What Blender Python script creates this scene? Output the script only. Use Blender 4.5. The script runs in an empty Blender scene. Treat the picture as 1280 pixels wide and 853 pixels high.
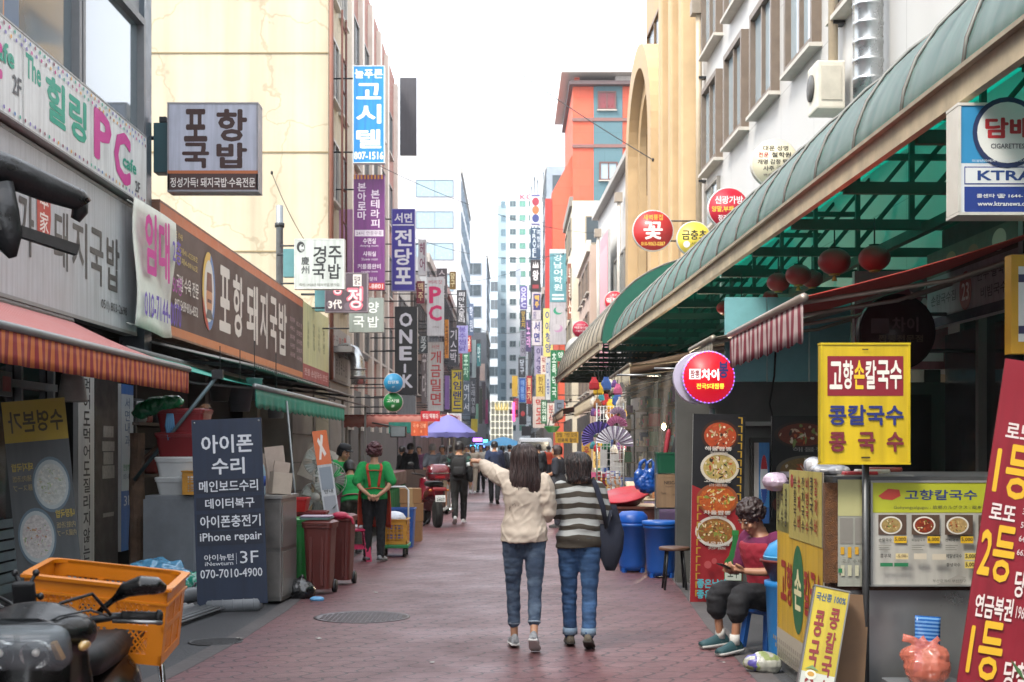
import bpy, bmesh, math, random
from mathutils import Vector, Matrix, Euler, noise
random.seed(7)
R = math.radians
PI = math.pi
sc = bpy.context.scene
COL = sc.collection
F = 1700.0      # focal length in pixels of the 1280 px wide photograph
EYE = 1.6
HORIZ = 558.0

# ------------------------------------------------------------------ camera, sky, sun, exposure
cam = bpy.data.cameras.new('camera')
cam.sensor_width = 36.0
cam.lens = F / 1280 * 36
cam.shift_y = (HORIZ - 426.5) / 1280
cam.clip_start = 0.1
cam.clip_end = 2000
cam.dof.use_dof = True
cam.dof.focus_distance = 11.0
cam.dof.aperture_fstop = 6.0
camo = bpy.data.objects.new('camera', cam)
COL.objects.link(camo)
camo.location = (0, 0, EYE)
camo.rotation_euler = (R(90), 0, 0)
sc.camera = camo

SUN_EL, SUN_AZ = 50, 222          # azimuth of the sun, clockwise from +Y (the street's direction)
w = bpy.data.worlds.new('World')
sc.world = w
w.use_nodes = True
nt = w.node_tree
bg = nt.nodes['Background']
sky = nt.nodes.new('ShaderNodeTexSky')
sky.sky_type = 'NISHITA'
sky.sun_disc = False
sky.sun_elevation = R(SUN_EL)
sky.sun_rotation = R(SUN_AZ)
sky.dust_density = 5.0
sky.air_density = 1.0
sky.ozone_density = 1.0
# thin bright overcast: the sky's colour washed towards a white cloud layer
wm = nt.nodes.new('ShaderNodeMixRGB')
wm.inputs[0].default_value = 0.72
wm.inputs[2].default_value = (7.6, 7.9, 8.3, 1)
nt.links.new(sky.outputs[0], wm.inputs[1])
nt.links.new(wm.outputs[0], bg.inputs['Color'])
bg.inputs['Strength'].default_value = 0.15

sl = bpy.data.lights.new('sun', 'SUN')
sl.energy = 1.5
sl.angle = R(14)
sl.color = (1.0, 0.93, 0.82)
so = bpy.data.objects.new('sun', sl)
COL.objects.link(so)
so.location = (0, 0, 60)
a_, e_ = R(SUN_AZ), R(SUN_EL)
sdir = Vector((math.sin(a_) * math.cos(e_), math.cos(a_) * math.cos(e_), math.sin(e_)))
so.rotation_euler = (-sdir).to_track_quat('-Z', 'Y').to_euler()

sc.view_settings.view_transform = 'Standard'
sc.view_settings.look = 'None'
sc.view_settings.exposure = 1.5
sc.view_settings.gamma = 1
sc.view_settings.use_curve_mapping = False
sc.render.engine = 'CYCLES'
sc.cycles.use_denoising = True
sc.cycles.max_bounces = 7
sc.cycles.diffuse_bounces = 4
sc.cycles.transparent_max_bounces = 12
sc.cycles.volume_bounces = 0
sc.cycles.sample_clamp_indirect = 6

# ------------------------------------------------------------------ helpers
def P(px, py, Y):
 return Vector(((px - 640) / F * Y, Y, EYE + (HORIZ - py) / F * Y))

def lin(h):
 if not isinstance(h, str):
  return tuple(h)
 h = h.lstrip('#')
 o = []
 for i in (0, 2, 4):
  c = int(h[i:i + 2], 16) / 255
  o.append(c / 12.92 if c <= .04045 else ((c + .055) / 1.055) ** 2.4)
 return tuple(o)

_mats = {}

def M(col, rough=.55, metal=0., var=.14, scale=5., bump=0., emit=0., alpha=1., trans=0., coat=0., ecol=None, bscale=None):
 key = (col, rough, metal, var, scale, bump, emit, alpha, trans, coat, ecol, bscale)
 if key in _mats:
  return _mats[key]
 m = bpy.data.materials.new('mat_%03d' % len(_mats))
 _mats[key] = m
 m.use_nodes = True
 n, l = m.node_tree.nodes, m.node_tree.links
 b = n['Principled BSDF']
 c = lin(col)
 tc = n.new('ShaderNodeTexCoord')
 no = n.new('ShaderNodeTexNoise')
 no.inputs['Scale'].default_value = scale
 no.inputs['Detail'].default_value = 6
 no.inputs['Roughness'].default_value = .62
 l.new(tc.outputs['Object'], no.inputs['Vector'])
 mr = n.new('ShaderNodeMapRange')
 mr.inputs[1].default_value = .3
 mr.inputs[2].default_value = .7
 mr.inputs[3].default_value = 1 - var
 mr.inputs[4].default_value = 1 + var * .6
 l.new(no.outputs[0], mr.inputs[0])
 mx = n.new('ShaderNodeVectorMath')
 mx.operation = 'SCALE'
 mx.inputs[0].default_value = c
 l.new(mr.outputs[0], mx.inputs['Scale'])
 l.new(mx.outputs[0], b.inputs['Base Color'])
 rr = n.new('ShaderNodeMapRange')
 rr.inputs[1].default_value = .3
 rr.inputs[2].default_value = .7
 rr.inputs[3].default_value = max(.02, rough - .1)
 rr.inputs[4].default_value = min(1, rough + .12)
 l.new(no.outputs[0], rr.inputs[0])
 l.new(rr.outputs[0], b.inputs['Roughness'])
 b.inputs['Metallic'].default_value = metal
 if coat:
  b.inputs['Coat Weight'].default_value = coat
  b.inputs['Coat Roughness'].default_value = .08
 if bump:
  n2 = n.new('ShaderNodeTexNoise')
  n2.inputs['Scale'].default_value = bscale or scale * 6
  n2.inputs['Detail'].default_value = 4
  l.new(tc.outputs['Object'], n2.inputs['Vector'])
  bp = n.new('ShaderNodeBump')
  bp.inputs['Strength'].default_value = bump
  bp.inputs['Distance'].default_value = .02
  l.new(n2.outputs[0], bp.inputs['Height'])
  l.new(bp.outputs[0], b.inputs['Normal'])
 if emit:
  b.inputs['Emission Color'].default_value = (*lin(ecol or col), 1)
  b.inputs['Emission Strength'].default_value = emit
 if trans:
  b.inputs['Transmission Weight'].default_value = trans
 if alpha < 1:
  b.inputs['Alpha'].default_value = alpha
 return m

def N(m, typ, **kw):
 n = m.node_tree.nodes.new(typ)
 for k, v in kw.items():
  setattr(n, k, v)
 return n

def frames(pts):
 """parallel-transport frames along a polyline"""
 pts = [Vector(p) for p in pts]
 T = []
 for i in range(len(pts)):
  a = pts[max(0, i - 1)]
  b = pts[min(len(pts) - 1, i + 1)]
  t = (b - a)
  T.append(t.normalized() if t.length > 1e-9 else Vector((0, 0, 1)))
 ref = Vector((0, 0, 1)) if abs(T[0].z) < .9 else Vector((0, 1, 0))
 u = ref.cross(T[0]).normalized()
 out = []
 for i, t in enumerate(T):
  u = (u - t * u.dot(t))
  u = u.normalized() if u.length > 1e-6 else t.orthogonal().normalized()
  out.append((pts[i], u, t.cross(u).normalized(), t))
 return out

_text = {}

def text_geo(body, bold):
 key = (body, bold)
 if key not in _text:
  c = bpy.data.curves.new('t', 'FONT')
  c.body = body
  c.resolution_u = 2
  o = bpy.data.objects.new('t', c)
  me = bpy.data.meshes.new_from_object(o)
  vs = [(v.co.x, v.co.y, 0) for v in me.vertices]
  fs = [tuple(p.vertices) for p in me.polygons]
  bpy.data.objects.remove(o)
  bpy.data.curves.remove(c)
  bpy.data.meshes.remove(me)
  if bold > .005:      # a heavier stroke: the glyph printed several times a hair apart
   s = bold * .55
   A, B = list(vs), list(fs)
   ring = ((s, 0), (-s, 0), (0, s), (0, -s), (s * .7, s * .7), (-s * .7, s * .7), (s * .7, -s * .7), (-s * .7, -s * .7))
   for k, (dx, dz) in enumerate(ring):
    o_ = len(A)
    A += [(x + dx, z + dz, (k + 1) * .00004) for x, z, _ in vs]
    B += [tuple(i + o_ for i in f) for f in fs]
   vs, fs = A, B
  _text[key] = (vs, fs)
 return _text[key]

class MB:
 def __init__(self):
  self.v, self.f, self.m, self.s, self.mats = [], [], [], [], []

 def mi(self, mat):
  if mat not in self.mats:
   self.mats.append(mat)
  return self.mats.index(mat)

 def add(self, vs, fs, mat, smooth=False, mx=None):
  o = len(self.v)
  if mx is not None:
   vs = [mx @ Vector(v) for v in vs]
  self.v += [tuple(v) for v in vs]
  k = self.mi(mat)
  for f in fs:
   self.f.append(tuple(i + o for i in f))
   self.m.append(k)
   self.s.append(smooth)
  return self

 def box(self, c, s, mat, rot=None, bev=0.):
  x, y, z = s[0] / 2, s[1] / 2, s[2] / 2
  mx = Matrix.Translation(Vector(c))
  if rot is not None:
   mx = mx @ (rot if isinstance(rot, Matrix) else Euler(rot).to_matrix().to_4x4())
  if not bev:
   vs = [(a * x, b * y, d * z) for d in (-1, 1) for b in (-1, 1) for a in (-1, 1)]
   fs = [(0, 2, 3, 1), (4, 5, 7, 6), (0, 1, 5, 4), (2, 6, 7, 3), (0, 4, 6, 2), (1, 3, 7, 5)]
   return self.add(vs, fs, mat, False, mx)
  bm = bmesh.new()
  bmesh.ops.create_cube(bm, size=1)
  for v in bm.verts:
   v.co = (v.co.x * s[0], v.co.y * s[1], v.co.z * s[2])
  bmesh.ops.bevel(bm, geom=bm.edges[:], offset=min(bev, .49 * min(s)), segments=2, affect='EDGES', profile=.6)
  bm.verts.index_update()
  self.add([v.co.copy() for v in bm.verts], [tuple(v.index for v in f.verts) for f in bm.faces], mat, False, mx)
  bm.free()
  return self

 def ring(self, rings, mat, smooth=True, caps=(True, True), mx=None, close=True):
  n = len(rings[0])
  vs = [p for r in rings for p in r]
  fs = []
  for i in range(len(rings) - 1):
   for j in range(n if close else n - 1):
    a, b = i * n + j, i * n + (j + 1) % n
    fs.append((a, b, b + n, a + n))
  if close and caps[0]:
   fs.append(tuple(range(n - 1, -1, -1)))
  if close and caps[1]:
   fs.append(tuple(range((len(rings) - 1) * n, len(rings) * n)))
  return self.add(vs, fs, mat, smooth, mx)

 def tube(self, pts, r, mat, n=8, smooth=True, mx=None, flat=1.):
  fr = frames(pts)
  if not isinstance(r, (list, tuple)):
   r = [r] * len(fr)
  rings = [[p + u * (math.cos(2 * PI * k / n) * q) + v * (math.sin(2 * PI * k / n) * q * flat) for k in range(n)] for (p, u, v, t), q in zip(fr, r)]
  return self.ring(rings, mat, smooth, mx=mx)

 def bar(self, a, b, w, h, mat):
  """rectangular bar from a to b"""
  fr = frames([a, b])
  rings = [[p + u * (sx * w / 2) + v * (sz * h / 2) for sx, sz in ((-1, -1), (1, -1), (1, 1), (-1, 1))] for p, u, v, t in fr]
  return self.ring(rings, mat, False)

 def lathe(self, prof, mat, n=24, c=(0, 0, 0), mx=None, smooth=True, caps=(True, True)):
  rings = [[Vector((c[0] + r * math.cos(2 * PI * k / n), c[1] + r * math.sin(2 * PI * k / n), c[2] + z)) for k in range(n)] for r, z in prof]
  return self.ring(rings, mat, smooth, caps, mx)

 def rbox(self, prof, mat, rad=.1, k=4, c=(0, 0, 0), mx=None, smooth=False, caps=(True, True)):
  """stack of rounded rectangles: prof = [(half x, half y, z)]"""
  rings = []
  for hx, hy, z in prof:
   rr = min(rad, hx * .98, hy * .98)
   pts = []
   for qx, qy, a0 in ((1, 1, 0), (-1, 1, 90), (-1, -1, 180), (1, -1, 270)):
    for i in range(k + 1):
     a = R(a0 + 90 * i / k)
     pts.append(Vector((c[0] + qx * (hx - rr) + rr * math.cos(a), c[1] + qy * (hy - rr) + rr * math.sin(a), c[2] + z)))
   rings.append(pts)
  return self.ring(rings, mat, smooth, caps, mx)

 def prism(self, poly, y0, y1, mat, mx=None):
  """polygon in x,z (counter-clockwise seen from -Y) extruded in y"""
  n = len(poly)
  vs = [(x, y0, z) for x, z in poly] + [(x, y1, z) for x, z in poly]
  fs = [tuple(range(n)), tuple(range(2 * n - 1, n - 1, -1))]
  fs += [(i, i + n, (i + 1) % n + n, (i + 1) % n) for i in range(n)]
  return self.add(vs, fs, mat, False, mx)

 def poly(self, pts, mat, mx=None):
  return self.add(pts, [tuple(range(len(pts)))], mat, False, mx)

 def rect(self, x0, z0, x1, z1, y, mat, mx=None):
  return self.add([(x0, y, z0), (x1, y, z0), (x1, y, z1), (x0, y, z1)], [(0, 1, 2, 3)], mat, False, mx)

 def ellipse(self, cx, cz, rx, rz, y, mat, n=28, mx=None):
  return self.poly([(cx + rx * math.cos(2 * PI * k / n), y, cz + rz * math.sin(2 * PI * k / n)) for k in range(n)], mat, mx)

 def ell(self, c, r, mat, n=14, mx=None, rot=None):
  rings = []
  rm = Euler(rot).to_matrix() if rot else None
  for i in range(n // 2 + 1):
   a = -PI / 2 + PI * i / (n // 2)
   q = max(math.cos(a), .02)
   row = []
   for k in range(n):
    p = Vector((r[0] * q * math.cos(2 * PI * k / n), r[1] * q * math.sin(2 * PI * k / n), r[2] * math.sin(a)))
    if rm:
     p = rm @ p
    row.append(p + Vector(c))
   rings.append(row)
  return self.ring(rings, mat, True, mx=mx)

 def sheet(self, fn, nu, nv, mat, smooth=True, mx=None):
  vs = [fn(i / nu, j / nv) for j in range(nv + 1) for i in range(nu + 1)]
  fs = [(j * (nu + 1) + i, j * (nu + 1) + i + 1, (j + 1) * (nu + 1) + i + 1, (j + 1) * (nu + 1) + i) for j in range(nv) for i in range(nu)]
  return self.add(vs, fs, mat, smooth, mx)

 def slab(self, fn, th, nu, nv, mat, smooth=True):
  """a sheet with thickness th along its normal"""
  def nrm(u, v):
   e = .01
   a = Vector(fn(min(1, u + e), v)) - Vector(fn(max(0, u - e), v))
   b = Vector(fn(u, min(1, v + e))) - Vector(fn(u, max(0, v - e)))
   return a.cross(b).normalized()
  A = [Vector(fn(i / nu, j / nv)) for j in range(nv + 1) for i in range(nu + 1)]
  B = [p - nrm((k % (nu + 1)) / nu, (k // (nu + 1)) / nv) * th for k, p in enumerate(A)]
  n = len(A)
  W_ = nu + 1
  fs = [(j * W_ + i, j * W_ + i + 1, (j + 1) * W_ + i + 1, (j + 1) * W_ + i) for j in range(nv) for i in range(nu)]
  fs = fs + [tuple(n + q for q in reversed(f)) for f in fs]
  edge = [i for i in range(nu)] + [j * W_ + nu for j in range(nv)] + [nv * W_ + i for i in range(nu, 0, -1)] + [j * W_ for j in range(nv, 0, -1)]
  for k in range(len(edge)):
   a, b = edge[k], edge[(k + 1) % len(edge)]
   fs.append((b, a, a + n, b + n))
  return self.add(A + B, fs, mat, smooth)

 def text(self, body, x0, z0, x1, z1, y, mat, bold=.0, mx=None, flip=False):
  vs, fs = text_geo(body, bold)
  if not vs:
   return self
  ax, bx = min(v[0] for v in vs), max(v[0] for v in vs)
  az, bz = min(v[1] for v in vs), max(v[1] for v in vs)
  kx = (x1 - x0) / max(1e-6, bx - ax)
  kz = (z1 - z0) / max(1e-6, bz - az)
  if flip:
   return self.add([(x1 - (a - ax) * kx, y - q, z0 + (b - az) * kz) for a, b, q in vs], [tuple(reversed(f)) for f in fs], mat, False, mx)
  return self.add([(x0 + (a - ax) * kx, y - q, z0 + (b - az) * kz) for a, b, q in vs], fs, mat, False, mx)

 def vtext(self, body, x0, z0, x1, z1, y, mat, bold=.02, gap=.12, mx=None):
  chars = [c for c in body]
  h = (z1 - z0) / len(chars)
  for i, ch in enumerate(chars):
   if ch == ' ':
    continue
   t = z1 - i * h
   if ch in '-1Iㅣ':
    q = (x1 - x0) * .4
    self.text(ch, x0 + q, t - h * (1 - gap), x1 - q, t, y, mat, bold, mx)
   else:
    self.text(ch, x0, t - h * (1 - gap), x1, t, y, mat, bold, mx)
  return self

 def mesh(self, name):
  me = bpy.data.meshes.new(name)
  me.from_pydata(self.v, [], self.f)
  for m in self.mats:
   me.materials.append(m)
  me.polygons.foreach_set('material_index', self.m)
  me.polygons.foreach_set('use_smooth', self.s)
  me.update()
  return me

 def build(self, name, parent=None, loc=None, rot=None):
  o = bpy.data.objects.new(name, self.mesh(name))
  COL.objects.link(o)
  if parent:
   o.parent = parent
  if loc is not None:
   o.location = loc
  if rot is not None:
   o.rotation_euler = rot
  return o

def tag(o, label, cat, group=None):
 o['label'] = label
 o['category'] = cat
 if group:
  o['group'] = group
 return o

def thing(name, label, cat, loc=(0, 0, 0), rotz=0., group=None, rot=None):
 o = bpy.data.objects.new(name, None)
 COL.objects.link(o)
 o.empty_display_size = .1
 o.location = loc
 o.rotation_euler = rot or (0, 0, rotz)
 return tag(o, label, cat, group)

def struct(o, kind='structure'):
 o['kind'] = kind
 return o

_kids = {}

def dup(root, loc=None, rotz=None, label=None, group=None, scale=None):
 def cp(o, par):
  c = o.copy()
  COL.objects.link(c)
  if par:
   c.parent = par
  for ch in o.children:
   cp(ch, c)
  return c
 r = cp(root, None)
 if loc is not None:
  r.location = loc
 if rotz is not None:
  r.rotation_euler.z = rotz
 if scale is not None:
  r.scale = scale
 if label:
  r['label'] = label
 if group:
  r['group'] = group
 return r

STEEL = M('#8d8f90', .35, .9, .1)
DSTEEL = M('#3a3c3e', .45, .7, .15)
BLACK = M('#121214', .5)
WHITE = M('#d9d9d6', .5, var=.08)

def streaked(col):
 """board face with rain streaks and grime running down it"""
 key = 'streak' + col
 if key in _mats:
  return _mats[key]
 m = M(col, .45, var=.12, scale=2.2).copy()
 _mats[key] = m
 n, l = m.node_tree.nodes, m.node_tree.links
 b = n['Principled BSDF']
 src = b.inputs['Base Color'].links[0].from_socket
 tc, mp, no, mr, v = n.new('ShaderNodeTexCoord'), n.new('ShaderNodeMapping'), n.new('ShaderNodeTexNoise'), n.new('ShaderNodeMapRange'), n.new('ShaderNodeVectorMath')
 mp.inputs['Scale'].default_value = (14, 14, .8)
 l.new(tc.outputs['Object'], mp.inputs[0])
 l.new(mp.outputs[0], no.inputs['Vector'])
 no.inputs['Scale'].default_value = 1
 no.inputs['Detail'].default_value = 6
 mr.inputs[1].default_value, mr.inputs[2].default_value, mr.inputs[3].default_value, mr.inputs[4].default_value = .42, .8, 1, .68
 l.new(no.outputs[0], mr.inputs[0])
 v.operation = 'SCALE'
 l.new(src, v.inputs[0])
 l.new(mr.outputs[0], v.inputs['Scale'])
 l.new(v.outputs[0], b.inputs['Base Color'])
 return m

def items_mb(mb, items, w, h, y0):
 """print on a board: fractions of its width and height from the lower left corner"""
 X = lambda f: (f - .5) * w
 Z = lambda f: f * h
 y = y0
 for it in items:
  y -= .0008
  k = it[0]
  if k == 't':
   _, s, a, b, c, d, col = it[:7]
   mb.text(s, X(a), Z(b), X(c), Z(d), y, col if not isinstance(col, str) else M(col, .5, var=.06), it[7] if len(it) > 7 else .02)
  elif k == 'f':
   _, s, a, b, c, d, col = it[:7]
   mb.text(s, X(a), Z(b), X(c), Z(d), y, M(col, .5, var=.06), it[7] if len(it) > 7 else .02, flip=True)
  elif k == 'v':
   _, s, a, b, c, d, col = it[:7]
   mb.vtext(s, X(a), Z(b), X(c), Z(d), y, col if not isinstance(col, str) else M(col, .5, var=.06), it[7] if len(it) > 7 else .03)
  elif k == 'dots':
   for cx, cz, rx, rz, col in it[1]:
    mb.ellipse(X(cx), Z(cz), rx * w, rz * h, y, M(col, .5, var=.06), 10)
  elif k == 'r':
   _, a, b, c, d, col = it
   mb.rect(X(a), Z(b), X(c), Z(d), y, M(col, .5, var=.06) if isinstance(col, str) else col)
  elif k == 'e':
   _, cx, cz, rx, rz, col = it
   mb.ellipse(X(cx), Z(cz), rx * w, rz * h, y, M(col, .5, var=.06) if isinstance(col, str) else col)
  elif k == 'p':
   _, pts, col = it
   mb.poly([(X(a), y, Z(b)) for a, b in pts], M(col, .5, var=.06) if isinstance(col, str) else col)
  elif k == 'bowl':   # a printed dish photograph: rim, broth, many scraps
   _, cx, cz, rx, rz, rim, broth, bits = it[:8]
   rnd = random.Random(hash((round(cx * 100), round(cz * 100), broth)) & 0xffff)
   rnd = random.Random(int(cx * 1000) * 7 + int(cz * 1000))
   mb.ellipse(X(cx), Z(cz), rx * w, rz * h, y, M(rim, .4))
   y -= .0012
   mb.ellipse(X(cx), Z(cz), rx * w * .86, rz * h * .84, y, M(broth, .4, var=.35, scale=40))
   for q in range(it[8] if len(it) > 8 else 34):
    y -= .00004
    a, rr = rnd.uniform(0, 2 * PI), rnd.uniform(0, .72) ** .7
    px, pz = X(cx) + math.cos(a) * rr * rx * w, Z(cz) + math.sin(a) * rr * rz * h * .9
    s1, s2, ro = rnd.uniform(.03, .16) * rx * w, rnd.uniform(.02, .07) * rx * w, rnd.uniform(0, PI)
    pts = []
    for t in range(6):
     b = 2 * PI * t / 6
     jx, jz = s1 * math.cos(b) * rnd.uniform(.7, 1.2), s2 * math.sin(b) * rnd.uniform(.7, 1.2)
     pts.append((px + jx * math.cos(ro) - jz * math.sin(ro), y, pz + jx * math.sin(ro) + jz * math.cos(ro)))
    mb.poly(pts, M(rnd.choice(bits), .5, var=.25, scale=30))
   y -= .001
 return y

def sign(name, label, loc, w, h, d, face, items, yaw=0., frame=None, cat='sign', group=None, rot=None, bars=None, feet=None, lit=0., side=None, inner=None):
 """a board standing on / hung at loc (bottom centre). face: colour; frame: (colour, width)"""
 t = thing(name, label, cat, loc, yaw, group, rot)
 mb = MB()
 fm = face if not isinstance(face, str) else streaked(face)
 sm = side or M('#b9bab9', .5, .1)
 fw = frame[1] if frame else 0
 mb.box((0, .002, h / 2), (w, d - .004, h), sm)
 mb.rect(-w / 2, 0, w / 2, h, -d / 2, fm)
 mb.build('panel', t)
 if frame:
  fb = MB()
  fm2 = M(frame[0], .4, .3)
  e = .006
  for c, s in (((0, 0, fw / 2 - .004), (w + .012, d + e * 2, fw)), ((0, 0, h - fw / 2 + .004), (w + .012, d + e * 2, fw)),
     ((-w / 2 + fw / 2 - .004, 0, h / 2), (fw, d + e * 2 - .002, h - 2 * fw)), ((w / 2 - fw / 2 + .004, 0, h / 2), (fw, d + e * 2 - .002, h - 2 * fw))):
   fb.box(c, s, fm2)
  fb.build('frame', t)
 if items:
  lb = MB()
  items_mb(lb, items, w, h, -d / 2 - .001)
  lb.build('lettering', t)
 if bars:
  for (a, b) in bars:
   MB().tube([a, b], .022, DSTEEL, 6).build('bracket', t)
 return t

def psign(name, label, x0, y0, x1, y1, Y, face, items, d=.12, bar=0, **kw):
 """a board facing down the street that covers this rectangle of the photograph at distance Y"""
 a, b = P(x0, y1, Y), P(x1, y0, Y)
 w, h = b.x - a.x, b.z - a.z
 if bar:
  s = 1 if bar > 0 else -1
  kw['bars'] = [((s * (w / 2 - .02), .0, h * q), (s * (w / 2 + abs(bar)), .0, h * q)) for q in (.12, .88)]
 return sign(name, label, ((a.x + b.x) / 2, Y, a.z), w, h, d, face, items, **kw)

def rsign(name, label, cx, cy, r, Y, face, items, d=.14, rim='#c9c9c6', bar=1.0, zoff=0, group=None, lit=0, px_r=True):
 c = P(cx, cy, Y)
 q = r / F * Y
 t = thing(name, label, 'sign', (c.x, Y, c.z - q), 0, group)
 rx = Matrix.Translation((0, 0, q)) @ Matrix.Rotation(R(90), 4, 'X')
 mb = MB()
 mb.lathe([(q, -d / 2), (q, d / 2)], M(rim, .4), 36, mx=rx)
 mb.lathe([(q * .985, d / 2), (q * .985, d / 2 + .004)], M(face, .4, emit=lit, scale=2), 36, mx=rx)
 mb.build('panel', t)
 MB().ring([[Vector((math.cos(2 * PI * k / 36) * q * a, y, q + math.sin(2 * PI * k / 36) * q * a)) for k in range(36)] for a, y in
   ((1.0, -d / 2 - .001), (1.03, -d / 2 - .001), (1.03, d / 2), (1.0, d / 2))], M(rim, .35, .4), True, (False, False)).build('rim', t)
 lb = MB()
 items_mb(lb, items, 2 * q, 2 * q, -d / 2 - .0055)
 lb.build('lettering', t)
 if bar:
  s = 1 if bar > 0 else -1
  bb = MB()
  for dz in (.5, 1.5):
   bb.tube([(s * q * .85, 0, q * dz), (s * (q + abs(bar)), 0, q * dz)], .02, DSTEEL, 6)
  bb.build('bracket', t)
 return t

def wb(mb, name, parent):
 """mesh given in world coordinates, parented to a thing whose ancestors are only moved"""
 off = Vector((0, 0, 0))
 p = parent
 while p is not None:
  off += p.location
  p = p.parent
 mb.v = [(a - off.x, b - off.y, c - off.z) for a, b, c in mb.v]
 return mb.build(name, parent)

def fmap(face, pos):
 if face == 'E':
  return lambda u, v, o: (pos + o, u, v)
 if face == 'W':
  return lambda u, v, o: (pos - o, u, v)
 return lambda u, v, o: (u, pos - o, v)

def fbox(mb, fm, u0, u1, v0, v1, o0, o1, mat):
 c = [fm(u, v, o) for o in (o0, o1) for v in (v0, v1) for u in (u0, u1)]
 lo = [min(p[i] for p in c) for i in range(3)]
 hi = [max(p[i] for p in c) for i in range(3)]
 return mb.box([(a + b) / 2 for a, b in zip(lo, hi)], [b - a for a, b in zip(lo, hi)], mat)

def glass_mat(tint='#20282c', rough=.06, var=.2):
 return M(tint, rough, 0, var, .35, coat=.6)

GLASS = glass_mat()
GLASS_SKY_TINT = glass_mat('#98abb4')  # pale tint puts the sky's reflection into the pane colour
GLASS_DIM = M('#39454b', .2, 0, .3, .5)

def window(parent, face, pos, u0, u1, v0, v1, fcol='#5d5753', gm=None, mull=1, trans=0, fw=.06, out=.06, sill=True, name='window'):
 fm = fmap(face, pos)
 f = MB()
 fmt = M(fcol, .45, .3)
 if u0 > u1:
  u0, u1 = u1, u0
 fbox(f, fm, u0, u1, v0, v0 + fw, 0, out, fmt)
 fbox(f, fm, u0, u1, v1 - fw, v1, 0, out, fmt)
 fbox(f, fm, u0, u0 + fw, v0 + fw, v1 - fw, 0, out, fmt)
 fbox(f, fm, u1 - fw, u1, v0 + fw, v1 - fw, 0, out, fmt)
 for i in range(1, mull + 1):
  c = u0 + (u1 - u0) * i / (mull + 1)
  fbox(f, fm, c - fw * .4, c + fw * .4, v0 + fw, v1 - fw, 0, out * .8, fmt)
 for i in range(1, trans + 1):
  c = v0 + (v1 - v0) * i / (trans + 1)
  fbox(f, fm, u0 + fw, u1 - fw, c - fw * .4, c + fw * .4, 0, out * .7, fmt)
 w_ = wb(f, name, parent)
 p = MB()
 fbox(p, fm, u0 + fw * .5, u1 - fw * .5, v0 + fw * .5, v1 - fw * .5, .004, out * .35, gm or GLASS)
 wb(p, 'pane', w_)
 if sill:
  s = MB()
  fbox(s, fm, u0 - .05, u1 + .05, v0 - .07, v0 - .002, 0, out + .06, M('#b9b5ac', .6))
  wb(s, 'sill', w_)
 return w_

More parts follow.
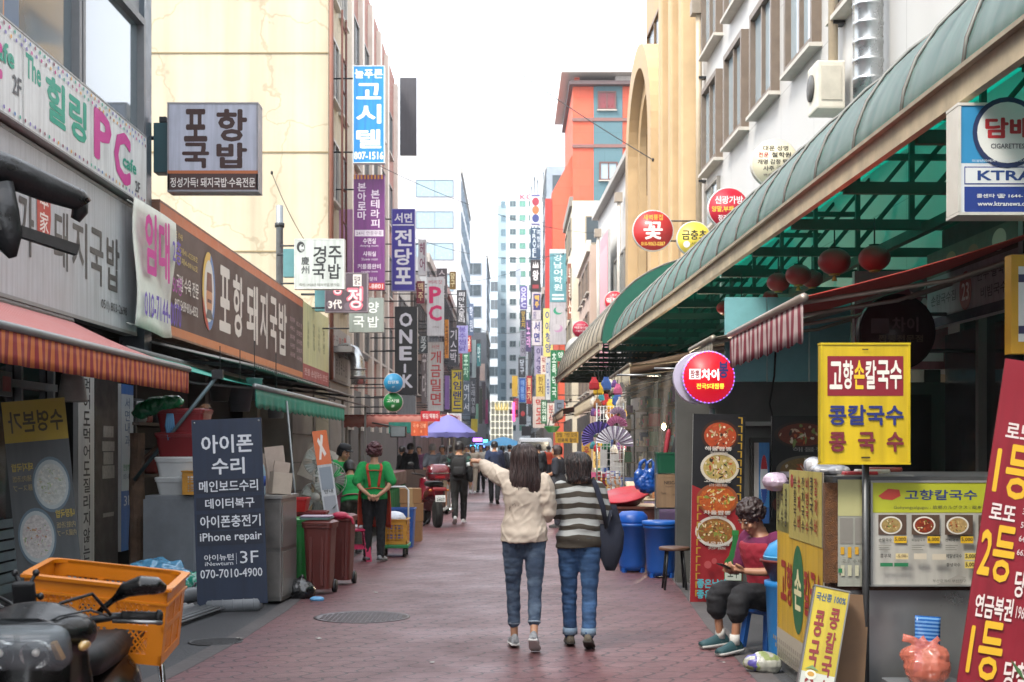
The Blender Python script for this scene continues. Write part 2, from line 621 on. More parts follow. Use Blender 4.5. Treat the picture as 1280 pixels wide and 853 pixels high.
# ------------------------------------------------------------------ ground
def paving_mat():
 m = M('#8a5757', .5, 0, .25, 1.3)
 n, l = m.node_tree.nodes, m.node_tree.links
 b = n['Principled BSDF']
 tc = n.new('ShaderNodeTexCoord')
 sep = n.new('ShaderNodeSeparateXYZ')
 l.new(tc.outputs['Object'], sep.inputs[0])

 def mth(op, a, bb, c=None):
  q = n.new('ShaderNodeMath')
  q.operation = op
  for i, v in enumerate((a, bb, c)):
   if v is None:
    continue
   if isinstance(v, (int, float)):
    q.inputs[i].default_value = v
   else:
    l.new(v, q.inputs[i])
  return q.outputs[0]
 # interlocking blocks: brick joints bent by sine waves
 sx = mth('SINE', mth('MULTIPLY', sep.outputs[1], 2 * PI / .24), None)
 sy = mth('SINE', mth('MULTIPLY', sep.outputs[0], 2 * PI / .24), None)
 wob = n.new('ShaderNodeTexNoise')
 wob.inputs['Scale'].default_value = 3.5
 l.new(tc.outputs['Object'], wob.inputs['Vector'])
 wb_ = mth('MULTIPLY', mth('SUBTRACT', wob.outputs[0], .5), .10)
 ux = mth('ADD', mth('ADD', sep.outputs[0], mth('MULTIPLY', sx, .03)), wb_)
 uy = mth('ADD', mth('ADD', sep.outputs[1], mth('MULTIPLY', sy, .03)), wb_)
 cmb = n.new('ShaderNodeCombineXYZ')
 l.new(ux, cmb.inputs[0])
 l.new(uy, cmb.inputs[1])
 br = n.new('ShaderNodeTexBrick')
 l.new(cmb.outputs[0], br.inputs['Vector'])
 br.inputs['Scale'].default_value = 1
 br.inputs['Brick Width'].default_value = .24
 br.inputs['Row Height'].default_value = .24
 br.inputs['Mortar Size'].default_value = .011
 br.inputs['Mortar Smooth'].default_value = .3
 br.inputs['Color1'].default_value = (.122, .046, .049, 1)
 br.inputs['Color2'].default_value = (.142, .062, .064, 1)
 br.inputs['Mortar'].default_value = (.03, .018, .02, 1)
 # joints are worn away in places
 nz = n.new('ShaderNodeTexNoise')
 nz.inputs['Scale'].default_value = 1.1
 nz.inputs['Detail'].default_value = 5
 l.new(tc.outputs['Object'], nz.inputs['Vector'])
 ms = n.new('ShaderNodeMapRange')
 ms.inputs[1].default_value, ms.inputs[2].default_value = .36, .62
 ms.inputs[3].default_value, ms.inputs[4].default_value = .4, 1
 l.new(nz.outputs[0], ms.inputs[0])
 mor = mth('MULTIPLY', br.outputs['Fac'], ms.outputs[0])
 base = n.new('ShaderNodeMixRGB')
 base.inputs[1].default_value = (.125, .053, .056, 1)
 base.inputs[2].default_value = (.014, .010, .011, 1)
 l.new(mor, base.inputs[0])
 # per block tint
 tint = n.new('ShaderNodeMixRGB')
 tint.inputs[0].default_value = .35
 l.new(base.outputs[0], tint.inputs[1])
 l.new(br.outputs['Color'], tint.inputs[2])
 # pale scuffing and dark stains
 n3 = n.new('ShaderNodeTexNoise')
 n3.inputs['Scale'].default_value = .8
 n3.inputs['Detail'].default_value = 8
 n3.inputs['Roughness'].default_value = .7
 l.new(tc.outputs['Object'], n3.inputs['Vector'])
 rp = n.new('ShaderNodeValToRGB')
 rp.color_ramp.elements[0].position = .3
 rp.color_ramp.elements[0].color = (.70, .69, .70, 1)
 rp.color_ramp.elements[1].position = .72
 rp.color_ramp.elements[1].color = (1.36, 1.36, 1.38, 1)
 l.new(n3.outputs[0], rp.inputs[0])
 mul = n.new('ShaderNodeMixRGB')
 mul.blend_type = 'MULTIPLY'
 mul.inputs[0].default_value = 1
 l.new(tint.outputs[0], mul.inputs[1])
 l.new(rp.outputs[0], mul.inputs[2])
 n4 = n.new('ShaderNodeTexNoise')
 n4.inputs['Scale'].default_value = 60
 n4.inputs['Detail'].default_value = 3
 l.new(tc.outputs['Object'], n4.inputs['Vector'])
 mul2 = n.new('ShaderNodeMixRGB')
 mul2.blend_type = 'OVERLAY'
 mul2.inputs[0].default_value = .35
 l.new(mul.outputs[0], mul2.inputs[1])
 l.new(n4.outputs[0], mul2.inputs[2])
 # small spots of old gum and dirt
 vo = n.new('ShaderNodeTexVoronoi')
 vo.inputs['Scale'].default_value = 3.2
 l.new(tc.outputs['Object'], vo.inputs['Vector'])
 sp = n.new('ShaderNodeMapRange')
 sp.inputs[1].default_value, sp.inputs[2].default_value = .05, .075
 sp.inputs[3].default_value, sp.inputs[4].default_value = .55, 0
 l.new(vo.outputs['Distance'], sp.inputs[0])
 spm = mth('MULTIPLY', sp.outputs[0], mth('GREATER_THAN', nz.outputs[0], .5))
 mul3 = n.new('ShaderNodeMixRGB')
 mul3.inputs[2].default_value = (.06, .045, .045, 1)
 l.new(spm, mul3.inputs[0])
 l.new(mul2.outputs[0], mul3.inputs[1])
 l.new(mul3.outputs[0], b.inputs['Base Color'])
 rr = n.new('ShaderNodeMapRange')
 rr.inputs[1].default_value, rr.inputs[2].default_value = .3, .7
 rr.inputs[3].default_value, rr.inputs[4].default_value = .62, .36
 l.new(n3.outputs[0], rr.inputs[0])
 l.new(rr.outputs[0], b.inputs['Roughness'])
 bp = n.new('ShaderNodeBump')
 bp.inputs['Strength'].default_value = .6
 bp.inputs['Distance'].default_value = .006
 hh = mth('SUBTRACT', mth('MULTIPLY', n4.outputs[0], .3), mor)
 l.new(hh, bp.inputs['Height'])
 l.new(bp.outputs[0], b.inputs['Normal'])
 return m

g = MB()
g.sheet(lambda u, v: (-150 + 300 * u, -40 + 520 * v, 0), 2, 2, M('#3c3d40', .75, 0, .4, .9, bump=.35, bscale=40), False)
struct(g.build('ground'))
left = [(-2.62, -2), (-2.55, 6), (-2.42, 8.6), (-2.31, 9.8), (-2.22, 11.3), (-2.18, 13.2), (-2.25, 17), (-2.3, 24), (-2.3, 40), (-2.3, 160)]
right = [(2.1, -2), (1.9, 6), (1.66, 9.2), (1.72, 12), (1.88, 15.2), (2.05, 20), (2.2, 30), (2.1, 50), (2.0, 160)]
g = MB()
pts = [(x, y, .004) for x, y in right] + [(x, y, .004) for x, y in reversed(left)]
g.poly(pts, paving_mat())
struct(g.build('road'))
# kerb-like drain strips of pale concrete along both sides
for nm, edge, s in (('gutter', left, -1), ('gutter', right, 1)):
 g = MB()
 for (x0, y0), (x1, y1) in zip(edge, edge[1:]):
  a, b = (x0, y0, .006), (x1, y1, .006)
  c, d = (x1 + s * .16, y1, .006), (x0 + s * .16, y0, .006)
  q = [a, b, c, d]
  if s < 0:
   q.reverse()
  g.poly(list(reversed(q)), M('#514d4d', .8, 0, .35, 2, bump=.3))
 struct(g.build(nm))

def manhole(x, y, r, label, mat):
 t = thing('manhole_cover', label, 'manhole cover', (x, y, .0), 0, 'manhole covers')
 mb = MB()
 mb.lathe([(r, .004), (r, .0085), (r * .93, .0095), (r * .92, .0065), (.001, .0065)], mat, 40)
 mb.build('rim', t)
 mb = MB()
 rnd = random.Random(3)
 for i in range(-9, 10):
  for j in range(-9, 10):
   px, py = i * r * .1, j * r * .1
   if px * px + py * py < (r * .86) ** 2:
    mb.box((px, py, .0075), (r * .075, r * .05 if (i + j) % 2 else r * .075, .004), mat)
 mb.build('tread_pattern', t)

manhole(-1.40, 12.7, .45, 'large round iron manhole cover set into the red paving', M('#5c5558', .45, .5, .3, 12))
manhole(-2.42, 11.1, .22, 'small round drain cover at the grey gutter by the phone repair banner', M('#4a4a4b', .5, .5, .3, 12))

# ------------------------------------------------------------------ near building on the left (glass upper floor)
LX = -5.2
ba = thing('shop_building', 'corner shop building with mirrored upper windows above the two long white signboards', 'building', (-9, 12, 0))
WL = M('#8f9296', .6, 0, .2, 1.2)
m = MB()
m.box((-8.98, 12.25, 9.6), (7.96, 12.7, 5.4), WL)
m.box((-9.0, 12.25, 5.05), (7.9, 12.66, 3.7), M('#6d6f72', .6))
wb(m, 'wall', ba)
m = MB()
m.box((-5.10, 18.42, 6.2), (.34, .36, 7.4), M('#5f6870', .35, .4, .15))
wb(m, 'corner_column', ba)
for i, (y0, y1) in enumerate(((7.2, 10.0), (10.05, 12.95), (13.0, 15.5), (15.55, 18.2))):
 window(ba, 'E', -5.04, y0, y1, 5.2, 7.3, '#77797b', glass_mat('#59676e', .03, .05), 0, 0, .09, .14, False)
m = MB()
fbox(m, fmap('E', -4.98), 12.2, 13.2, 5.75, 7.15, 0, .05, M('#c58a5a', .5, var=.2, scale=2))
fbox(m, fmap('E', -4.98), 13.2, 13.6, 5.75, 7.0, 0, .05, M('#5f6f84', .5, var=.2, scale=2))
wb(m, 'window_poster', ba)
# ground floor: open front, dark interior
m = MB()
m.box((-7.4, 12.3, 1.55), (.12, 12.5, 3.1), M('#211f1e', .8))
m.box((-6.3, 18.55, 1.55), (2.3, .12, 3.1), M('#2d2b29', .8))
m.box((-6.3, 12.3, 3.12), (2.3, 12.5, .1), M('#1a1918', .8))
wb(m, 'shop_interior', ba)
for y in (6.3, 10.6):
 m = MB()
 m.box((-5.3, y, 1.55), (.3, .3, 3.1), M('#5b5a58', .6))
 wb(m, 'pillar', ba)

# ------------------------------------------------------------------ low shop building behind the brown sign
bb = thing('shop_building', 'low single storey shop row under the long brown signboard', 'building', (-8, 27, 0))
m = MB()
m.box((-8.2, 27.6, 4.1), (6.2, 17.7, 1.8), M('#7b7771', .7, 0, .25, 1))
m.box((-6.9, 27.6, 1.6), (.15, 17.7, 3.2), M('#2b2825', .8, 0, .3, 1.5))
m.box((-6.0, 27.6, 3.15), (1.7, 17.7, .1), M('#1d1c1a', .8))
wb(m, 'wall', bb)
for y, w_ in ((18.9, .3), (23.4, .25), (28.2, .3), (36.3, .3)):
 m = MB()
 m.box((-5.4, y, 1.58), (.3, w_, 3.1), M('#77736b', .75, 0, .3, 3))
 wb(m, 'pillar', bb)
m = MB()
m.box((-5.9, 34.5, 1.6), (1.2, 3.3, 3.0), M('#8e8b84', .6, .2, .3, 1.5))
for z in (.5, 1.2, 1.9, 2.6):
 m.box((-5.285, 34.5, z), (.03, 3.2, .02), M('#5b5955', .6))
wb(m, 'roller_shutter', bb)

def crack_wall():
 m = M('#c6bba2', .85, 0, .1, .6, bump=.1, bscale=9)
 n, l = m.node_tree.nodes, m.node_tree.links
 b = n['Principled BSDF']
 src = b.inputs['Base Color'].links[0].from_socket
 tc = n.new('ShaderNodeTexCoord')
 sep = n.new('ShaderNodeSeparateXYZ')
 l.new(tc.outputs['Object'], sep.inputs[0])
 vo = n.new('ShaderNodeTexVoronoi')
 vo.feature = 'DISTANCE_TO_EDGE'
 vo.inputs['Scale'].default_value = .34
 nz = n.new('ShaderNodeTexNoise')
 nz.inputs['Scale'].default_value = 1.6
 nz.inputs['Detail'].default_value = 5
 l.new(tc.outputs['Object'], nz.inputs['Vector'])
 ad = n.new('ShaderNodeVectorMath')
 ad.operation = 'MULTIPLY_ADD'
 ad.inputs[1].default_value = (1.1, 1.1, 1.1)
 l.new(nz.outputs[1], ad.inputs[0])
 l.new(tc.outputs['Object'], ad.inputs[2])
 l.new(ad.outputs[0], vo.inputs['Vector'])
 mr = n.new('ShaderNodeMapRange')
 mr.inputs[1].default_value, mr.inputs[2].default_value = .004, .016
 mr.inputs[3].default_value, mr.inputs[4].default_value = .8, 0
 l.new(vo.outputs['Distance'], mr.inputs[0])
 mx = n.new('ShaderNodeMixRGB')
 mx.inputs[2].default_value = (.42, .36, .25, 1)
 l.new(mr.outputs[0], mx.inputs[0])
 l.new(src, mx.inputs[1])
 # rain streaks
 mp = n.new('ShaderNodeMapping')
 mp.inputs['Scale'].default_value = (2.2, 2.2, .12)
 l.new(tc.outputs['Object'], mp.inputs[0])
 n2 = n.new('ShaderNodeTexNoise')
 n2.inputs['Scale'].default_value = 1
 n2.inputs['Detail'].default_value = 5
 l.new(mp.outputs[0], n2.inputs['Vector'])
 m2 = n.new('ShaderNodeMapRange')
 m2.inputs[1].default_value, m2.inputs[2].default_value = .35, .75
 m2.inputs[3].default_value, m2.inputs[4].default_value = 1, .72
 l.new(n2.outputs[0], m2.inputs[0])
 sc_ = n.new('ShaderNodeVectorMath')
 sc_.operation = 'SCALE'
 l.new(mx.outputs[0], sc_.inputs[0])
 l.new(m2.outputs[0], sc_.inputs['Scale'])
 l.new(sc_.outputs[0], b.inputs['Base Color'])
 return m

CREAM = crack_wall()
bc = thing('apartment_building', 'tall cream building with a cracked blank side wall', 'building', (-9, 39, 0))
m = MB()
m.box((-9.95, 39.1, 8.5), (9.9, 4.2, 17), CREAM)
wb(m, 'wall', bc)
m = MB()
for z in (6.9, 9.6, 12.3):
 m.box((-9.95, 36.99, z), (9.92, .03, .035), M('#8d7f5f', .8))
wb(m, 'seam_trim', bc)
for z in (5.6, 8.4, 11.2, 14.0):
 window(bc, 'E', -5.0, 37.3, 38.7, z, z + 1.7, '#b5b0a8', GLASS_DIM, 1, 0, .07, .09)
 window(bc, 'E', -5.0, 39.2, 40.6, z, z + 1.7, '#b5b0a8', GLASS_DIM, 1, 0, .07, .09)
m = MB()
m.tube([(-4.9, 36.9, 3.4), (-4.9, 36.9, 17)], .06, M('#7a4f3f', .6), 8)
wb(m, 'drainpipe', bc)
m = MB()
m.box((-5.2, 39.1, 1.7), (.5, 4.1, 3.3), M('#96928c', .75, 0, .25, 1.2, bump=.2))
wb(m, 'shop_front', bc)
m = MB()
m.box((-4.9, 39.1, 4.25), (1.1, 4.2, .16), M('#6e6d6c', .6, .3))
wb(m, 'ledge', bc)

def brick_mat(c1='#8d4a3c', c2='#a2604d', mort='#9a928a', sc_=1., bw=.22, rh=.075):
 m = M(c1, .8, 0, .2, 1.5)
 n, l = m.node_tree.nodes, m.node_tree.links
 b = n['Principled BSDF']
 tc = n.new('ShaderNodeTexCoord')
 sep = n.new('ShaderNodeSeparateXYZ')
 l.new(tc.outputs['Object'], sep.inputs[0])
 ad = n.new('ShaderNodeMath')
 l.new(sep.outputs[0], ad.inputs[0])
 l.new(sep.outputs[1], ad.inputs[1])
 cb = n.new('ShaderNodeCombineXYZ')
 l.new(ad.outputs[0], cb.inputs[0])
 l.new(sep.outputs[2], cb.inputs[1])
 br = n.new('ShaderNodeTexBrick')
 l.new(cb.outputs[0], br.inputs['Vector'])
 br.inputs['Scale'].default_value = sc_
 br.inputs['Brick Width'].default_value = bw
 br.inputs['Row Height'].default_value = rh
 br.inputs['Mortar Size'].default_value = .01
 br.inputs['Color1'].default_value = (*lin(c1), 1)
 br.inputs['Color2'].default_value = (*lin(c2), 1)
 br.inputs['Mortar'].default_value = (*lin(mort), 1)
 l.new(br.outputs[0], b.inputs['Base Color'])
 return m

BRICK = brick_mat()
bd = thing('brick_building', 'red brick building with tall pale pilasters between its windows', 'building', (-9, 48, 0))
m = MB()
m.box((-9.6, 49.6, 8.6), (9.2, 16.7, 17.2), BRICK)
wb(m, 'wall', bd)
for y in (41.4, 44.4, 47.4, 50.4, 53.4, 57.7):
 m = MB()
 m.box((-4.93, y, 9.5), (.18, .55, 14.8), M('#d9cfc4', .7, 0, .12, 2))
 wb(m, 'pilaster', bd)
for k, y in enumerate((42.0, 45.0, 48.0, 51.0, 54.2)):
 for z in (4.7, 7.6, 10.5, 13.4):
  window(bd, 'E', -5.0, y, y + 1.9, z, z + 1.7, '#8c8a86', GLASS_DIM, 1, 0, .06, .08)
m = MB()
m.box((-5.1, 49.6, 1.7), (.4, 16.6, 3.3), M('#6c6a67', .7, 0, .3, .8))
wb(m, 'shop_front', bd)

# ------------------------------------------------------------------ the row further down on the left: one building each
FACADES = []

def row_building(name, label, side, x, y0, y1, h, col, wcol, nfl, nwin, depth=9, cornice='#a5a19b', gl=None, groundcol='#4e4b49', front=True, mat=None):
 """side -1: left row (facade faces +x); +1: right row"""
 cx = x + side * depth / 2
 t = thing(name, label, 'building', (cx, (y0 + y1) / 2, 0))
 m = MB()
 m.box((cx, (y0 + y1) / 2, h / 2), (depth, y1 - y0 - .1, h), mat or M(col, .75, 0, .16, .7, bump=.1, bscale=6))
 wb(m, 'wall', t)
 face = 'E' if side < 0 else 'W'
 fm = fmap(face, x)
 m = MB()
 fbox(m, fm, y0 + .1, y1 - .1, h - .28, h + .25, -.05, .16, M(cornice, .7))
 wb(m, 'cornice', t)
 m = MB()
 fbox(m, fm, y0 + .15, y1 - .15, .1, 3.1, .0, .12, M(groundcol, .5, 0, .3, .8))
 wb(m, 'shop_front', t)
 st = (h - 3.9) / nfl
 sp = (y1 - y0 - .6) / nwin
 for i in range(nfl):
  for j in range(nwin):
   a = y0 + .3 + sp * (j + .14)
   window(t, face, x, a, a + sp * .72, 3.9 + st * (i + .12), 3.9 + st * (i + .72), wcol, gl or GLASS_DIM, 1, 0, .07, .08, y0 < 70)
 if front:   # the side wall that looks back up the street
  dx = depth / 4
  for i in range(nfl):
   for j in range(2):
    a = x + side * (.7 + j * dx * 1.5)
    window(t, 'S', y0 + .05, a, a + side * dx * .9, 3.9 + st * (i + .15), 3.9 + st * (i + .7), wcol, gl or GLASS_DIM, 1, 0, .07, .08, False)
 return t

row_building('shop_building', 'pale stucco shop building beyond the brick one with narrow windows', -1, -5.0, 58.2, 67, 11.5, '#b9b4ab', '#7d7c7a', 3, 3)
row_building('shop_building', 'brown tiled shop building with dark window bands on the row beyond', -1, -4.9, 67.2, 78, 10.0, '#6b5c53', '#4a4744', 2, 3)
row_building('shop_building', 'grey shop building hung thick with vertical signs down the row', -1, -4.9, 78.2, 92, 12.5, '#8d9093', '#6e7174', 3, 4)
row_building('shop_building', 'dark charcoal shop building far down the row by the purple parasol', -1, -4.8, 92.2, 110, 13.0, '#54565a', '#3a3b3d', 3, 4)
row_building('shop_building', 'light beige shop building far along before the white blocks', -1, -4.8, 110.2, 128, 13, '#a79f92', '#6e6a65', 3, 4)
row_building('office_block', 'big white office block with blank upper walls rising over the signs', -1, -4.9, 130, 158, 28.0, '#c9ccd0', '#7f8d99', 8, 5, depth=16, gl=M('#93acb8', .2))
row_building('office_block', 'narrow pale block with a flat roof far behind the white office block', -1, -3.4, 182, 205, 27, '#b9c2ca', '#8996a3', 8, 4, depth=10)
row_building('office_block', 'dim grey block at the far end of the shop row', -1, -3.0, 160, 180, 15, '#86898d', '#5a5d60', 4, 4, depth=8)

# ------------------------------------------------------------------ right row
SL = -.028          # the right row leans towards the street by this much per metre

def rx(y, x0=5.6):
 return x0 + SL * y

def skew(o):
 """turn a right-row thing built along x = x0 so that it follows the row's slight angle"""
 return o

# white panelled building over the canopy (built along +y, then turned)
RA = math.atan(SL)

def rthing(name, label, cat, y, x0=5.6, group=None):
 """a thing on the right row: local +y runs along the row away from us, local -x faces the street"""
 return thing(name, label, cat, (rx(y, x0), y, 0), -RA, group)

def lwindow(parent, *a, **k):
 """window() in the thing's own coordinates"""
 q = parent.location.copy()
 parent.location = (0, 0, 0)
 w_ = window(parent, *a, **k)
 parent.location = q
 return w_

def panel_mat():
 m = M('#b9b9b7', .42, .0, .07, .5)
 n, l = m.node_tree.nodes, m.node_tree.links
 b = n['Principled BSDF']
 src = b.inputs['Base Color'].links[0].from_socket
 tc = n.new('ShaderNodeTexCoord')
 sep = n.new('ShaderNodeSeparateXYZ')
 l.new(tc.outputs['Object'], sep.inputs[0])
 cb = n.new('ShaderNodeCombineXYZ')
 l.new(sep.outputs[1], cb.inputs[0])
 l.new(sep.outputs[2], cb.inputs[1])
 br = n.new('ShaderNodeTexBrick')
 br.offset = 0
 l.new(cb.outputs[0], br.inputs['Vector'])
 br.inputs['Scale'].default_value = 1
 br.inputs['Brick Width'].default_value = 2.4
 br.inputs['Row Height'].default_value = 1.6
 br.inputs['Mortar Size'].default_value = .008
 mx = n.new('ShaderNodeMixRGB')
 mx.inputs[2].default_value = (.12, .12, .12, 1)
 mf = n.new('ShaderNodeMath')
 mf.operation = 'MULTIPLY'
 mf.inputs[1].default_value = .55
 l.new(br.outputs['Fac'], mf.inputs[0])
 l.new(mf.outputs[0], mx.inputs[0])
 l.new(src, mx.inputs[1])
 l.new(mx.outputs[0], b.inputs['Base Color'])
 return m

b1 = rthing('market_building', 'long white panelled building above the green canopy', 'building', 20)
m = MB()
m.box((4.5, 0, 10.0), (9, 27.8, 13.2), panel_mat())
m.build('wall', b1)
for k, y0 in enumerate((-1.2, 1.9, 4.9, 7.7, 10.6)):
 lwindow(b1, 'W', 0, y0, y0 + 2.0, 8.1, 10.1, '#75685c', GLASS_SKY_TINT, 1, 0, .12, .16)
 lwindow(b1, 'W', 0, y0, y0 + 2.0, 10.9, 12.8, '#75685c', GLASS_SKY_TINT, 1, 0, .12, .16)
lwindow(b1, 'W', 0, 10.9, 12.6, 6.75, 7.75, '#8f8a83', GLASS_SKY_TINT, 1, 0, .07, .08)
for y, z0 in ((12.9, 6.6), (.6, 6.6)):
 m = MB()
 m.tube([(-.16, y, z0), (-.16, y, 13)], .075, M('#b9aa92', .5), 10)
 for z in (8, 10.5, 12.4):
  m.box((-.08, y, z), (.2, .2, .05), DSTEEL)
 m.box((-.18, y, 12.2 if y > 5 else 13.2), (.34, .34, .34), M('#8f8577', .5))
 m.build('drainpipe', b1)
m = MB()      # spiral duct
D = M('#b4b8ba', .28, .9, .1, 3)
pr = []
z = 6.3
while z < 15:
 pr += [(.20, z), (.20, z + .2), (.209, z + .21), (.209, z + .235), (.20, z + .245)]
 z += .25
m.lathe(pr, D, 24, (-.3, -1.7, 0))
m.build('spiral_duct', b1)
ac = MB()
ac.box((-.32, .4, 6.95), (.42, .6, .72), M('#c9c5b8', .5), bev=.03)
ac.box((-.32, .095, 6.97), (.3, .02, .5), M('#b7b3a6', .5))
ac.build('air_conditioner', b1)
m = MB()
m.lathe([(.2, 0), (.2, .02), (.05, .03)], M('#4d4c4a', .5), 20, mx=Matrix.Translation((-.535, .45, 6.97)) @ Matrix.Rotation(R(-90), 4, 'Y'))
m.build('fan_grille', b1)

# tan arcade front
TAN = M('#bda37c', .6, 0, .16, 1.0)
b2 = rthing('arcade_building', 'tan building front with tall rounded arch ribs beside the white panelled one', 'building', 39.5)
m = MB()
m.box((4.5, 0, 8.6), (8.8, 11, 17.2), M('#b39872', .65, 0, .15, .8))
m.build('wall', b2)

def arch_rib(y0, y1, zs, th, x0, x1):
 """rib in the y,z plane: two legs and a half circle, thickness th, from x0 to x1"""
 cy, r = (y0 + y1) / 2, (y1 - y0) / 2
 out = [(y0, 3.2)] + [(cy - r * math.cos(PI * k / 20), zs + r * math.sin(PI * k / 20)) for k in range(21)] + [(y1, 3.2)]
 inn = [(y0 + th, 3.2)] + [(cy - (r - th) * math.cos(PI * k / 20), zs + (r - th) * math.sin(PI * k / 20)) for k in range(21)] + [(y1 - th, 3.2)]
 mb = MB()
 n = len(out)
 vs = [(x0, a, b) for a, b in out] + [(x0, a, b) for a, b in inn] + [(x1, a, b) for a, b in out] + [(x1, a, b) for a, b in inn]
 fs = []
 for i in range(n - 1):
  fs += [(i, n + i, n + i + 1, i + 1), (2 * n + i, 2 * n + i + 1, 3 * n + i + 1, 3 * n + i),
   (i, i + 1, 2 * n + i + 1, 2 * n + i), (n + i, 3 * n + i, 3 * n + i + 1, n + i + 1)]
 mb.add(vs, fs, TAN, False)
 return mb

arch_rib(-1.0, 5.4, 10.6, .7, -.6, 0).build('arch_rib', b2)
arch_rib(-.2, 4.6, 10.6, .5, -.3, 0).build('arch_rib', b2)
for y in (-5.2, -3.9, -2.6):
 m = MB()
 m.box((-.2, y, 9.8), (.4 + .12 * (y + 5.4), .5, 13.2), TAN, bev=.05)
 m.build('pilaster', b2)
for z in (6.5, 9.6, 12.7):
 lwindow(b2, 'W', 0, .5, 3.9, z, z + 2.0, '#7a6040', GLASS_DIM, 1, 0, .1, .1, False)

b3 = rthing('market_building', 'white low building with a pink upright banner past the tan arches', 'building', 54)
m = MB()
m.box((4.5, -.5, 6.0), (8.8, 17.6, 12.0), M('#d2d2d0', .6, 0, .08, .6))
m.build('wall', b3)
m = MB()
m.box((0, -.5, 12.05), (.4, 17.6, .22), M('#b3b2ae', .6))
m.build('parapet', b3)
for y0 in (-7.5, -5.6, -3.7, -1.8):
 lwindow(b3, 'W', 0, y0, y0 + 1.6, 7.2, 8.9, '#8f8c86', GLASS_SKY_TINT, 1, 0, .07, .08)
for y in (-8.6, -2.6, 6):
 m = MB()
 m.tube([(-.12, y, 5.5), (-.12, y, 11)], .07, M('#d8d4cc', .5), 8)
 m.box((-.14, y, 11.0), (.3, .3, .35), M('#a59b8e', .5))
 m.build('drainpipe', b3)
sign('banner', 'tall pale pink banner fixed to the white low building past the arches', (rx(55.5) - .25, 55.5, 4.6), 3.4, 5.6, .1, '#eda7b6', [('r', .08, .1, .92, .9, '#f0b9c4')], yaw=-R(90) - RA)

row_building('shop_building', 'beige plaster shop building in front of the orange tower', 1, 3.65, 63.5, 74, 11.0, '#c4aea0', '#8b7d72', 3, 3, cornice='#d9d2c8')
row_building('shop_building', 'cream narrow shop building with a small sign at its top by the orange tower', 1, 3.3, 74.2, 84, 15, '#d5cdb9', '#8c8577', 4, 2, cornice='#7e7a73')
# orange tower
ORG = brick_mat('#cf5f45', '#cb5a41', '#b04e3a', 1, 1.6, 1.2)
TEAL = brick_mat('#54747c', '#507079', '#425c63', 1, 1.6, 1.2)
bt = thing('tower_block', 'orange tower block with a teal window strip and an overhanging flat roof', 'building', (8, 95, 0))
YT = 92
X0, X1 = P(716, 0, YT).x, P(812, 0, YT).x
zt = P(0, 108, YT).z
m = MB()
m.box(((X0 + X1) / 2, YT + 7, zt / 2), (X1 - X0, 14, zt), ORG)
wb(m, 'wall', bt)
m = MB()
a, b = P(742, 0, YT).x, P(778, 0, YT).x
m.box(((a + b) / 2, YT - .03, zt / 2), (b - a, .08, zt - .02), TEAL)
wb(m, 'teal_strip', bt)
for py in (150, 183):
 z = P(0, py, YT).z
 m = MB()
 m.box(((X0 + X1) / 2, YT - .06, z), (X1 - X0 + .1, .16, .22), M('#7d5a55', .6))
 wb(m, 'ledge', bt)
for (p0, q0, p1, q1, gm) in ((747, 138, 770, 115, M('#7c2f35', .3)), (749, 226, 772, 203, GLASS_SKY_TINT)):
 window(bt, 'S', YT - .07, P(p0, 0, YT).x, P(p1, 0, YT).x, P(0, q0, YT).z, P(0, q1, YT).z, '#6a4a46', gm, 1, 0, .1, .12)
m = MB()
zr = P(0, 92, YT).z
m.box(((X0 + X1) / 2 - .2, YT + 6.5, zr), (X1 - X0 + 1.2, 15, .35), M('#cfc8c2', .6))
m.box(((X0 + X1) / 2 - .1, YT + 6.5, zt + .1), (X1 - X0 + .3, 14.3, .25), M('#5b4a4a', .6))
m.box((X1 - 1.2, YT + 4, (zr + zt) / 2), (2.2, 8, zr - zt - .3), M('#c9c4be', .6))
m.box((X0 + .3, YT + .6, (zr + zt) / 2), (.35, .5, zr - zt - .3), M('#cf5f45', .6))
wb(m, 'roof', bt)
m = MB()
zl, zh = P(0, 243, YT + 1).z, P(0, 195, YT + 1).z
m.prism([(P(699, 0, YT).x, 0), (X0 + .02, 0), (X0 + .02, zh), (P(690, 0, YT).x, zl), (P(690, 0, YT).x, zl * .55), (P(699, 0, YT).x, zl * .5)], YT + .6, YT + 13, ORG)
m.box((P(686, 0, YT).x, YT + 1, zl * .77), (.45, .9, zl * .42), M('#a8322b', .6))
wb(m, 'annex_wall', bt)

row_building('shop_building', 'slim dark shop building beyond the orange tower', 1, 2.55, 108, 122, 14, '#5d5f63', '#46484b', 3, 3, depth=8)
row_building('shop_building', 'grey shop building with dense signs near the white tower', 1, 2.6, 123, 142, 16, '#8b8d90', '#5f6265', 4, 3, depth=8)
row_building('shop_building', 'pale far shop building at the foot of the white tower', 1, 2.4, 144, 168, 18, '#a6abb0', '#73797f', 4, 4, depth=9)

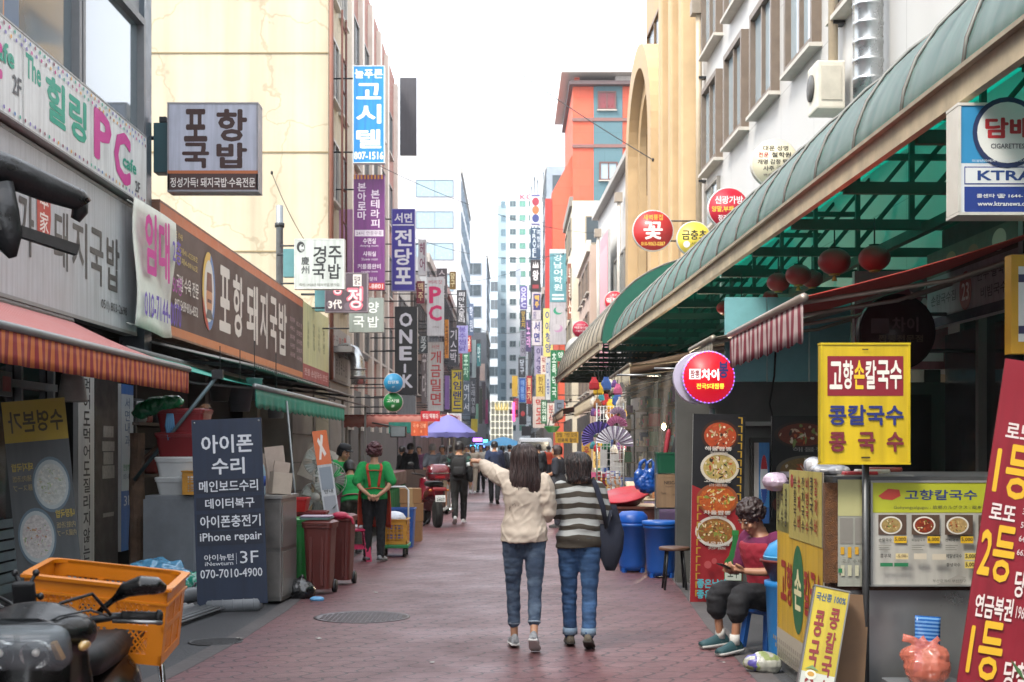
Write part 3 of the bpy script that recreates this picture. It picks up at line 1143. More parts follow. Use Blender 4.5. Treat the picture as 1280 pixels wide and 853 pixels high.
# white slab tower that closes the street, with bands of windows
wt = thing('tower_block', 'white high rise tower with rows of small dark windows closing the street', 'building', (3, 205, 0))
YW = 205
m = MB()
a, b = P(633, 0, YW).x, P(676, 0, YW).x
zt2 = P(0, 242, YW).z
m.box(((a + b) / 2, YW + 8, zt2 / 2), (b - a, 16, zt2), M('#d9dcde', .6, 0, .05, .2))
wb(m, 'wall', wt)
m = MB()
m.box(((P(622, 0, YW).x + a) / 2, YW + 7, zt2 / 2 - .8), (a - P(622, 0, YW).x, 13, zt2 - 1.6), M('#93a9b3', .4, 0, .08, .3))
wb(m, 'stair_core', wt)
for i in range(17):
 py = 255 + i * 17.5
 z = P(0, py, YW).z
 for j, px in enumerate((637, 649, 661)):
  window(wt, 'S', YW, P(px, 0, YW).x, P(px + 8, 0, YW).x, z - .45, z + .45, '#8fa3a3', M(('#46565c', '#5f9a86', '#4d6e6a')[(i * 3 + j) % 3], .25), 1, 0, .06, .08, False)
 window(wt, 'S', YW + .5, P(626, 0, YW).x, P(632, 0, YW).x, z - .5, z + .5, '#7f98a3', M('#5d7884', .25), 0, 0, .06, .08, False)
m = MB()
m.text('KCP', P(650, 0, YW).x, P(0, 250, YW).z, P(672, 0, YW).x, P(0, 243, YW).z, YW - .1, M('#c8405a', .5), .03)
wb(m, 'lettering', wt)
tt = thing('antenna_mast', 'rooftop cluster of grey aerial masts above the dark signs on the white tower', 'antenna', (P(678, 0, 190).x, 190, 0))
m = MB()
for px, top in ((664, 222), (668, 210), (672, 214), (679, 204), (691, 213)):
 c = P(px, 240, 190)
 m.tube([(c.x, 190, 17.9), (c.x, 190, P(0, top, 190).z)], .12, M('#7f868c', .5), 6)
 m.box((c.x, 189.8, P(0, top + 6, 190).z), (.4, .3, 1.5), M('#9ba3a8', .5))
wb(m, 'mast_chain', tt)
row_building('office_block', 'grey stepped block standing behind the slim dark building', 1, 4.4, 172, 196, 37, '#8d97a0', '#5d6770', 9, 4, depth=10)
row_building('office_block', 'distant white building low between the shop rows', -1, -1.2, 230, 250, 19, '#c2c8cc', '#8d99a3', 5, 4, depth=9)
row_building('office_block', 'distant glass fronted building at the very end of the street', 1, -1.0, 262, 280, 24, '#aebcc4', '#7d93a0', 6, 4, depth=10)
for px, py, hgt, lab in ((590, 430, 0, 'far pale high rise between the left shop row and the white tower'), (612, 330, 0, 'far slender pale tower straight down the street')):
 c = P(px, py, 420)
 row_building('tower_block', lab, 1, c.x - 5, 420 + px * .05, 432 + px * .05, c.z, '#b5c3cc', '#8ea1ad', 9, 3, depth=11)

# unseen blocks continuing the street behind the camera, added to shade the foreground
row_building('apartment_building', 'added unseen grey block beside the mirrored corner shop shading the near street', -1, -5.2, -30, 5.6, 10, '#8f8b84', '#6d6a66', 4, 8, front=False)
row_building('apartment_building', 'added unseen beige block on the canopy side shading the near stalls', 1, 6.2, -30, 5.8, 8, '#a39c90', '#6d6a66', 4, 8, front=False)

# ------------------------------------------------------------------ long facade boards on the left
def LY(px, X):
 return X * F / (px - 640)

def lsign(name, label, X, Y0, Y1, z0, z1, face, items, d=.14, **kw):
 """a board lying on the left facade, read from the street"""
 return sign(name, label, (X - d / 2, (Y0 + Y1) / 2, z0), Y1 - Y0, z1 - z0, d, face, items, yaw=R(90), **kw)

# grey soup restaurant board
GY0, GY1 = 7.4, 17.75
fy = lambda px, X=-4.9: (LY(px, X) - GY0) / (GY1 - GY0)
fz = lambda z: (z - 3.04) / 1.66
lsign('signboard', 'long plain grey restaurant board with dark carved letters and a small red seal', -4.9, GY0, GY1, 3.04, 4.70, '#b4b7bb', [
 ('t', '돼', fy(67), fz(3.52), fy(85), fz(4.16), '#4c4a49', .03),
 ('t', '지', fy(90), fz(3.52), fy(109), fz(4.16), '#4c4a49', .03),
 ('t', '국', fy(112), fz(3.50), fy(129), fz(4.16), '#4c4a49', .03),
 ('t', '밥', fy(133), fz(3.50), fy(149), fz(4.16), '#4c4a49', .03),
 ('t', '가', fy(22), fz(3.52), fy(42), fz(4.16), '#4c4a49', .03),
 ('p', [(fy(46), fz(3.75)), (fy(61), fz(3.70)), (fy(63), fz(4.0)), (fy(62), fz(4.35)), (fy(47), fz(4.40)), (fy(45.5), fz(4.1))], '#b5443a'),
 ('v', '本家', fy(49), fz(3.8), fy(60), fz(4.3), '#e6d9d2', .02),
 ('t', '051) 803-2698', fy(126), fz(3.22), fy(158), fz(3.36), '#4a4948', .01)],
 frame=('#8a8c8e', .04))

# internet cafe board
PY0, PY1 = 7.4, 17.85
fy = lambda px, X=-4.8: (LY(px, X) - PY0) / (PY1 - PY0)
dots = []
rd = random.Random(5)
dc = ['#c24a8e', '#39a58c', '#7a6fb0', '#d9a24a', '#5b86b8', '#8a4a5e']
for i in range(74):
 for j, q in enumerate((.93, .85, .07)):
  a = .01 + i * .0134
  dots.append((a + (.004 if j == 1 else 0), q, .0022, .022, dc[rd.randrange(6)]))
CAFE_G, CAFE_M = '#2f9d84', '#c63d90'
lsign('signboard', 'white internet cafe board with green and magenta letters and rows of coloured dots', -4.8, PY0, PY1, 4.74, 5.66, '#dcdedd', [
 ('t', 'The', fy(32), .55, fy(51), .82, CAFE_G, .05),
 ('t', '힐', fy(57), .26, fy(82), .78, CAFE_G, .06), ('t', '링', fy(86), .26, fy(108), .78, CAFE_G, .06),
 ('t', 'P', fy(117), .20, fy(139), .84, CAFE_M, .07), ('t', 'C', fy(142), .10, fy(163), .80, CAFE_M, .07),
 ('t', 'cafe', fy(153), .34, fy(170), .52, CAFE_G, .05), ('t', '2F', fy(168.5), .12, fy(174.5), .27, '#55565a', .03),
 ('t', '2F', fy(15), .28, fy(26), .48, '#55565a', .03), ('t', 'cafe', fy(-14), .52, fy(17), .74, CAFE_G, .05),
 ('t', 'PC', fy(-50), .3, fy(2), .72, CAFE_M, .07),
 ('r', fy(27.6), 0, fy(28.2), 1, '#8f9192'), ('r', fy(112.6), 0, fy(113), 1, '#a9abab'), ('dots', dots)],
 frame=('#9b9d9e', .02))

# to-let banner (cloth, a little slack)
bn = thing('banner', 'white to let cloth banner with pink letters and a purple phone number', 'banner', (-4.72, 18.1, 3.12))
YB0, YB1 = 17.05, 19.05
m = MB()
m.slab(lambda u, v: (.05 * math.sin(u * 5) * (1 - v) + .03 * math.sin(v * 6 + u * 3), YB0 - 18.1 + (YB1 - YB0) * u, 1.6 * v - .06 * math.sin(u * PI) * (1 - v)), .012, 14, 12, M('#dadbd0', .7, var=.1))
m.build('cloth', bn)
lb = MB()
mx = Matrix.Rotation(R(90), 4, 'Z')
W_, H_ = YB1 - YB0, 1.6
for s, a, b, c, d, col, bd in (('임대', .04, .42, .66, .93, '#cf3f98', .06), ('2층', .74, .62, .98, .84, '#6c55b5', .03), ('50평', .74, .36, .99, .52, '#b356a8', .02), ('010-7144-0070', .03, .08, .98, .28, '#6a4fae', .03)):
 lb.text(s, (a - .5) * W_, b * H_, (c - .5) * W_, d * H_, -.085, M(col, .6), bd, mx)
lb.build('lettering', bn)
for z in (.02, 1.56):
 MB().tube([(-.09, YB0 - 18.15, z), (-.09, YB1 - 18.05, z)], .012, M('#a9aaa4', .5), 6).build('pole', bn)

# brown board
BY0, BY1 = 18.75, 31.6
fy = lambda px, X=-4.86: (LY(px, X) - BY0) / (BY1 - BY0)
BR = M('#4a342f', .5, 0, .12, .8)
it = [('r', 0, .0, 1, .085, '#c47a4d'), ('r', 0, .90, 1, 1, '#c4714a')]
for s, a, b in (('포', 274, 288), ('항', 291, 304), ('돼', 308, 322), ('지', 325, 334), ('국', 337, 346), ('밥', 348, 358)):
 it.append(('t', s, fy(a), .20, fy(b), .80, '#d6cfc8', .045))
it += [('e', fy(260.5), .5, (fy(269) - fy(253)) / 2, .34, '#d9b256'), ('p', [(fy(260.5) + (fy(269) - fy(253)) / 2 * math.cos(a), .5 + .34 * math.sin(a)) for a in [R(-100 + 16 * k) for k in range(12)]], '#6683b4'),
 ('p', [(fy(260.5) + (fy(269) - fy(253)) / 2 * math.cos(a), .5 + .34 * math.sin(a)) for a in [R(190 + 12 * k) for k in range(8)]], '#b9503f'),
 ('e', fy(260.5), .5, (fy(267) - fy(255)) / 2, .27, '#d8d4cd'),
 ('e', fy(260.8), .44, (fy(264.5) - fy(257)) / 2, .16, '#c58d69'), ('p', [(fy(257), .50), (fy(264.5), .50), (fy(263.6), .66), (fy(258), .66)], '#7b4b3c'),
 ('r', fy(258.3), .40, fy(263.4), .43, '#5a2f28'), ('p', [(fy(256), .26), (fy(265.5), .26), (fy(263), .34), (fy(258.4), .34)], '#5d5a58')]
for k, (s, a, b, c, d) in enumerate((('SINCE 1948', 212, .84, 227, .79), ('등록제41-0238호', 217, .735, 246, .68), ('등록제4-0916호', 217, .655, 246, .60))):
 it.append(('t', s, fy(a), d, fy(b * 0 + c), b, '#cdb568', .0))
it += [('t', '국밥·수육 전문', fy(219), .38, fy(247), .51, '#ddd8d2', .03), ('t', '807-5439·816-4352', fy(217), .23, fy(246), .31, '#ddd8d2', .02)]
for k in range(5):
 it += [('t', ('정성가득', '서비스', '돼지국밥', '수육전문', '내장국밥')[k], fy(361.5), .64 - k * .105, fy(367.5), .70 - k * .105, '#b79aa0', .02),
  ('t', ('최고의 맛', '친절한', '순대국밥', '맛보기', '수육백반')[k], fy(369.5), .62 - k * .105, fy(376.5), .68 - k * .105, '#b79aa0', .02)]
lsign('signboard', 'long glossy brown board with white brush lettering and an oval emblem', -4.86, BY0, BY1, 3.16, 5.0, BR, it, d=.35, frame=('#7d5a48', .03))
fy = lambda px, X=-4.88: (LY(px, X) - 31.75) / 4.45
lsign('signboard', 'pale yellow green board with a red foot strip and thin green brush writing', -4.88, 31.75, 36.2, 3.18, 5.0, '#cfd39d', [
 ('r', 0, 0, 1, .2, '#a2504d'), ('t', '전통 손칼국수 전문', .05, .06, .95, .15, '#e2c9c4', .01)] + [
 ('v', s, a, .42, a + .07, .78, '#5d6d49', .0) for s, a in (('산들바람', .15), ('맛있는집', .36), ('우리음식', .55), ('정성', .75))], d=.2)
lsign('signboard', 'grey poster board crowded with red and dark upright writing', -4.88, 36.9, 41.0, 3.4, 4.9, '#9b9896', [
 ('v', s, a, .1, a + .1, .85, c, .02) for s, a, c in (('수선전문', .05, '#7b2f35'), ('구두수선', .2, '#4a4646'), ('열쇠복사', .35, '#933b3d'), ('도장명함', .5, '#44403f'))] + [('r', .78, .0, 1, 1, '#b9bcbb'), ('r', .64, .55, .74, .9, '#b24a48')], d=.12)

# ------------------------------------------------------------------ hanging signs on the left
psign('hanging_sign', 'big square white pork soup sign with brown brush letters and a brown foot band', 213, 132, 325, 242, 18.75, '#b9bccb', [
 ('t', '포', .18, .56, .44, .93, '#3d2521', .06), ('t', '항', .54, .56, .88, .93, '#3d2521', .06),
 ('t', '국', .16, .26, .46, .55, '#3d2521', .06), ('t', '밥', .54, .26, .88, .55, '#3d2521', .06),
 ('r', 0, 0, 1, .20, '#47302d'), ('r', 0, .20, 1, .235, '#b4683f'), ('t', '정성가득! 돼지국밥·수육전문', .03, .045, .97, .155, '#ddd6d0', .03)],
 d=.3, frame=('#8f8d92', .025))
t = thing('steel_box', 'dark teal steel box arm holding the square pork soup sign', 'sign arm', P(203, 217, 18.75))
m = MB()
a, b = P(193, 217, 18.75), P(212, 155, 18.75)
m.box((0, .05, (b.z - a.z) / 2), (b.x - a.x, .25, b.z - a.z), M('#23474d', .5), bev=.01)
m.build('casing', t)
MB().tube([(-.25, .05, .5), (.1, .05, .5)], .03, DSTEEL, 8).build('arm', t)
MB().box((.02, -.02, .73), (.1, .1, .08), DSTEEL, bev=.01).build('spotlight', t)

psign('hanging_sign', 'tall bright blue hostel sign with big white letters and a phone number', 442, 84, 481, 205, 37.6, '#1182c8', [
 ('t', '늘푸른', .05, .87, .95, .965, '#dfe6ea', .05), ('t', '고', .1, .655, .9, .82, '#e4eaee', .05), ('t', '시', .1, .405, .9, .605, '#e4eaee', .05),
 ('t', '텔', .1, .15, .9, .345, '#e4eaee', .05), ('t', '807-1516', .03, .035, .97, .115, '#e4eaee', .05)], d=.25, bar=-.55, frame=('#cfd8dc', .02))
psign('hanging_sign', 'tall purple aroma therapy sign with an orange striped top edge', 443, 220, 481, 363, 38.2, '#6d2a72', [
 ('v', '본아로마', .12, .6, .4, .93, '#dccfdc', .03), ('v', '본테라피', .56, .53, .84, .87, '#dccfdc', .03),
 ('r', .03, .465, .97, .52, '#cdc4cf'), ('t', '24시 연중무휴', .08, .475, .92, .51, '#54275a', .0),
 ('t', '수면실', .3, .40, .72, .45, '#dccfdc', .03), ('t', 'sleeping room', .2, .37, .8, .393, '#dccfdc', .0), ('t', '샤워실', .3, .29, .72, .335, '#dccfdc', .03), ('t', 'Shower room', .25, .255, .78, .278, '#dccfdc', .0),
 ('t', '커플룸완비', .12, .18, .88, .225, '#dccfdc', .02), ('t', 'couple room', .25, .145, .78, .168, '#dccfdc', .0), ('r', 0, .0, 1, .06, '#b03a3c'), ('t', '817-8801', .2, .01, .95, .05, '#e2d6d6', .02), ('t', '방문의', .4, .075, .75, .11, '#dccfdc', .0)] +
 [('r', k / 9, .962, (k + .55) / 9, 1, '#c8853c') for k in range(9)], d=.25, bar=-.6, frame=('#7d4580', .015))
psign('hanging_sign', 'violet pawnshop sign with white upright lettering', 490, 262, 519, 364, 42.2, '#3c2f98', [
 ('t', '서면', .12, .83, .88, .95, '#d9d8e2', .04), ('r', .04, .795, .96, .81, '#d9d8e2'), ('v', '전당포', .13, .05, .87, .75, '#dedde8', .05)], d=.2, bar=-.8, frame=('#8d8ab8', .02))
psign('hanging_sign', 'pale grey square soup sign with black lettering and a small head emblem', 369, 300, 431, 362, 31.0, '#b9c1bd', [
 ('t', '경', .38, .5, .64, .86, '#26292b', .03), ('t', '주', .68, .5, .95, .86, '#26292b', .03), ('t', '국', .36, .2, .62, .5, '#26292b', .03), ('t', '밥', .68, .2, .93, .5, '#26292b', .03),
 ('v', '慶州', .14, .28, .3, .64, '#2f3234', .01), ('e', .13, .84, .08, .11, '#2b2e30'), ('e', .15, .82, .05, .07, '#b9c1bd'), ('e', .16, .86, .02, .02, '#2b2e30'), ('r', .13, .77, .2, .785, '#2b2e30'),
 ('t', '특허 1954년 돼지국밥 명가집', .1, .055, .9, .11, '#5a5a4d', .0)], d=.25, bar=-.35, frame=('#cfd4d0', .02))
psign('hanging_sign', 'dark flowered noodle house sign with fat pink letters', 407, 342, 460, 391, 33.2, '#564a52', [
 ('e', .12, .2, .09, .09, '#6d616a'), ('e', .55, .15, .1, .1, '#6b5f69'), ('e', .8, .5, .12, .12, '#6d616a'), ('e', .15, .7, .1, .1, '#6d616a'),
 ('t', '옹', .16, .42, .44, .9, '#d86f7e', .09), ('t', '옹', .19, .46, .41, .86, '#e9cfd2', .03), ('t', '정', .5, .04, .9, .66, '#d86f7e', .09), ('t', '정', .54, .1, .86, .6, '#e9cfd2', .03),
 ('t', '3代', .08, .08, .4, .32, '#e3dcd6', .05), ('r', .66, .66, .86, .96, '#d7d1cc'), ('t', '밀면', .69, .7, .83, .92, '#453b42', .03)], d=.22, bar=-.6, frame=('#8b8189', .02))
psign('hanging_sign', 'grey green soup sign with hollow white lettering behind the flowered sign', 437, 373, 480, 416, 35.0, '#87908a', [
 ('t', '양', .54, .56, .86, .88, '#dfe4e0', .02), ('t', '국', .12, .14, .44, .46, '#dfe4e0', .02), ('t', '밥', .54, .14, .86, .46, '#dfe4e0', .02)], d=.22, bar=-.9)
psign('hanging_sign', 'tall black hair shop sign with rounded white latin letters', 494, 384, 522, 494, 42.0, '#1d1d21', [
 ('t', 'O', .2, .77, .78, .93, '#cfcfda', .06), ('t', 'N', .2, .58, .78, .74, '#cfcfda', .06), ('t', 'E', .2, .39, .76, .55, '#cfcfda', .06), ('t', 'I', .4, .25, .5, .35, '#cfcfda', .04), ('t', 'K', .34, .08, .8, .23, '#cfcfda', .05)], d=.3, bar=-1.0)
psign('utility_box', 'plain grey steel panel below the tall black sign', 497, 494.5, 520, 520, 42.0, '#74777b', [], d=.3, cat='panel', bar=-1.0)
rsign('round_sign', 'round light blue pawnshop disc above the green disc', 492, 479, 12, 36.2, '#2b93c4', [('t', '전당포', .2, .45, .8, .62, '#dbe8ee', .03), ('t', '2F', .44, .25, .56, .33, '#dbe8ee', .0)], bar=-.9, group=None)
rsign('round_sign', 'round green hostel disc under the blue disc', 491.5, 503, 12, 36.3, '#10803f', [('t', '고시텔', .18, .48, .82, .66, '#d9ebdf', .04), ('t', '2F', .42, .24, .58, .36, '#d9ebdf', .02)], bar=-.9)
psign('hanging_sign', 'white game room sign with huge magenta latin letters', 534, 347, 555, 420, 50, '#d8d8dc', [
 ('t', '버리깃', .1, .88, .9, .95, '#b9505f', .02), ('t', 'P', .12, .55, .85, .84, '#d92f6e', .06), ('t', 'C', .1, .25, .88, .52, '#d92f6e', .06), ('t', '서면점', .3, .13, .7, .16, '#7b6b6e', .0)], d=.2, bar=-1.6)
psign('hanging_sign', 'long pale noodle sign with upright salmon red lettering', 535, 428, 554, 514, 51.5, '#d3d1d0', [
 ('t', '서면', .25, .9, .75, .96, '#c26a68', .01), ('v', '개금밀면', .18, .06, .86, .87, '#c4514f', .03)], d=.22, bar=-1.6, frame=('#bdbcbc', .03))
psign('hanging_sign', 'yellow game arcade sign with slanted blue lettering', 564, 462, 579, 516, 60, '#d8c53c', [('v', '게임랜드', .16, .05, .86, .95, '#2d3a74', .04)], d=.25, bar=-1.5, frame=('#6d6842', .05))
far = [
 (500, 98, 521, 195, 58, '#3d3c42', '', '#888888', 'tall blank dark grey panel high on the brick building'),
 (546, 336, 559, 372, 56, '#5b5357', '스미드', '#c9bfc2', 'brown grey slim sign behind the magenta lettered white one'),
 (556, 400, 561, 448, 58, '#d18a2c', '노래방', '#6f3b1f', 'narrow orange sign squeezed between white boards'),
 (561, 410, 573, 458, 66, '#3b3b41', '기스박', '#c9c5cc', 'dark bar sign with white scribbled lettering'),
 (571, 363, 583, 407, 70, '#35353a', '피아노스토리', '#c9c9cf', 'black piano sign with tiny upright lettering'),
 (571, 407, 585, 442, 72, '#9a98cc', '봉추찜닭', '#5a4f9b', 'pale lilac sign with violet handwriting'),
 (575, 440, 578, 466, 74, '#a9424a', '', '#ffffff', 'thin red strip sign by the lilac one'),
 (578, 442, 587, 476, 78, '#3c7c60', '포차', '#bfe0cc', 'green lit edged sign beneath the lilac one'),
 (578, 478, 588, 518, 74, '#5e6d7c', '여기서', '#d5dde4', 'grey blue sign with pale brush lettering beside the yellow arcade sign'),
 (590, 425, 595, 472, 86, '#9fb0b3', '', '#ffffff', 'faded thin grey green banner sign'),
 (588, 474, 595, 520, 84, '#4c5058', '노래연습', '#a9adb5', 'slate sign in the thicket of signs'),
 (594, 460, 599, 512, 92, '#2d2e33', '', '#777777', 'slim near black sign down the row'),
 (598, 486, 603, 530, 98, '#3c4a42', '', '#777777', 'slim dark green sign further down the row'),
 (594, 505, 598, 534, 90, '#73a58f', '', '#777777', 'small mint lit sign low down the row'),
 (602, 478, 607, 525, 110, '#4a4c55', '', '#777777', 'slim slate sign near the end of the row'),
 (527, 430, 534, 505, 48, '#776e70', '수다', '#cfc7c9', 'brown grey narrow sign hugging the black shop sign'),
 (524, 420, 535, 442, 47, '#3b4246', '포27', '#cbd2d4', 'small dark sign with white lettering behind the black shop sign'),
 (556, 470, 562, 512, 57, '#8d6db0', '', '#777777', 'thin lilac neon sign behind the yellow arcade sign')]
for x0, y0, x1, y1, Y, bg_, s, fg, lab in far:
 psign('hanging_sign', lab, x0, y0, x1, y1, Y, bg_, [('v', s, .18, .06, .82, .94, fg, .03)] if s else [], d=.2, bar=-(-P(x0, 0, Y).x * -1 + 4.9) if P(x0, 0, Y).x > -4.7 else 0, group='signs hung along the street')
# stems behind the little signs: flue and steel frame on the cream building
t = thing('flue_pipe', 'grey metal flue pipe rising behind the brown board', 'pipe', P(349.5, 350, 32.2))
MB().lathe([(.085, -1), (.085, 1.25), (.1, 1.26), (.1, 1.32), (.085, 1.33), (.085, 1.75), (.075, 1.76)], M('#8b9195', .4, .6, .2), 16).build('pipe', t)
MB().lathe([(.115, 1.24), (.115, 1.34)], DSTEEL, 16).build('collar', t)
t = thing('steel_ladder_frame', 'rusty steel frame ladder on the cream building beside the blue sign', 'frame', (-4.72, 37.4, 8.6))
m = MB()
for y in (0, .9):
 m.tube([(.05, y, -3), (.05, y, 5)], .03, M('#6a3f35', .7), 6)
for k in range(9):
 m.tube([(.05, 0, -2.6 + k * .9), (.05, .9, -2.6 + k * .9)], .025, M('#6a3f35', .7), 6)
m.build('rail', t)
t = thing('steel_box', 'teal box bracket behind the pale grey soup sign', 'sign arm', P(362, 345, 31.3))
MB().box((0, .1, .3), (.3, .2, .65), M('#55868b', .5), bev=.01).build('casing', t)
MB().tube([(-.3, .1, .5), (.2, .1, .5)], .03, DSTEEL, 8).build('arm', t)
t = thing('steel_box', 'second teal box bracket behind the flowered sign', 'sign arm', P(401, 388, 33.4))
MB().box((0, .1, .25), (.3, .2, .55), M('#55868b', .5), bev=.01).build('casing', t)
MB().tube([(-.5, .1, .4), (.2, .1, .4)], .03, DSTEEL, 8).build('arm', t)
psign('banner', 'pink translucent cloth hung on the cream building behind the purple sign', 424, 262, 441, 360, 38.8, '#c994c0', [], d=.04, cat='banner')
t = thing('vent_duct', 'bent silver kitchen duct coming out of the grey shop wall', 'duct', (-4.9, 37.6, 3.9))
m = MB()
m.tube([(.0, .6, .35), (.25, .5, .4), (.5, .2, .3), (.62, 0, .05), (.66, -.1, -.35), (.66, -.1, -.6)], .2, M('#a9adae', .3, .9, .1), 14)
m.build('pipe', t)
m = MB()
for z in (-.2, -.4):
 m.lathe([(.21, z), (.225, z + .02), (.21, z + .04)], STEEL, 16, (.66, -.1, 0))
m.build('clamp_rim', t)
t = sign('shop_lettering', 'rough black painted shop name on the grey wall by the silver duct', (-4.86, 38.6, 3.45), 3, .7, .04, '#8f8b84', [('t', '정 성 옷 수 선', .1, .2, .9, .85, '#2e2c2b', .04)], yaw=R(90))

# folded awning arm in the near corner
t = thing('folded_awning', 'dark vinyl covered folded awning arm sticking out over the grey board', 'awning', P(0, 260, 6.2))
VIN = M('#1b1c1e', .32, 0, .3, 6, bump=.4, bscale=14)
m = MB()
a, b = P(-60, 190, 6.2) - t.location, P(103, 252, 6.6) - t.location
m.tube([a, a.lerp(b, .4) + Vector((0, 0, .01)), a.lerp(b, .7), a.lerp(b, .97), b + Vector((0, 0, -.02))], [.075, .08, .07, .055, .05], VIN, 12)
m.tube([b + Vector((-.02, 0, .01)), b + Vector((-.012, 0, -.05)), b + Vector((-.035, 0, -.09))], [.05, .04, .025], VIN, 10)
m.tube([P(-10, 232, 6.3) - t.location, P(-2, 270, 6.3) - t.location, P(10, 300, 6.3) - t.location, P(16, 322, 6.3) - t.location], [.10, .10, .07, .02], VIN, 10, flat=.5)
m.build('vinyl_cover', t)
m = MB()
m.bar(P(-60, 262, 6.15) - t.location, P(96, 313, 6.5) - t.location, .05, .05, M('#4b4a4a', .4, .6, .2))
m.build('arm', t)
m = MB()
m.bar(P(-45, 235, 6.4) - t.location, P(-40, 330, 6.4) - t.location, .06, .06, DSTEEL)
m.bar(P(-45, 330, 6.4) - t.location, Vector((-2.6, .3, -.3)), .05, .05, DSTEEL)
m.build('wall_bracket', t)

# ------------------------------------------------------------------ awnings
def stripes(c1, c2, period, axis=0, rough=.7, trans=0):
 m = M(c1, rough, 0, .12, 3)
 n, l = m.node_tree.nodes, m.node_tree.links
 if m.get('str'):
  return m
 m = m.copy()
 n, l = m.node_tree.nodes, m.node_tree.links
 b = n['Principled BSDF']
 src = b.inputs['Base Color'].links[0].from_socket
 tc = n.new('ShaderNodeTexCoord')
 sep = n.new('ShaderNodeSeparateXYZ')
 l.new(tc.outputs['Object'], sep.inputs[0])
 a = n.new('ShaderNodeMath')
 a.operation = 'DIVIDE'
 a.inputs[1].default_value = period
 l.new(sep.outputs[axis], a.inputs[0])
 f = n.new('ShaderNodeMath')
 f.operation = 'FRACT'
 l.new(a.outputs[0], f.inputs[0])
 g_ = n.new('ShaderNodeMath')
 g_.operation = 'GREATER_THAN'
 g_.inputs[1].default_value = .5
 l.new(f.outputs[0], g_.inputs[0])
 mx = n.new('ShaderNodeMixRGB')
 l.new(g_.outputs[0], mx.inputs[0])
 l.new(src, mx.inputs[1])
 mx.inputs[2].default_value = (*lin(c2), 1)
 l.new(mx.outputs[0], b.inputs['Base Color'])
 if trans:
  o = n['Material Output']
  tr = n.new('ShaderNodeBsdfTranslucent')
  l.new(mx.outputs[0], tr.inputs[0])
  ms = n.new('ShaderNodeMixShader')
  ms.inputs[0].default_value = trans
  l.new(b.outputs[0], ms.inputs[1])
  l.new(tr.outputs[0], ms.inputs[2])
  l.new(ms.outputs[0], o.inputs['Surface'])
 return m

def awning(name, label, y0, y1, xf, zf, xb, zb, top, val, drop=.3, n=None, scallop=.0, arms=3, group=None, hem=None, bar='#8d8f90', kind_rail=True):
 """roll-out awning: cloth slopes from the wall (xb, zb) to the front bar (xf, zf); runs from y0 to y1 along the street"""
 t = thing(name, label, 'awning', ((xf + xb) / 2, (y0 + y1) / 2, 0), 0, group)
 ox, oy = t.location.x, t.location.y
 L = y1 - y0
 m = MB()
 m.slab(lambda u, v: (xb + (xf - xb) * v - ox, y0 + L * u - oy, zb + (zf - zb) * v - .04 * math.sin(v * PI)) if xf > xb else (xb + (xf - xb) * v - ox, y1 - L * u - oy, zb + (zf - zb) * v - .04 * math.sin(v * PI)), .008, 16, 6, top)
 m.build('cloth', t)
 k = n or max(6, int(L / .22))

 def vf(u, v):
  s = abs(math.sin(u * k * PI)) * scallop
  return (xf - ox + .012 * math.sin(u * k * PI) * (v), y0 - oy + L * u, zf - .03 - v * (drop - scallop + s))
 m = MB()
 m.slab(vf, .006 if xf > xb else -.006, k * 6, 3, val)
 m.build('valance', t)
 m = MB()
 m.tube([(xf - ox, y0 - oy - .03, zf), (xf - ox, y1 - oy + .03, zf)], .035, M(bar, .4, .5), 8)
 m.build('front_bar', t)
 for i in range(arms):
  y = y0 + .2 + (L - .4) * i / max(1, arms - 1) - oy
  MB().tube([(xf - ox, y, zf - .02), ((xf * .45 + xb * .55) - ox, y + .25, (zf + zb) / 2 - .15), (xb - ox, y, zb - .15)], .02, M(bar, .4, .6), 6).build('arm', t)
 m = MB()
 m.tube([(xb - ox, y0 - oy, zb), (xb - ox, y1 - oy, zb)], .06, M('#6b6b6a', .5, .4), 8)
 m.build('roller', t)
 return t

awning('awning', 'red and orange striped awning with a straight hanging front under the grey board', 7.2, 15.2, -3.62, 2.46, -4.95, 3.0,
 stripes('#a3302f', '#cf9c95', .17, 1), stripes('#8e2a33', '#c5703a', .15, 1), .24, arms=4)
awning('awning', 'teal green awning with a scalloped white hem above the stacked clutter', 15.9, 24.3, -3.0, 2.30, -4.5, 2.72,
 M('#2a9482', .65, 0, .15, 2), M('#178471', .6, 0, .15, 3), .23, scallop=.03, arms=3)
m0 = thing('tin_canopy', 'rusty grey corrugated tin roof over the stalls under the brown board', 'canopy', (-4.6, 24, 3.1))
m = MB()
m.slab(lambda u, v: (-.4 + 1.5 * v, 6.5 - 12 * u, -.05 - .35 * v + .015 * math.sin(u * 420)), .012, 400, 2, M('#7d7a76', .6, .3, .3, 1.5), True)
m.build('roof', m0)
for y in (-4.8, -1.2, 2.4, 6):
 MB().bar((1.0, y, -.4), (-.4, y, -.25), .05, .05, DSTEEL).build('rafter', m0)
m0 = thing('tin_canopy', 'dull metal sheet awning beside the bent silver duct', 'canopy', (-4.4, 32, 2.95))
m = MB()
m.slab(lambda u, v: (-.5 + 1.3 * v, 2.6 - 5.2 * u, -.05 - .3 * v), .015, 4, 2, M('#75716b', .55, .4, .3, 2), False)
m.build('roof', m0)
for y in (-2.3, 2.3):
 MB().bar((.7, y, -.35), (.7, y, -2.95), .05, .05, M('#8a8781', .5, .4)).build('post', m0)

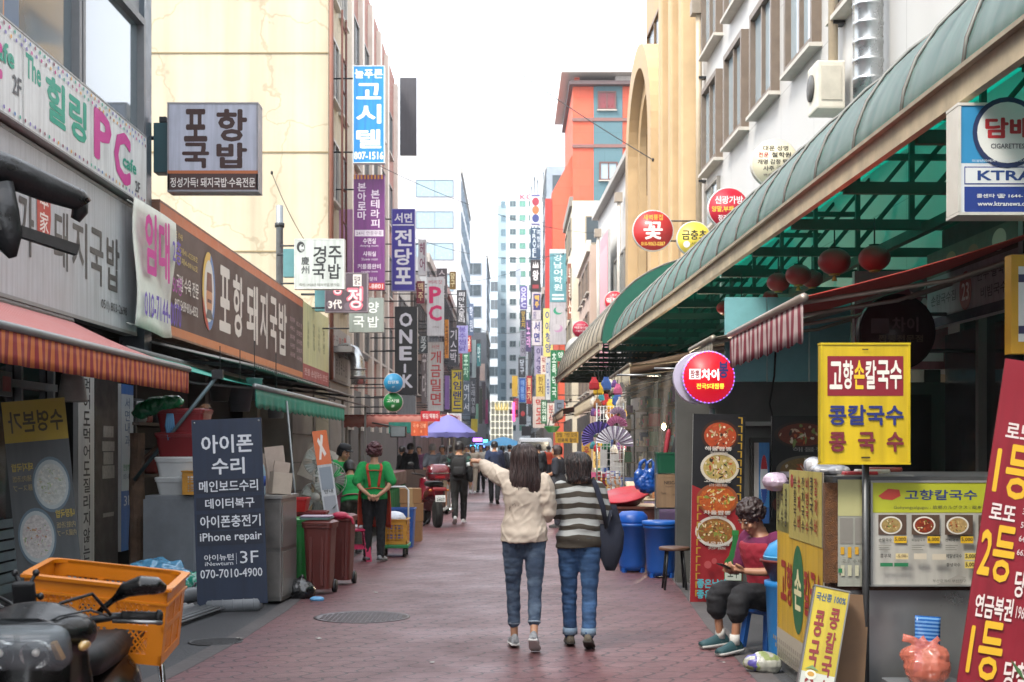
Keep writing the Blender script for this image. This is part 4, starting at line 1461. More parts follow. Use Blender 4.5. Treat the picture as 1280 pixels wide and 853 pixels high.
# ------------------------------------------------------------------ green canopy over the stalls on the right
def canopy_skin():
 m = bpy.data.materials.new('canopy_skin')
 m.use_nodes = True
 n, l = m.node_tree.nodes, m.node_tree.links
 b = n['Principled BSDF']
 tc = n.new('ShaderNodeTexCoord')
 mp = n.new('ShaderNodeMapping')
 mp.inputs['Scale'].default_value = (.5, 3, .5)
 l.new(tc.outputs['Object'], mp.inputs[0])
 no = n.new('ShaderNodeTexNoise')
 no.inputs['Scale'].default_value = 2
 no.inputs['Detail'].default_value = 7
 l.new(mp.outputs[0], no.inputs['Vector'])
 rp = n.new('ShaderNodeValToRGB')
 rp.color_ramp.elements[0].position, rp.color_ramp.elements[1].position = .3, .75
 rp.color_ramp.elements[0].color = (.20, .22, .235, 1)
 rp.color_ramp.elements[1].color = (.42, .44, .45, 1)
 l.new(no.outputs[0], rp.inputs[0])
 l.new(rp.outputs[0], b.inputs['Base Color'])
 b.inputs['Roughness'].default_value = .42
 tr = n.new('ShaderNodeBsdfTranslucent')
 tr.inputs[0].default_value = (.03, .74, .62, 1)
 ms = n.new('ShaderNodeMixShader')
 ms.inputs[0].default_value = .58
 l.new(b.outputs[0], ms.inputs[1])
 l.new(tr.outputs[0], ms.inputs[2])
 l.new(ms.outputs[0], n['Material Output'].inputs['Surface'])
 return m

SKIN = canopy_skin()
GST = M('#1d4238', .55, .2, .2, 2)
RIB = M('#6f706c', .5, .3)

def canopy(label, ymid, L0, L1, xe, ze, xw, zw, bulge, skin, step=1.25, trusses=True, fas='#b3a58b', cap=None):
 """quarter barrel from the eave (xe, ze) up to the wall (xw, zw); local +y along the row"""
 t = thing('canopy', label, 'canopy', (rx(ymid, 0), ymid, 0), -RA)

 def arc(v):
  a = v * PI / 2
  return xe + (xw - xe) * (1 - math.cos(a)), ze + .14 + (zw - ze - .14) * math.sin(a)
 m = MB()
 nn = int((L1 - L0) / .5)
 m.slab(lambda u, v: (arc(v)[0], L1 + (L0 - L1) * u, arc(v)[1]), -.012, nn, 12, skin)
 m.build('roof_skin', t)
 y = L0
 k = 0
 while y <= L1 + .01:
  m = MB()
  pts = [(arc(v / 10)[0] - .02, y, arc(v / 10)[1] + .02) for v in range(11)]
  m.tube(pts, .015, RIB, 6)
  m.build('rib', t)
  y += step
 m = MB()
 m.box((xe - .02, (L0 + L1) / 2, ze + .07), (.06, L1 - L0, .17), M(fas, .6, .1, .35, 3))
 m.box((xe - .04, (L0 + L1) / 2, ze + .165), (.12, L1 - L0 + .04, .03), M('#9a917f', .6, .2, .3))
 m.build('fascia', t)
 if cap:
  m = MB()
  m.add([(arc(v / 12)[0], L0, arc(v / 12)[1]) for v in range(13)] + [(xw, L0, ze + .14)], [tuple(range(14))], cap)
  m.build('end_panel', t)
 if trusses:
  y = L0 + .4
  while y < L1:
   m = MB()
   m.bar((xe + .05, y, ze + .02), (xw, y, ze + .02), .06, .10, GST)
   m.bar((xe + .05, y, ze + .18), ((xe + xw) / 2, y, ze + 1.6), .05, .05, GST)
   m.bar(((xe + xw) / 2, y, ze + .04), ((xe + xw) / 2, y, ze + 1.75), .05, .05, GST)
   m.bar(((xe + xw) / 2, y, ze + .1), (xw, y, ze + 1.6), .05, .05, GST)
   m.bar(((xe + xw) / 2, y, ze + 1.1), (xw - .2, y, ze + 1.1), .05, .07, GST)
   m.build('truss', t)
   y += 1.9
  for fx, fz in ((.12, .55), (.3, 1.1), (.55, 1.62), (.8, 1.95)):
   m = MB()
   m.box((xe + (xw - xe) * fx + .06, (L0 + L1) / 2, ze + fz - .08), (.06, L1 - L0, .06), GST)
   m.build('purlin', t)
  m = MB()
  m.box((xe + (xw - xe) * .55, (L0 + L1) / 2, ze - .02), (.08, L1 - L0, .1), GST)
  m.build('beam', t)
 return t

# eave: x = 3.10 - .0282 y
canopy('long arched green fibreglass canopy on steel trusses over the market stalls', 18, -14.5, 12.6, 3.10, 3.78, 5.6, 5.45, 1, SKIN)
SKIN2 = M('#9d9584', .5, .05, .2, 1.2)
canopy('weathered beige barrel canopy further along with a green end panel', 39, -8.2, 8.5, 2.9, 3.8, 5.6, 5.95, 1, SKIN2, 1.25, True, '#a59b86', M('#0f5a48', .4))
# columns that carry the canopies, at the shop fronts
for i, y in enumerate((9.6, 15.9, 22, 28, 34, 40, 46)):
 t = thing('canopy_post', ('first', 'second', 'third', 'fourth', 'fifth', 'sixth', 'seventh')[i] + ' dark green canopy post counted from the noodle counter down the street', 'post', (rx(y, 4.55), y, 0), 0, 'posts under the canopy')
 MB().rbox([(.06, .06, 0), (.06, .06, 3.8)], GST, .01, 2).build('shaft', t)
 MB().rbox([(.12, .12, 0), (.12, .12, .02)], GST, .01, 2).build('base_plate', t)

# shop block under the canopy: side rooms and the inner cross wall
sb = thing('shop_building', 'dim stall shops under the green canopy with a turquoise clad cross wall', 'building', (5.2, 24, 0))
m = MB()
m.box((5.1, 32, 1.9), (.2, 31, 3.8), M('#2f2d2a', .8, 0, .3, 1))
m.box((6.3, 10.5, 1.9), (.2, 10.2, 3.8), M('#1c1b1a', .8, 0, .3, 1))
wb(m, 'wall', sb)
CW = 15.9
m = MB()
x0, x1 = P(846, 0, CW).x, 6.2
m.box(((x0 + x1) / 2, CW + .1, P(0, 478, CW).z / 2), (x1 - x0, .16, P(0, 478, CW).z), M('#4f4f4c', .75, 0, .35, 1.2, bump=.2))
wb(m, 'cross_wall', sb)
m = MB()
z0, z1 = P(0, 478, CW).z, P(0, 372, CW).z
xa, xb = P(905, 0, CW).x, P(1062, 0, CW).x
TQ = M('#74abb2', .4, .2, .25, 1.5)
for i in range(3):
 w_ = (xb - xa) / 3
 m.box((xa + w_ * (i + .5), CW - .03, (z0 + z1) / 2), (w_ - .012, .08, z1 - z0 - .01), TQ)
wb(m, 'turquoise_cladding', sb)
m = MB()
m.box((xa + .95, CW - .02, P(0, 530, CW).z), (1.9, .1, .05), M('#8b8a85', .6, .2))
m.box((xa + .6, CW - .03, .95), (.6, .1, 1.5), M('#26231f', .5, 0, .4, 6))
m.box((xa + 1.75, CW - .03, 1.1), (1.3, .1, 2.2), M('#151414', .4, 0, .3))
wb(m, 'dark_doorway', sb)
m = MB()
m.tube([P(970, 425, CW - .1), P(968, 470, CW - .1), P(962, 505, CW - .12), P(968, 528, CW - .1), P(985, 532, CW - .1)], .012, BLACK, 6)
wb(m, 'cable', sb)
# near shop opening behind the food counter
m = MB()
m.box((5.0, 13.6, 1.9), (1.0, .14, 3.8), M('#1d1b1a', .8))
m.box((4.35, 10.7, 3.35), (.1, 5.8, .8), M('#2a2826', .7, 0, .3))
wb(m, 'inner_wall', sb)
for i, y in enumerate((10.2, 11.6, 12.9)):
 m = MB()
 m.box((4.45, y, 1.45), (.08, .08, 2.9), M('#66635e', .5, .3))
 m.box((4.5, y + .65, 1.4), (.02, 1.1, 2.7), M('#191b1c', .12, 0, .2))
 wb(m, 'glass_door', sb)

# ------------------------------------------------------------------ round signs over the canopy and hung boards below
rsign('round_sign', 'cream fortune teller disc with black and red lines above the canopy', 968, 205, 29, 22, '#cfc9b0', [
 ('t', '대운 성명', .24, .76, .78, .87, '#2c2a28', .03), ('t', '전문', .14, .62, .36, .73, '#b5302e', .04), ('t', '철학원', .42, .62, .84, .73, '#2c2a28', .03),
 ('t', '개명 감정 택일', .12, .47, .88, .58, '#2c2a28', .03), ('t', '사주 궁합', .24, .33, .76, .44, '#2c2a28', .03), ('t', '백화 이기자', .25, .20, .75, .27, '#4c4a46', .0), ('t', '2층 853-4147', .34, .11, .66, .165, '#4c4a46', .0)], bar=.5, rim='#d3cfc2')
rsign('round_sign', 'crimson bag and umbrella shop disc with white and yellow lettering', 910, 261, 25, 26, '#b51f34', [
 ('t', '신광가방', .16, .6, .86, .8, '#e3dadb', .04), ('t', '양말,부채,우산', .08, .4, .92, .55, '#dfc34a', .04), ('t', '장갑,모자', .24, .17, .76, .33, '#e3dadb', .03)], bar=.45)
rsign('round_sign', 'yellow disc with black brush lettering over the canopy', 867, 299, 21, 30, '#d5c04a', [
 ('t', '금충초', .14, .46, .88, .76, '#26231c', .04), ('t', '서면탑점', .42, .3, .86, .4, '#5a4f2a', .01), ('e', .28, .33, .1, .1, '#cfcfcf'), ('e', .5, .16, .09, .1, '#b8433a')], bar=.5)
rsign('round_sign', 'red flower shop disc with one big white letter beside the tan ribs', 816, 289, 25, 34, '#b32a2b', [
 ('t', '새벽통집', .26, .76, .74, .9, '#dcb24a', .03), ('t', '꽃', .26, .28, .74, .72, '#e5dcda', .05), ('t', '010-9063-0387', .2, .12, .8, .22, '#dcb24a', .02)], bar=.6)
rsign('round_sign', 'small red rice cake snack disc above the green end panel', 768, 377, 12.5, 40, '#b8283a', [
 ('t', '떡볶이', .1, .35, .9, .68, '#e6dada', .05), ('t', '- 종로 -', .28, .76, .72, .86, '#e6dada', .02), ('e', .5, .16, .14, .08, '#d9cfc9')], bar=1.0)
rsign('round_sign', 'small crimson disc with fine white lines on the beige building', 726, 412, 10.5, 52, '#bb2e4c', [
 ('t', '매운국수집', .12, .52, .88, .66, '#e6dada', .03), ('t', '국물떡볶이', .18, .34, .82, .46, '#e0b9c0', .02), ('t', '서면본점', .25, .72, .75, .82, '#e0b9c0', .02)], bar=1.2)
rsign('round_sign', 'white disc with black brush lettering at the canopy end', 722, 437, 15, 50, '#c6c8c8', [('t', '신촌', .14, .34, .86, .76, '#2a2b2c', .05)], bar=1.2)

psign('hanging_sign', 'square blue tobacco sign with a white disc and phone number by the canopy edge', 1191, 135, 1306, 272, 8.5, '#2f86b8', [
 ('r', 0, 0, 1, .46, '#c9ced4'), ('p', [(.06, .03), (.09, .012), (1, .012), (1, .25), (.06, .25)], '#1c3580'), ('r', .06, .27, .97, .43, '#1c3580'), ('r', .07, .28, .96, .42, '#cfd3d6'),
 ('t', 'KTRA', .2, .305, .8, .395, '#1d3a78', .05), ('t', '콜센타 ☎ 1644-1785', .19, .145, .83, .185, '#cfd3d6', .03), ('t', 'www.ktranews.co.kr', .2, .075, .83, .115, '#cfd3d6', .03),
 ('e', .52, .735, .375, .32, '#1d2c55'), ('e', .52, .735, .325, .275, '#d6d8d6'), ('t', '담배', .28, .68, .78, .87, '#b3262f', .07), ('t', 'CIGARETTES', .34, .59, .70, .635, '#3a3f4a', .03),
 ('t', '미성년자에게 담배를 판매하지 않습니다', .14, .468, .9, .492, '#d5dde2', .0)], d=.22, frame=('#cfcdc6', .018))
t = thing('hanging_sign', 'yellow and white board cut by the frame under the tobacco sign', 'sign', P(1296, 443, 9.0))
sg = MB()
w_, h_ = 72 / F * 9, 123 / F * 9
sg.box((0, 0, h_ / 2), (w_, .12, h_), M('#b98a1f', .5))
sg.build('panel', t)
lb = MB()
items_mb(lb, [('r', .12, .12, 1, .88, '#c9c9c9'), ('r', .12, .72, .8, .8, '#2a2a52'), ('r', .12, .2, .8, .28, '#2a2a52'), ('t', '복권', .3, .36, .9, .66, '#2a2a52', .05)], w_, h_, -.061)
lb.build('lettering', t)

# lit round noodle restaurant sign with violet lamps round its rim
rs = rsign('round_sign', 'glowing red round noodle restaurant sign ringed with small violet lamps', 885, 472, 32, 14.0, '#a3101c', [
 ('t', '차이', .36, .44, .70, .66, M('#ffffff', .5, emit=.5), .05), ('t', '봉', .69, .48, .88, .80, M('#23306e', .5), .06), ('r', .12, .46, .34, .66, M('#e9dcdc', .5, emit=.3)), ('t', '짬뽕', .14, .48, .32, .64, '#8e1420', .04),
 ('t', '전국5대짬뽕', .26, .27, .80, .38, M('#f0c23c', .5, emit=.5), .04)], d=.10, bar=0, rim='#c8bcd6', lit=.55)
q = 32 / F * 14
for k in range(40):
 a = 2 * PI * k / 40
 mb = MB()
 mb.ell((q * 1.0 * math.cos(a), -.058, q + q * 1.0 * math.sin(a)), (.007, .007, .007), M('#7a4fd0', .4, emit=1.6), 6)
 mb.build('lamp', rs)
m = MB()
rxm = Matrix.Translation((-.07, .17, q)) @ Matrix.Rotation(R(90), 4, 'X')
m.lathe([(q, -.05), (q * 1.03, -.05), (q * 1.03, .05), (q, .05)], M('#bfb8cc', .35, .3), 36, mx=rxm)
m.build('rear_disc', rs)
MB().tube([(.05, .06, -.05), (.05, .06, -1.6)], .03, STEEL, 8).build('post', rs)
rsign('round_sign', 'unlit dark maroon round restaurant sign behind the yellow board', 1119, 416, 46, 13.2, '#2e1114', [
 ('t', '차이', .42, .5, .78, .7, '#4f3236', .04), ('t', '짬뽕전문점', .24, .36, .84, .46, '#5b4a36', .03), ('r', .14, .48, .38, .68, '#4f3236')], d=.16, rim='#26181a', bar=.5)
t = sign('signboard', 'dim pinkish red board hanging behind the dark round sign', (P(1125, 460, 14.6).x, 14.6, P(0, 462, 14.6).z), 1.0, 1.05, .1, '#8b4a52', [('r', .7, .08, .95, .2, '#c7b3b3'), ('t', '맛', .6, .6, .9, .9, '#c9aaaa', .04)])
t = sign('signboard', 'dim restaurant fascia with food pictures and a red oval number 23', (4.28, 12.6, 2.78), 2.3, .75, .1, '#8d9094', [
 ('r', 0, .66, 1, 1, '#4b4238'), ('e', .82, .83, .07, .13, '#b7ab9a'), ('e', .55, .8, .06, .1, '#7a4a34'), ('e', .3, .82, .06, .1, '#8a6b4d'), ('r', 0, 0, 1, .12, '#232838'),
 ('e', .47, .36, .07, .24, '#8b2c2e'), ('t', '23', .43, .24, .51, .46, '#d0c4c4', .03), ('t', '손칼국수집', .06, .28, .36, .42, '#33343a', .02), ('t', '만두 칼국수', .6, .42, .94, .56, '#33343a', .02), ('t', '비빔국수', .64, .2, .9, .34, '#33343a', .02)], yaw=-R(90) - RA)

# roll-out awnings over the noodle shop
awning('awning', 'red and white striped awning end with wavy valance under the lanterns', 9.9, 13.2, 2.12, 2.68, 4.35, 3.35,
 M('#a8382f', .7, 0, .15, 3), stripes('#c9b6b6', '#8c3a48', .21, 1, trans=.35), .30, n=15, scallop=.025, arms=3, bar='#9b9087')
awning('awning', 'faded beige awning with pleated valance touching the glowing round sign', 14.35, 16.1, 2.12, 2.74, 4.3, 3.3,
 M('#7d776b', .75), stripes('#8f887b', '#6f695e', .12, 1, trans=.2), .30, n=14, scallop=.02, arms=2, bar='#8d8578')
awning('awning', 'brown awning with a short cream valance deeper along the stalls', 22.5, 30, 1.95, 2.95, 4.2, 3.5, M('#54463d', .8, 0, .2, 2), M('#a79f8a', .75), .3, n=34, scallop=.03, bar='#6e675c')
awning('awning', 'low dark brown awning with a beige end flap by the hanging fans', 27, 38, 1.75, 2.72, 3.9, 3.4, M('#453a33', .8, 0, .2, 2), M('#b0a48c', .75), .28, n=40, scallop=.03, bar='#6e675c')
awning('awning', 'tan cloth awning among the far market stalls', 40, 50, 1.5, 2.7, 3.7, 3.2, M('#8a5e4a', .8, 0, .2, 2), M('#a9937c', .75), .25, n=40, scallop=.03, bar='#6e675c')

# lanterns
lan = None
for i, (px, py, r, Y, lab) in enumerate(((1043, 327, 19.5, 13.6, 'largest dark red paper lantern beneath the canopy trusses'), (1093, 323, 19, 13.0, 'dark red lantern half hidden by the awning roller'),
  (998, 344, 15.5, 14.8, 'maroon lantern next to the largest lantern'), (973, 353, 14, 15.6, 'plain dark red lantern over the orange awning cloth'), (1015, 349, 13, 15.4, 'greyish lantern tucked behind the maroon lantern'),
  (927, 383, 12.5, 17.2, 'bright red small lantern over the striped valance'), (906, 385, 10, 19.5, 'bright red smallest lantern at the end of the lantern row'), (963, 371, 9, 18.5, 'small dim lantern just above the awning edge'))):
 c = P(px, py, Y)
 q = r / F * Y
 t = thing('paper_lantern', lab, 'lantern', (c.x, Y, c.z - q), 0, 'red lanterns under the canopy')
 rc = M('#8a1f1f' if py < 360 else '#c42a22', .5, 0, .2, 9, trans=0, emit=.0)
 m = MB()
 nseg = 24
 rings = []
 for a in range(11):
  ph = -PI / 2 + PI * (a + .4) / 10.8
  rings.append([Vector((q * 1.02 * math.cos(ph) * (1 + .025 * math.cos(k * PI)) * math.cos(2 * PI * k / 48), q * 1.02 * math.cos(ph) * (1 + .025 * math.cos(k * PI)) * math.sin(2 * PI * k / 48), q + q * .86 * math.sin(ph))) for k in range(48)])
 m.ring(rings, rc)
 m.build('paper_shade', t)
 m = MB()
 m.lathe([(q * .35, q * .1), (q * .37, q * .2)], M('#a98d4a', .4, .5), 16)
 m.lathe([(q * .35, q * 1.8), (q * .37, q * 1.9)], M('#3a2a20', .4, .3), 16)
 m.build('cap_rim', t)
 MB().tube([(0, 0, q * 1.9), (0, 0, 3.78 - (c.z - q))], .008, BLACK, 5).build('cord', t)
 if i in (0, 2, 5):
  m = MB()
  m.tube([(0, 0, q * .1), (0, 0, -q * .25)], [.012, .03], M('#a08a3a', .6), 8)
  m.build('tassel', t)

# ------------------------------------------------------------------ hung boards further on
right = [
 ((663, 243, 676, 283), 118, '#d2d4d8', [('e', .5, .76, .34, .13, '#9c3044'), ('e', .5, .5, .34, .13, '#c9683a'), ('e', .5, .24, .34, .13, '#35407c'), ('r', .1, .92, .9, .98, '#5a5c8f'), ('r', .1, .03, .9, .08, '#5a5c8f')], 'white upright sign with red, orange and blue balls'),
 ((663, 285, 676, 325), 116, '#2f4a63', [('v', 'TRAVEL', .2, .05, .55, .95, '#c5d2da', .03), ('v', '여행사', .62, .3, .9, .95, '#c5d2da', .02)], 'navy travel agency sign beneath the three balls sign'),
 ((663, 325.5, 676, 365), 114, '#27272a', [('p', [(.2, .75), (.3, .95), (.42, .8), (.5, .98), (.58, .8), (.7, .95), (.8, .75)], '#d9d9d9'), ('t', '왕', .2, .35, .8, .68, '#d9d9d9', .06), ('r', .2, .1, .8, .22, '#8d2f36')], 'black sign with a white crown and one fat letter'),
 ((665, 366, 676, 400), 112, '#c9c2c9', [('r', .15, .35, .95, .95, '#3a3474'), ('v', '맥주', .3, .42, .8, .9, '#e0b53a', .06), ('v', '호프', .1, .02, .5, .3, '#3a3474', .02)], 'pale sign with a navy panel of yellow lettering'),
 ((665, 401, 677, 432), 108, '#cfd1d8', [('v', '서면', .2, .08, .8, .95, '#2f3a86', .06)], 'white sign with two thick blue letters'),
 ((668, 433, 680, 470), 102, '#9a9fc0', [('v', '이수영', .2, .05, .8, .95, '#3d3f72', .04)], 'grey lilac sign with dark brush lettering'),
 ((670, 468, 681, 497), 100, '#cfc56a', [('v', '한치', .25, .1, .8, .9, '#705b2a', .03)], 'pale yellow sign under the lilac one'),
 ((666, 496, 681, 535), 96, '#cbc6c0', [('v', '먹도소', .25, .08, .8, .92, '#b0433c', .05)], 'cream board with red brush lettering low over the street'),
 ((679, 386, 691, 446), 92, '#d3c874', [('v', '이야청양', .2, .05, .8, .95, '#3c4a86', .05)], 'tall pale yellow sign with round blue lettering'),
 ((687, 312, 708, 378), 82, '#5f98a3', [('r', 0, .92, 1, 1, '#c9ced0'), ('v', '강남어학원', .25, .2, .75, .9, '#cfdfe2', .04), ('r', .15, .04, .85, .08, '#cfdfe2'), ('r', .15, .11, .85, .15, '#cfdfe2')], 'turquoise language school sign with white lettering'),
 ((687, 378.5, 708, 431), 82, '#b3b0b6', [('e', .5, .8, .28, .09, '#1f8f6d'), ('e', .6, .83, .24, .08, '#b3b0b6'), ('e', .5, .38, .28, .09, '#b387ab'), ('e', .4, .41, .24, .08, '#b3b0b6')], 'grey sign with a green and a lilac crescent'),
 ((688, 438, 697, 502), 70, '#1f7a4c', [('v', '초록약국', .2, .05, .8, .95, '#d6e6dc', .04)], 'tall thin green sign with white lettering'),
 ((696, 438, 705, 452), 69, '#1f7a4c', [('t', '약', .15, .15, .85, .85, '#d6e6dc', .05)], 'small green flag sign topping the thin green one'),
 ((650, 358, 659, 387), 140, '#6b5fa0', [('v', 'OXPC', .15, .05, .85, .95, '#d8d3ea', .07)], 'violet sign of four stacked latin letters'),
 ((650, 388, 658, 412), 138, '#3b3a44', [('v', '양꼬치', .2, .05, .8, .95, '#c7a23c', .05)], 'dark sign with yellow lettering in the far thicket'),
 ((650, 413, 658, 446), 136, '#8d8a9a', [('v', '토다이', .2, .05, .8, .95, '#3d3a4a', .05)], 'grey mauve weathered sign in the far thicket'),
 ((648, 447, 657, 472), 130, '#33373f', [('v', '당구', .2, .1, .8, .9, '#a9b2c0', .05)], 'charcoal billiard sign in the far thicket'),
 ((649, 473, 657, 503), 126, '#2a56a3', [('v', '해물찜', .2, .08, .8, .92, '#7fa3d8', .03)], 'deep blue sign in the far thicket'),
 ((649, 504, 658, 531), 124, '#23252b', [('e', .5, .5, .3, .12, '#b03a3f')], 'black sign with a red mark low in the far thicket'),
 ((642, 498, 648, 522), 128, '#8a2f52', [('v', '노래방', .15, .05, .85, .95, '#e05a7a', .05)], 'dark pink neon sign near the far lit frontage'),
 ((660, 440, 664, 520), 120, '#44464d', [], 'thin slate blade sign between wider far signs'),
 ((693, 500, 705, 520), 60, '#8f9cab', [('t', '도', .2, .2, .8, .8, '#4a5460', .03)], 'small blue grey sign tucked beneath the canopy end'),
 ((716, 402, 727, 412), 74, '#c9cdd0', [], 'small white plate on the beige building'),
 ((726, 306, 738, 319), 78, '#6b6a64', [('r', .1, .2, .35, .8, '#b85a3a'), ('r', .4, .2, .62, .8, '#4f7a5a'), ('r', .67, .2, .9, .8, '#c2b29a')], 'small picture sign high on the cream narrow building'),
]
for (x0, y0, x1, y1), Y, bg_, it, lab in right:
 psign('hanging_sign', lab, x0, y0, x1, y1, Y, bg_, it, d=.25, bar=max(.4, min(2.2, rx(Y, 5.6) - P(x1, 0, Y).x)), group='signs hung along the street')
# lit frontage at the far end
t = thing('lit_frontage', 'bright lattice shop frontage with a yellow crown ornament at the far end', 'shop front', P(627, 552, 150))
a, b = P(614, 552, 150), P(641, 502, 150)
w_, h_ = b.x - a.x, b.z - a.z
m = MB()
m.box((0, .3, h_ / 2), (w_, .5, h_), M('#b9b7ac', .5))
m.build('wall', t)
m = MB()
for k in range(6):
 m.box((-w_ / 2 + w_ * k / 5, 0, h_ / 2), (.12, .12, h_), M('#e6e2d2', .4, emit=.35))
for k in range(7):
 m.box((0, -.01, h_ * k / 6), (w_, .1, .1), M('#e6e2d2', .4, emit=.35))
m.build('lattice', t)
m = MB()
for k in range(5):
 m.tube([((k - 2) * .3, -.15, h_ * .78), ((k - 2) * .34, -.15, h_ * .95)], [.14, .05], M('#d8c27a', .4, emit=.35), 8)
m.build('crown_ornament', t)

# ------------------------------------------------------------------ people
V3 = Vector

def grow(name, mb, parent, mat, voxel=.012, smooth=4, wr=None, matfn=None, mats=None):
 """closed lofts -> one continuous skin"""
 me = mb.mesh(name)
 o = bpy.data.objects.new(name, me)
 COL.objects.link(o)
 r = o.modifiers.new('r', 'REMESH')
 r.mode = 'VOXEL'
 r.voxel_size = voxel
 s = o.modifiers.new('s', 'SMOOTH')
 s.factor = .5
 s.iterations = smooth
 bpy.context.view_layer.update()
 dg = bpy.context.evaluated_depsgraph_get()
 out = bpy.data.meshes.new_from_object(o.evaluated_get(dg))
 bpy.data.objects.remove(o)
 bpy.data.meshes.remove(me)
 if wr:
  nn = [v.normal.copy() for v in out.vertices]
  for v, n in zip(out.vertices, nn):
   v.co += n * wr(v.co)
 out.materials.clear()
 for m in (mats or [mat]):
  out.materials.append(m)
 out.polygons.foreach_set('use_smooth', [True] * len(out.polygons))
 out.polygons.foreach_set('material_index', [matfn(p.center) if matfn else 0 for p in out.polygons])
 out.name = name
 q = bpy.data.objects.new(name, out)
 COL.objects.link(q)
 q.parent = parent
 return q

SKINM = M('#b08468', .5, 0, .08, 12, bump=.05)
SKIND = M('#9c7057', .5, 0, .08, 12, bump=.05)

def cloth_mat(col, rough=.85, var=.14, weave=260, bump=.25):
 return M(col, rough, 0, var, 3.5, bump=bump, bscale=weave)

def denim(col, fade):
 m = cloth_mat(col, .85, .25, 300, .35).copy()
 n, l = m.node_tree.nodes, m.node_tree.links
 b = n['Principled BSDF']
 src = b.inputs['Base Color'].links[0].from_socket
 tc = n.new('ShaderNodeTexCoord')
 mp = n.new('ShaderNodeMapping')
 mp.inputs['Scale'].default_value = (7, 7, 16)
 l.new(tc.outputs['Object'], mp.inputs[0])
 no = n.new('ShaderNodeTexNoise')
 no.inputs['Scale'].default_value = 1
 no.inputs['Detail'].default_value = 4
 l.new(mp.outputs[0], no.inputs['Vector'])
 mr = n.new('ShaderNodeMapRange')
 mr.inputs[1].default_value, mr.inputs[2].default_value = .45, .75
 mr.inputs[4].default_value = .7
 l.new(no.outputs[0], mr.inputs[0])
 mx = n.new('ShaderNodeMixRGB')
 mx.inputs[2].default_value = (*lin(fade), 1)
 l.new(mr.outputs[0], mx.inputs[0])
 l.new(src, mx.inputs[1])
 l.new(mx.outputs[0], b.inputs['Base Color'])
 return m

def hair_mat(col, col2):
 m = M(col, .46, 0, .2, 5).copy()
 n, l = m.node_tree.nodes, m.node_tree.links
 b = n['Principled BSDF']
 tc = n.new('ShaderNodeTexCoord')
 mp = n.new('ShaderNodeMapping')
 mp.inputs['Scale'].default_value = (90, 90, 5)
 l.new(tc.outputs['Object'], mp.inputs[0])
 no = n.new('ShaderNodeTexNoise')
 no.inputs['Scale'].default_value = 1
 no.inputs['Detail'].default_value = 3
 l.new(mp.outputs[0], no.inputs['Vector'])
 mx = n.new('ShaderNodeMixRGB')
 mx.inputs[1].default_value = (*lin(col), 1)
 mx.inputs[2].default_value = (*lin(col2), 1)
 l.new(no.outputs[0], mx.inputs[0])
 l.new(mx.outputs[0], b.inputs['Base Color'])
 bp = n.new('ShaderNodeBump')
 bp.inputs['Strength'].default_value = .7
 bp.inputs['Distance'].default_value = .006
 l.new(no.outputs[0], bp.inputs['Height'])
 l.new(bp.outputs[0], b.inputs['Normal'])
 return m

HAIR_BROWN = hair_mat('#1c1213', '#33211f')
HAIR_PALER = hair_mat('#2b1f1f', '#4a3734')  # lighter brown for some strands, colour variation in the hair
HAIR_BLACK = hair_mat('#0e0c0e', '#231e20')
HAIR_RED = hair_mat('#33141a', '#55222a')
HAIR_GREY = hair_mat('#5d5a58', '#8d8a87')

TOR = [(-.13, .10, .085), (-.04, .158, .112), (.05, .168, .118), (.18, .152, .103), (.34, .128, .09), (.52, .14, .097), (.70, .158, .102), (.82, .168, .096), (.90, .150, .080), (.955, .095, .062), (1.0, .056, .054), (1.09, .050, .052)]

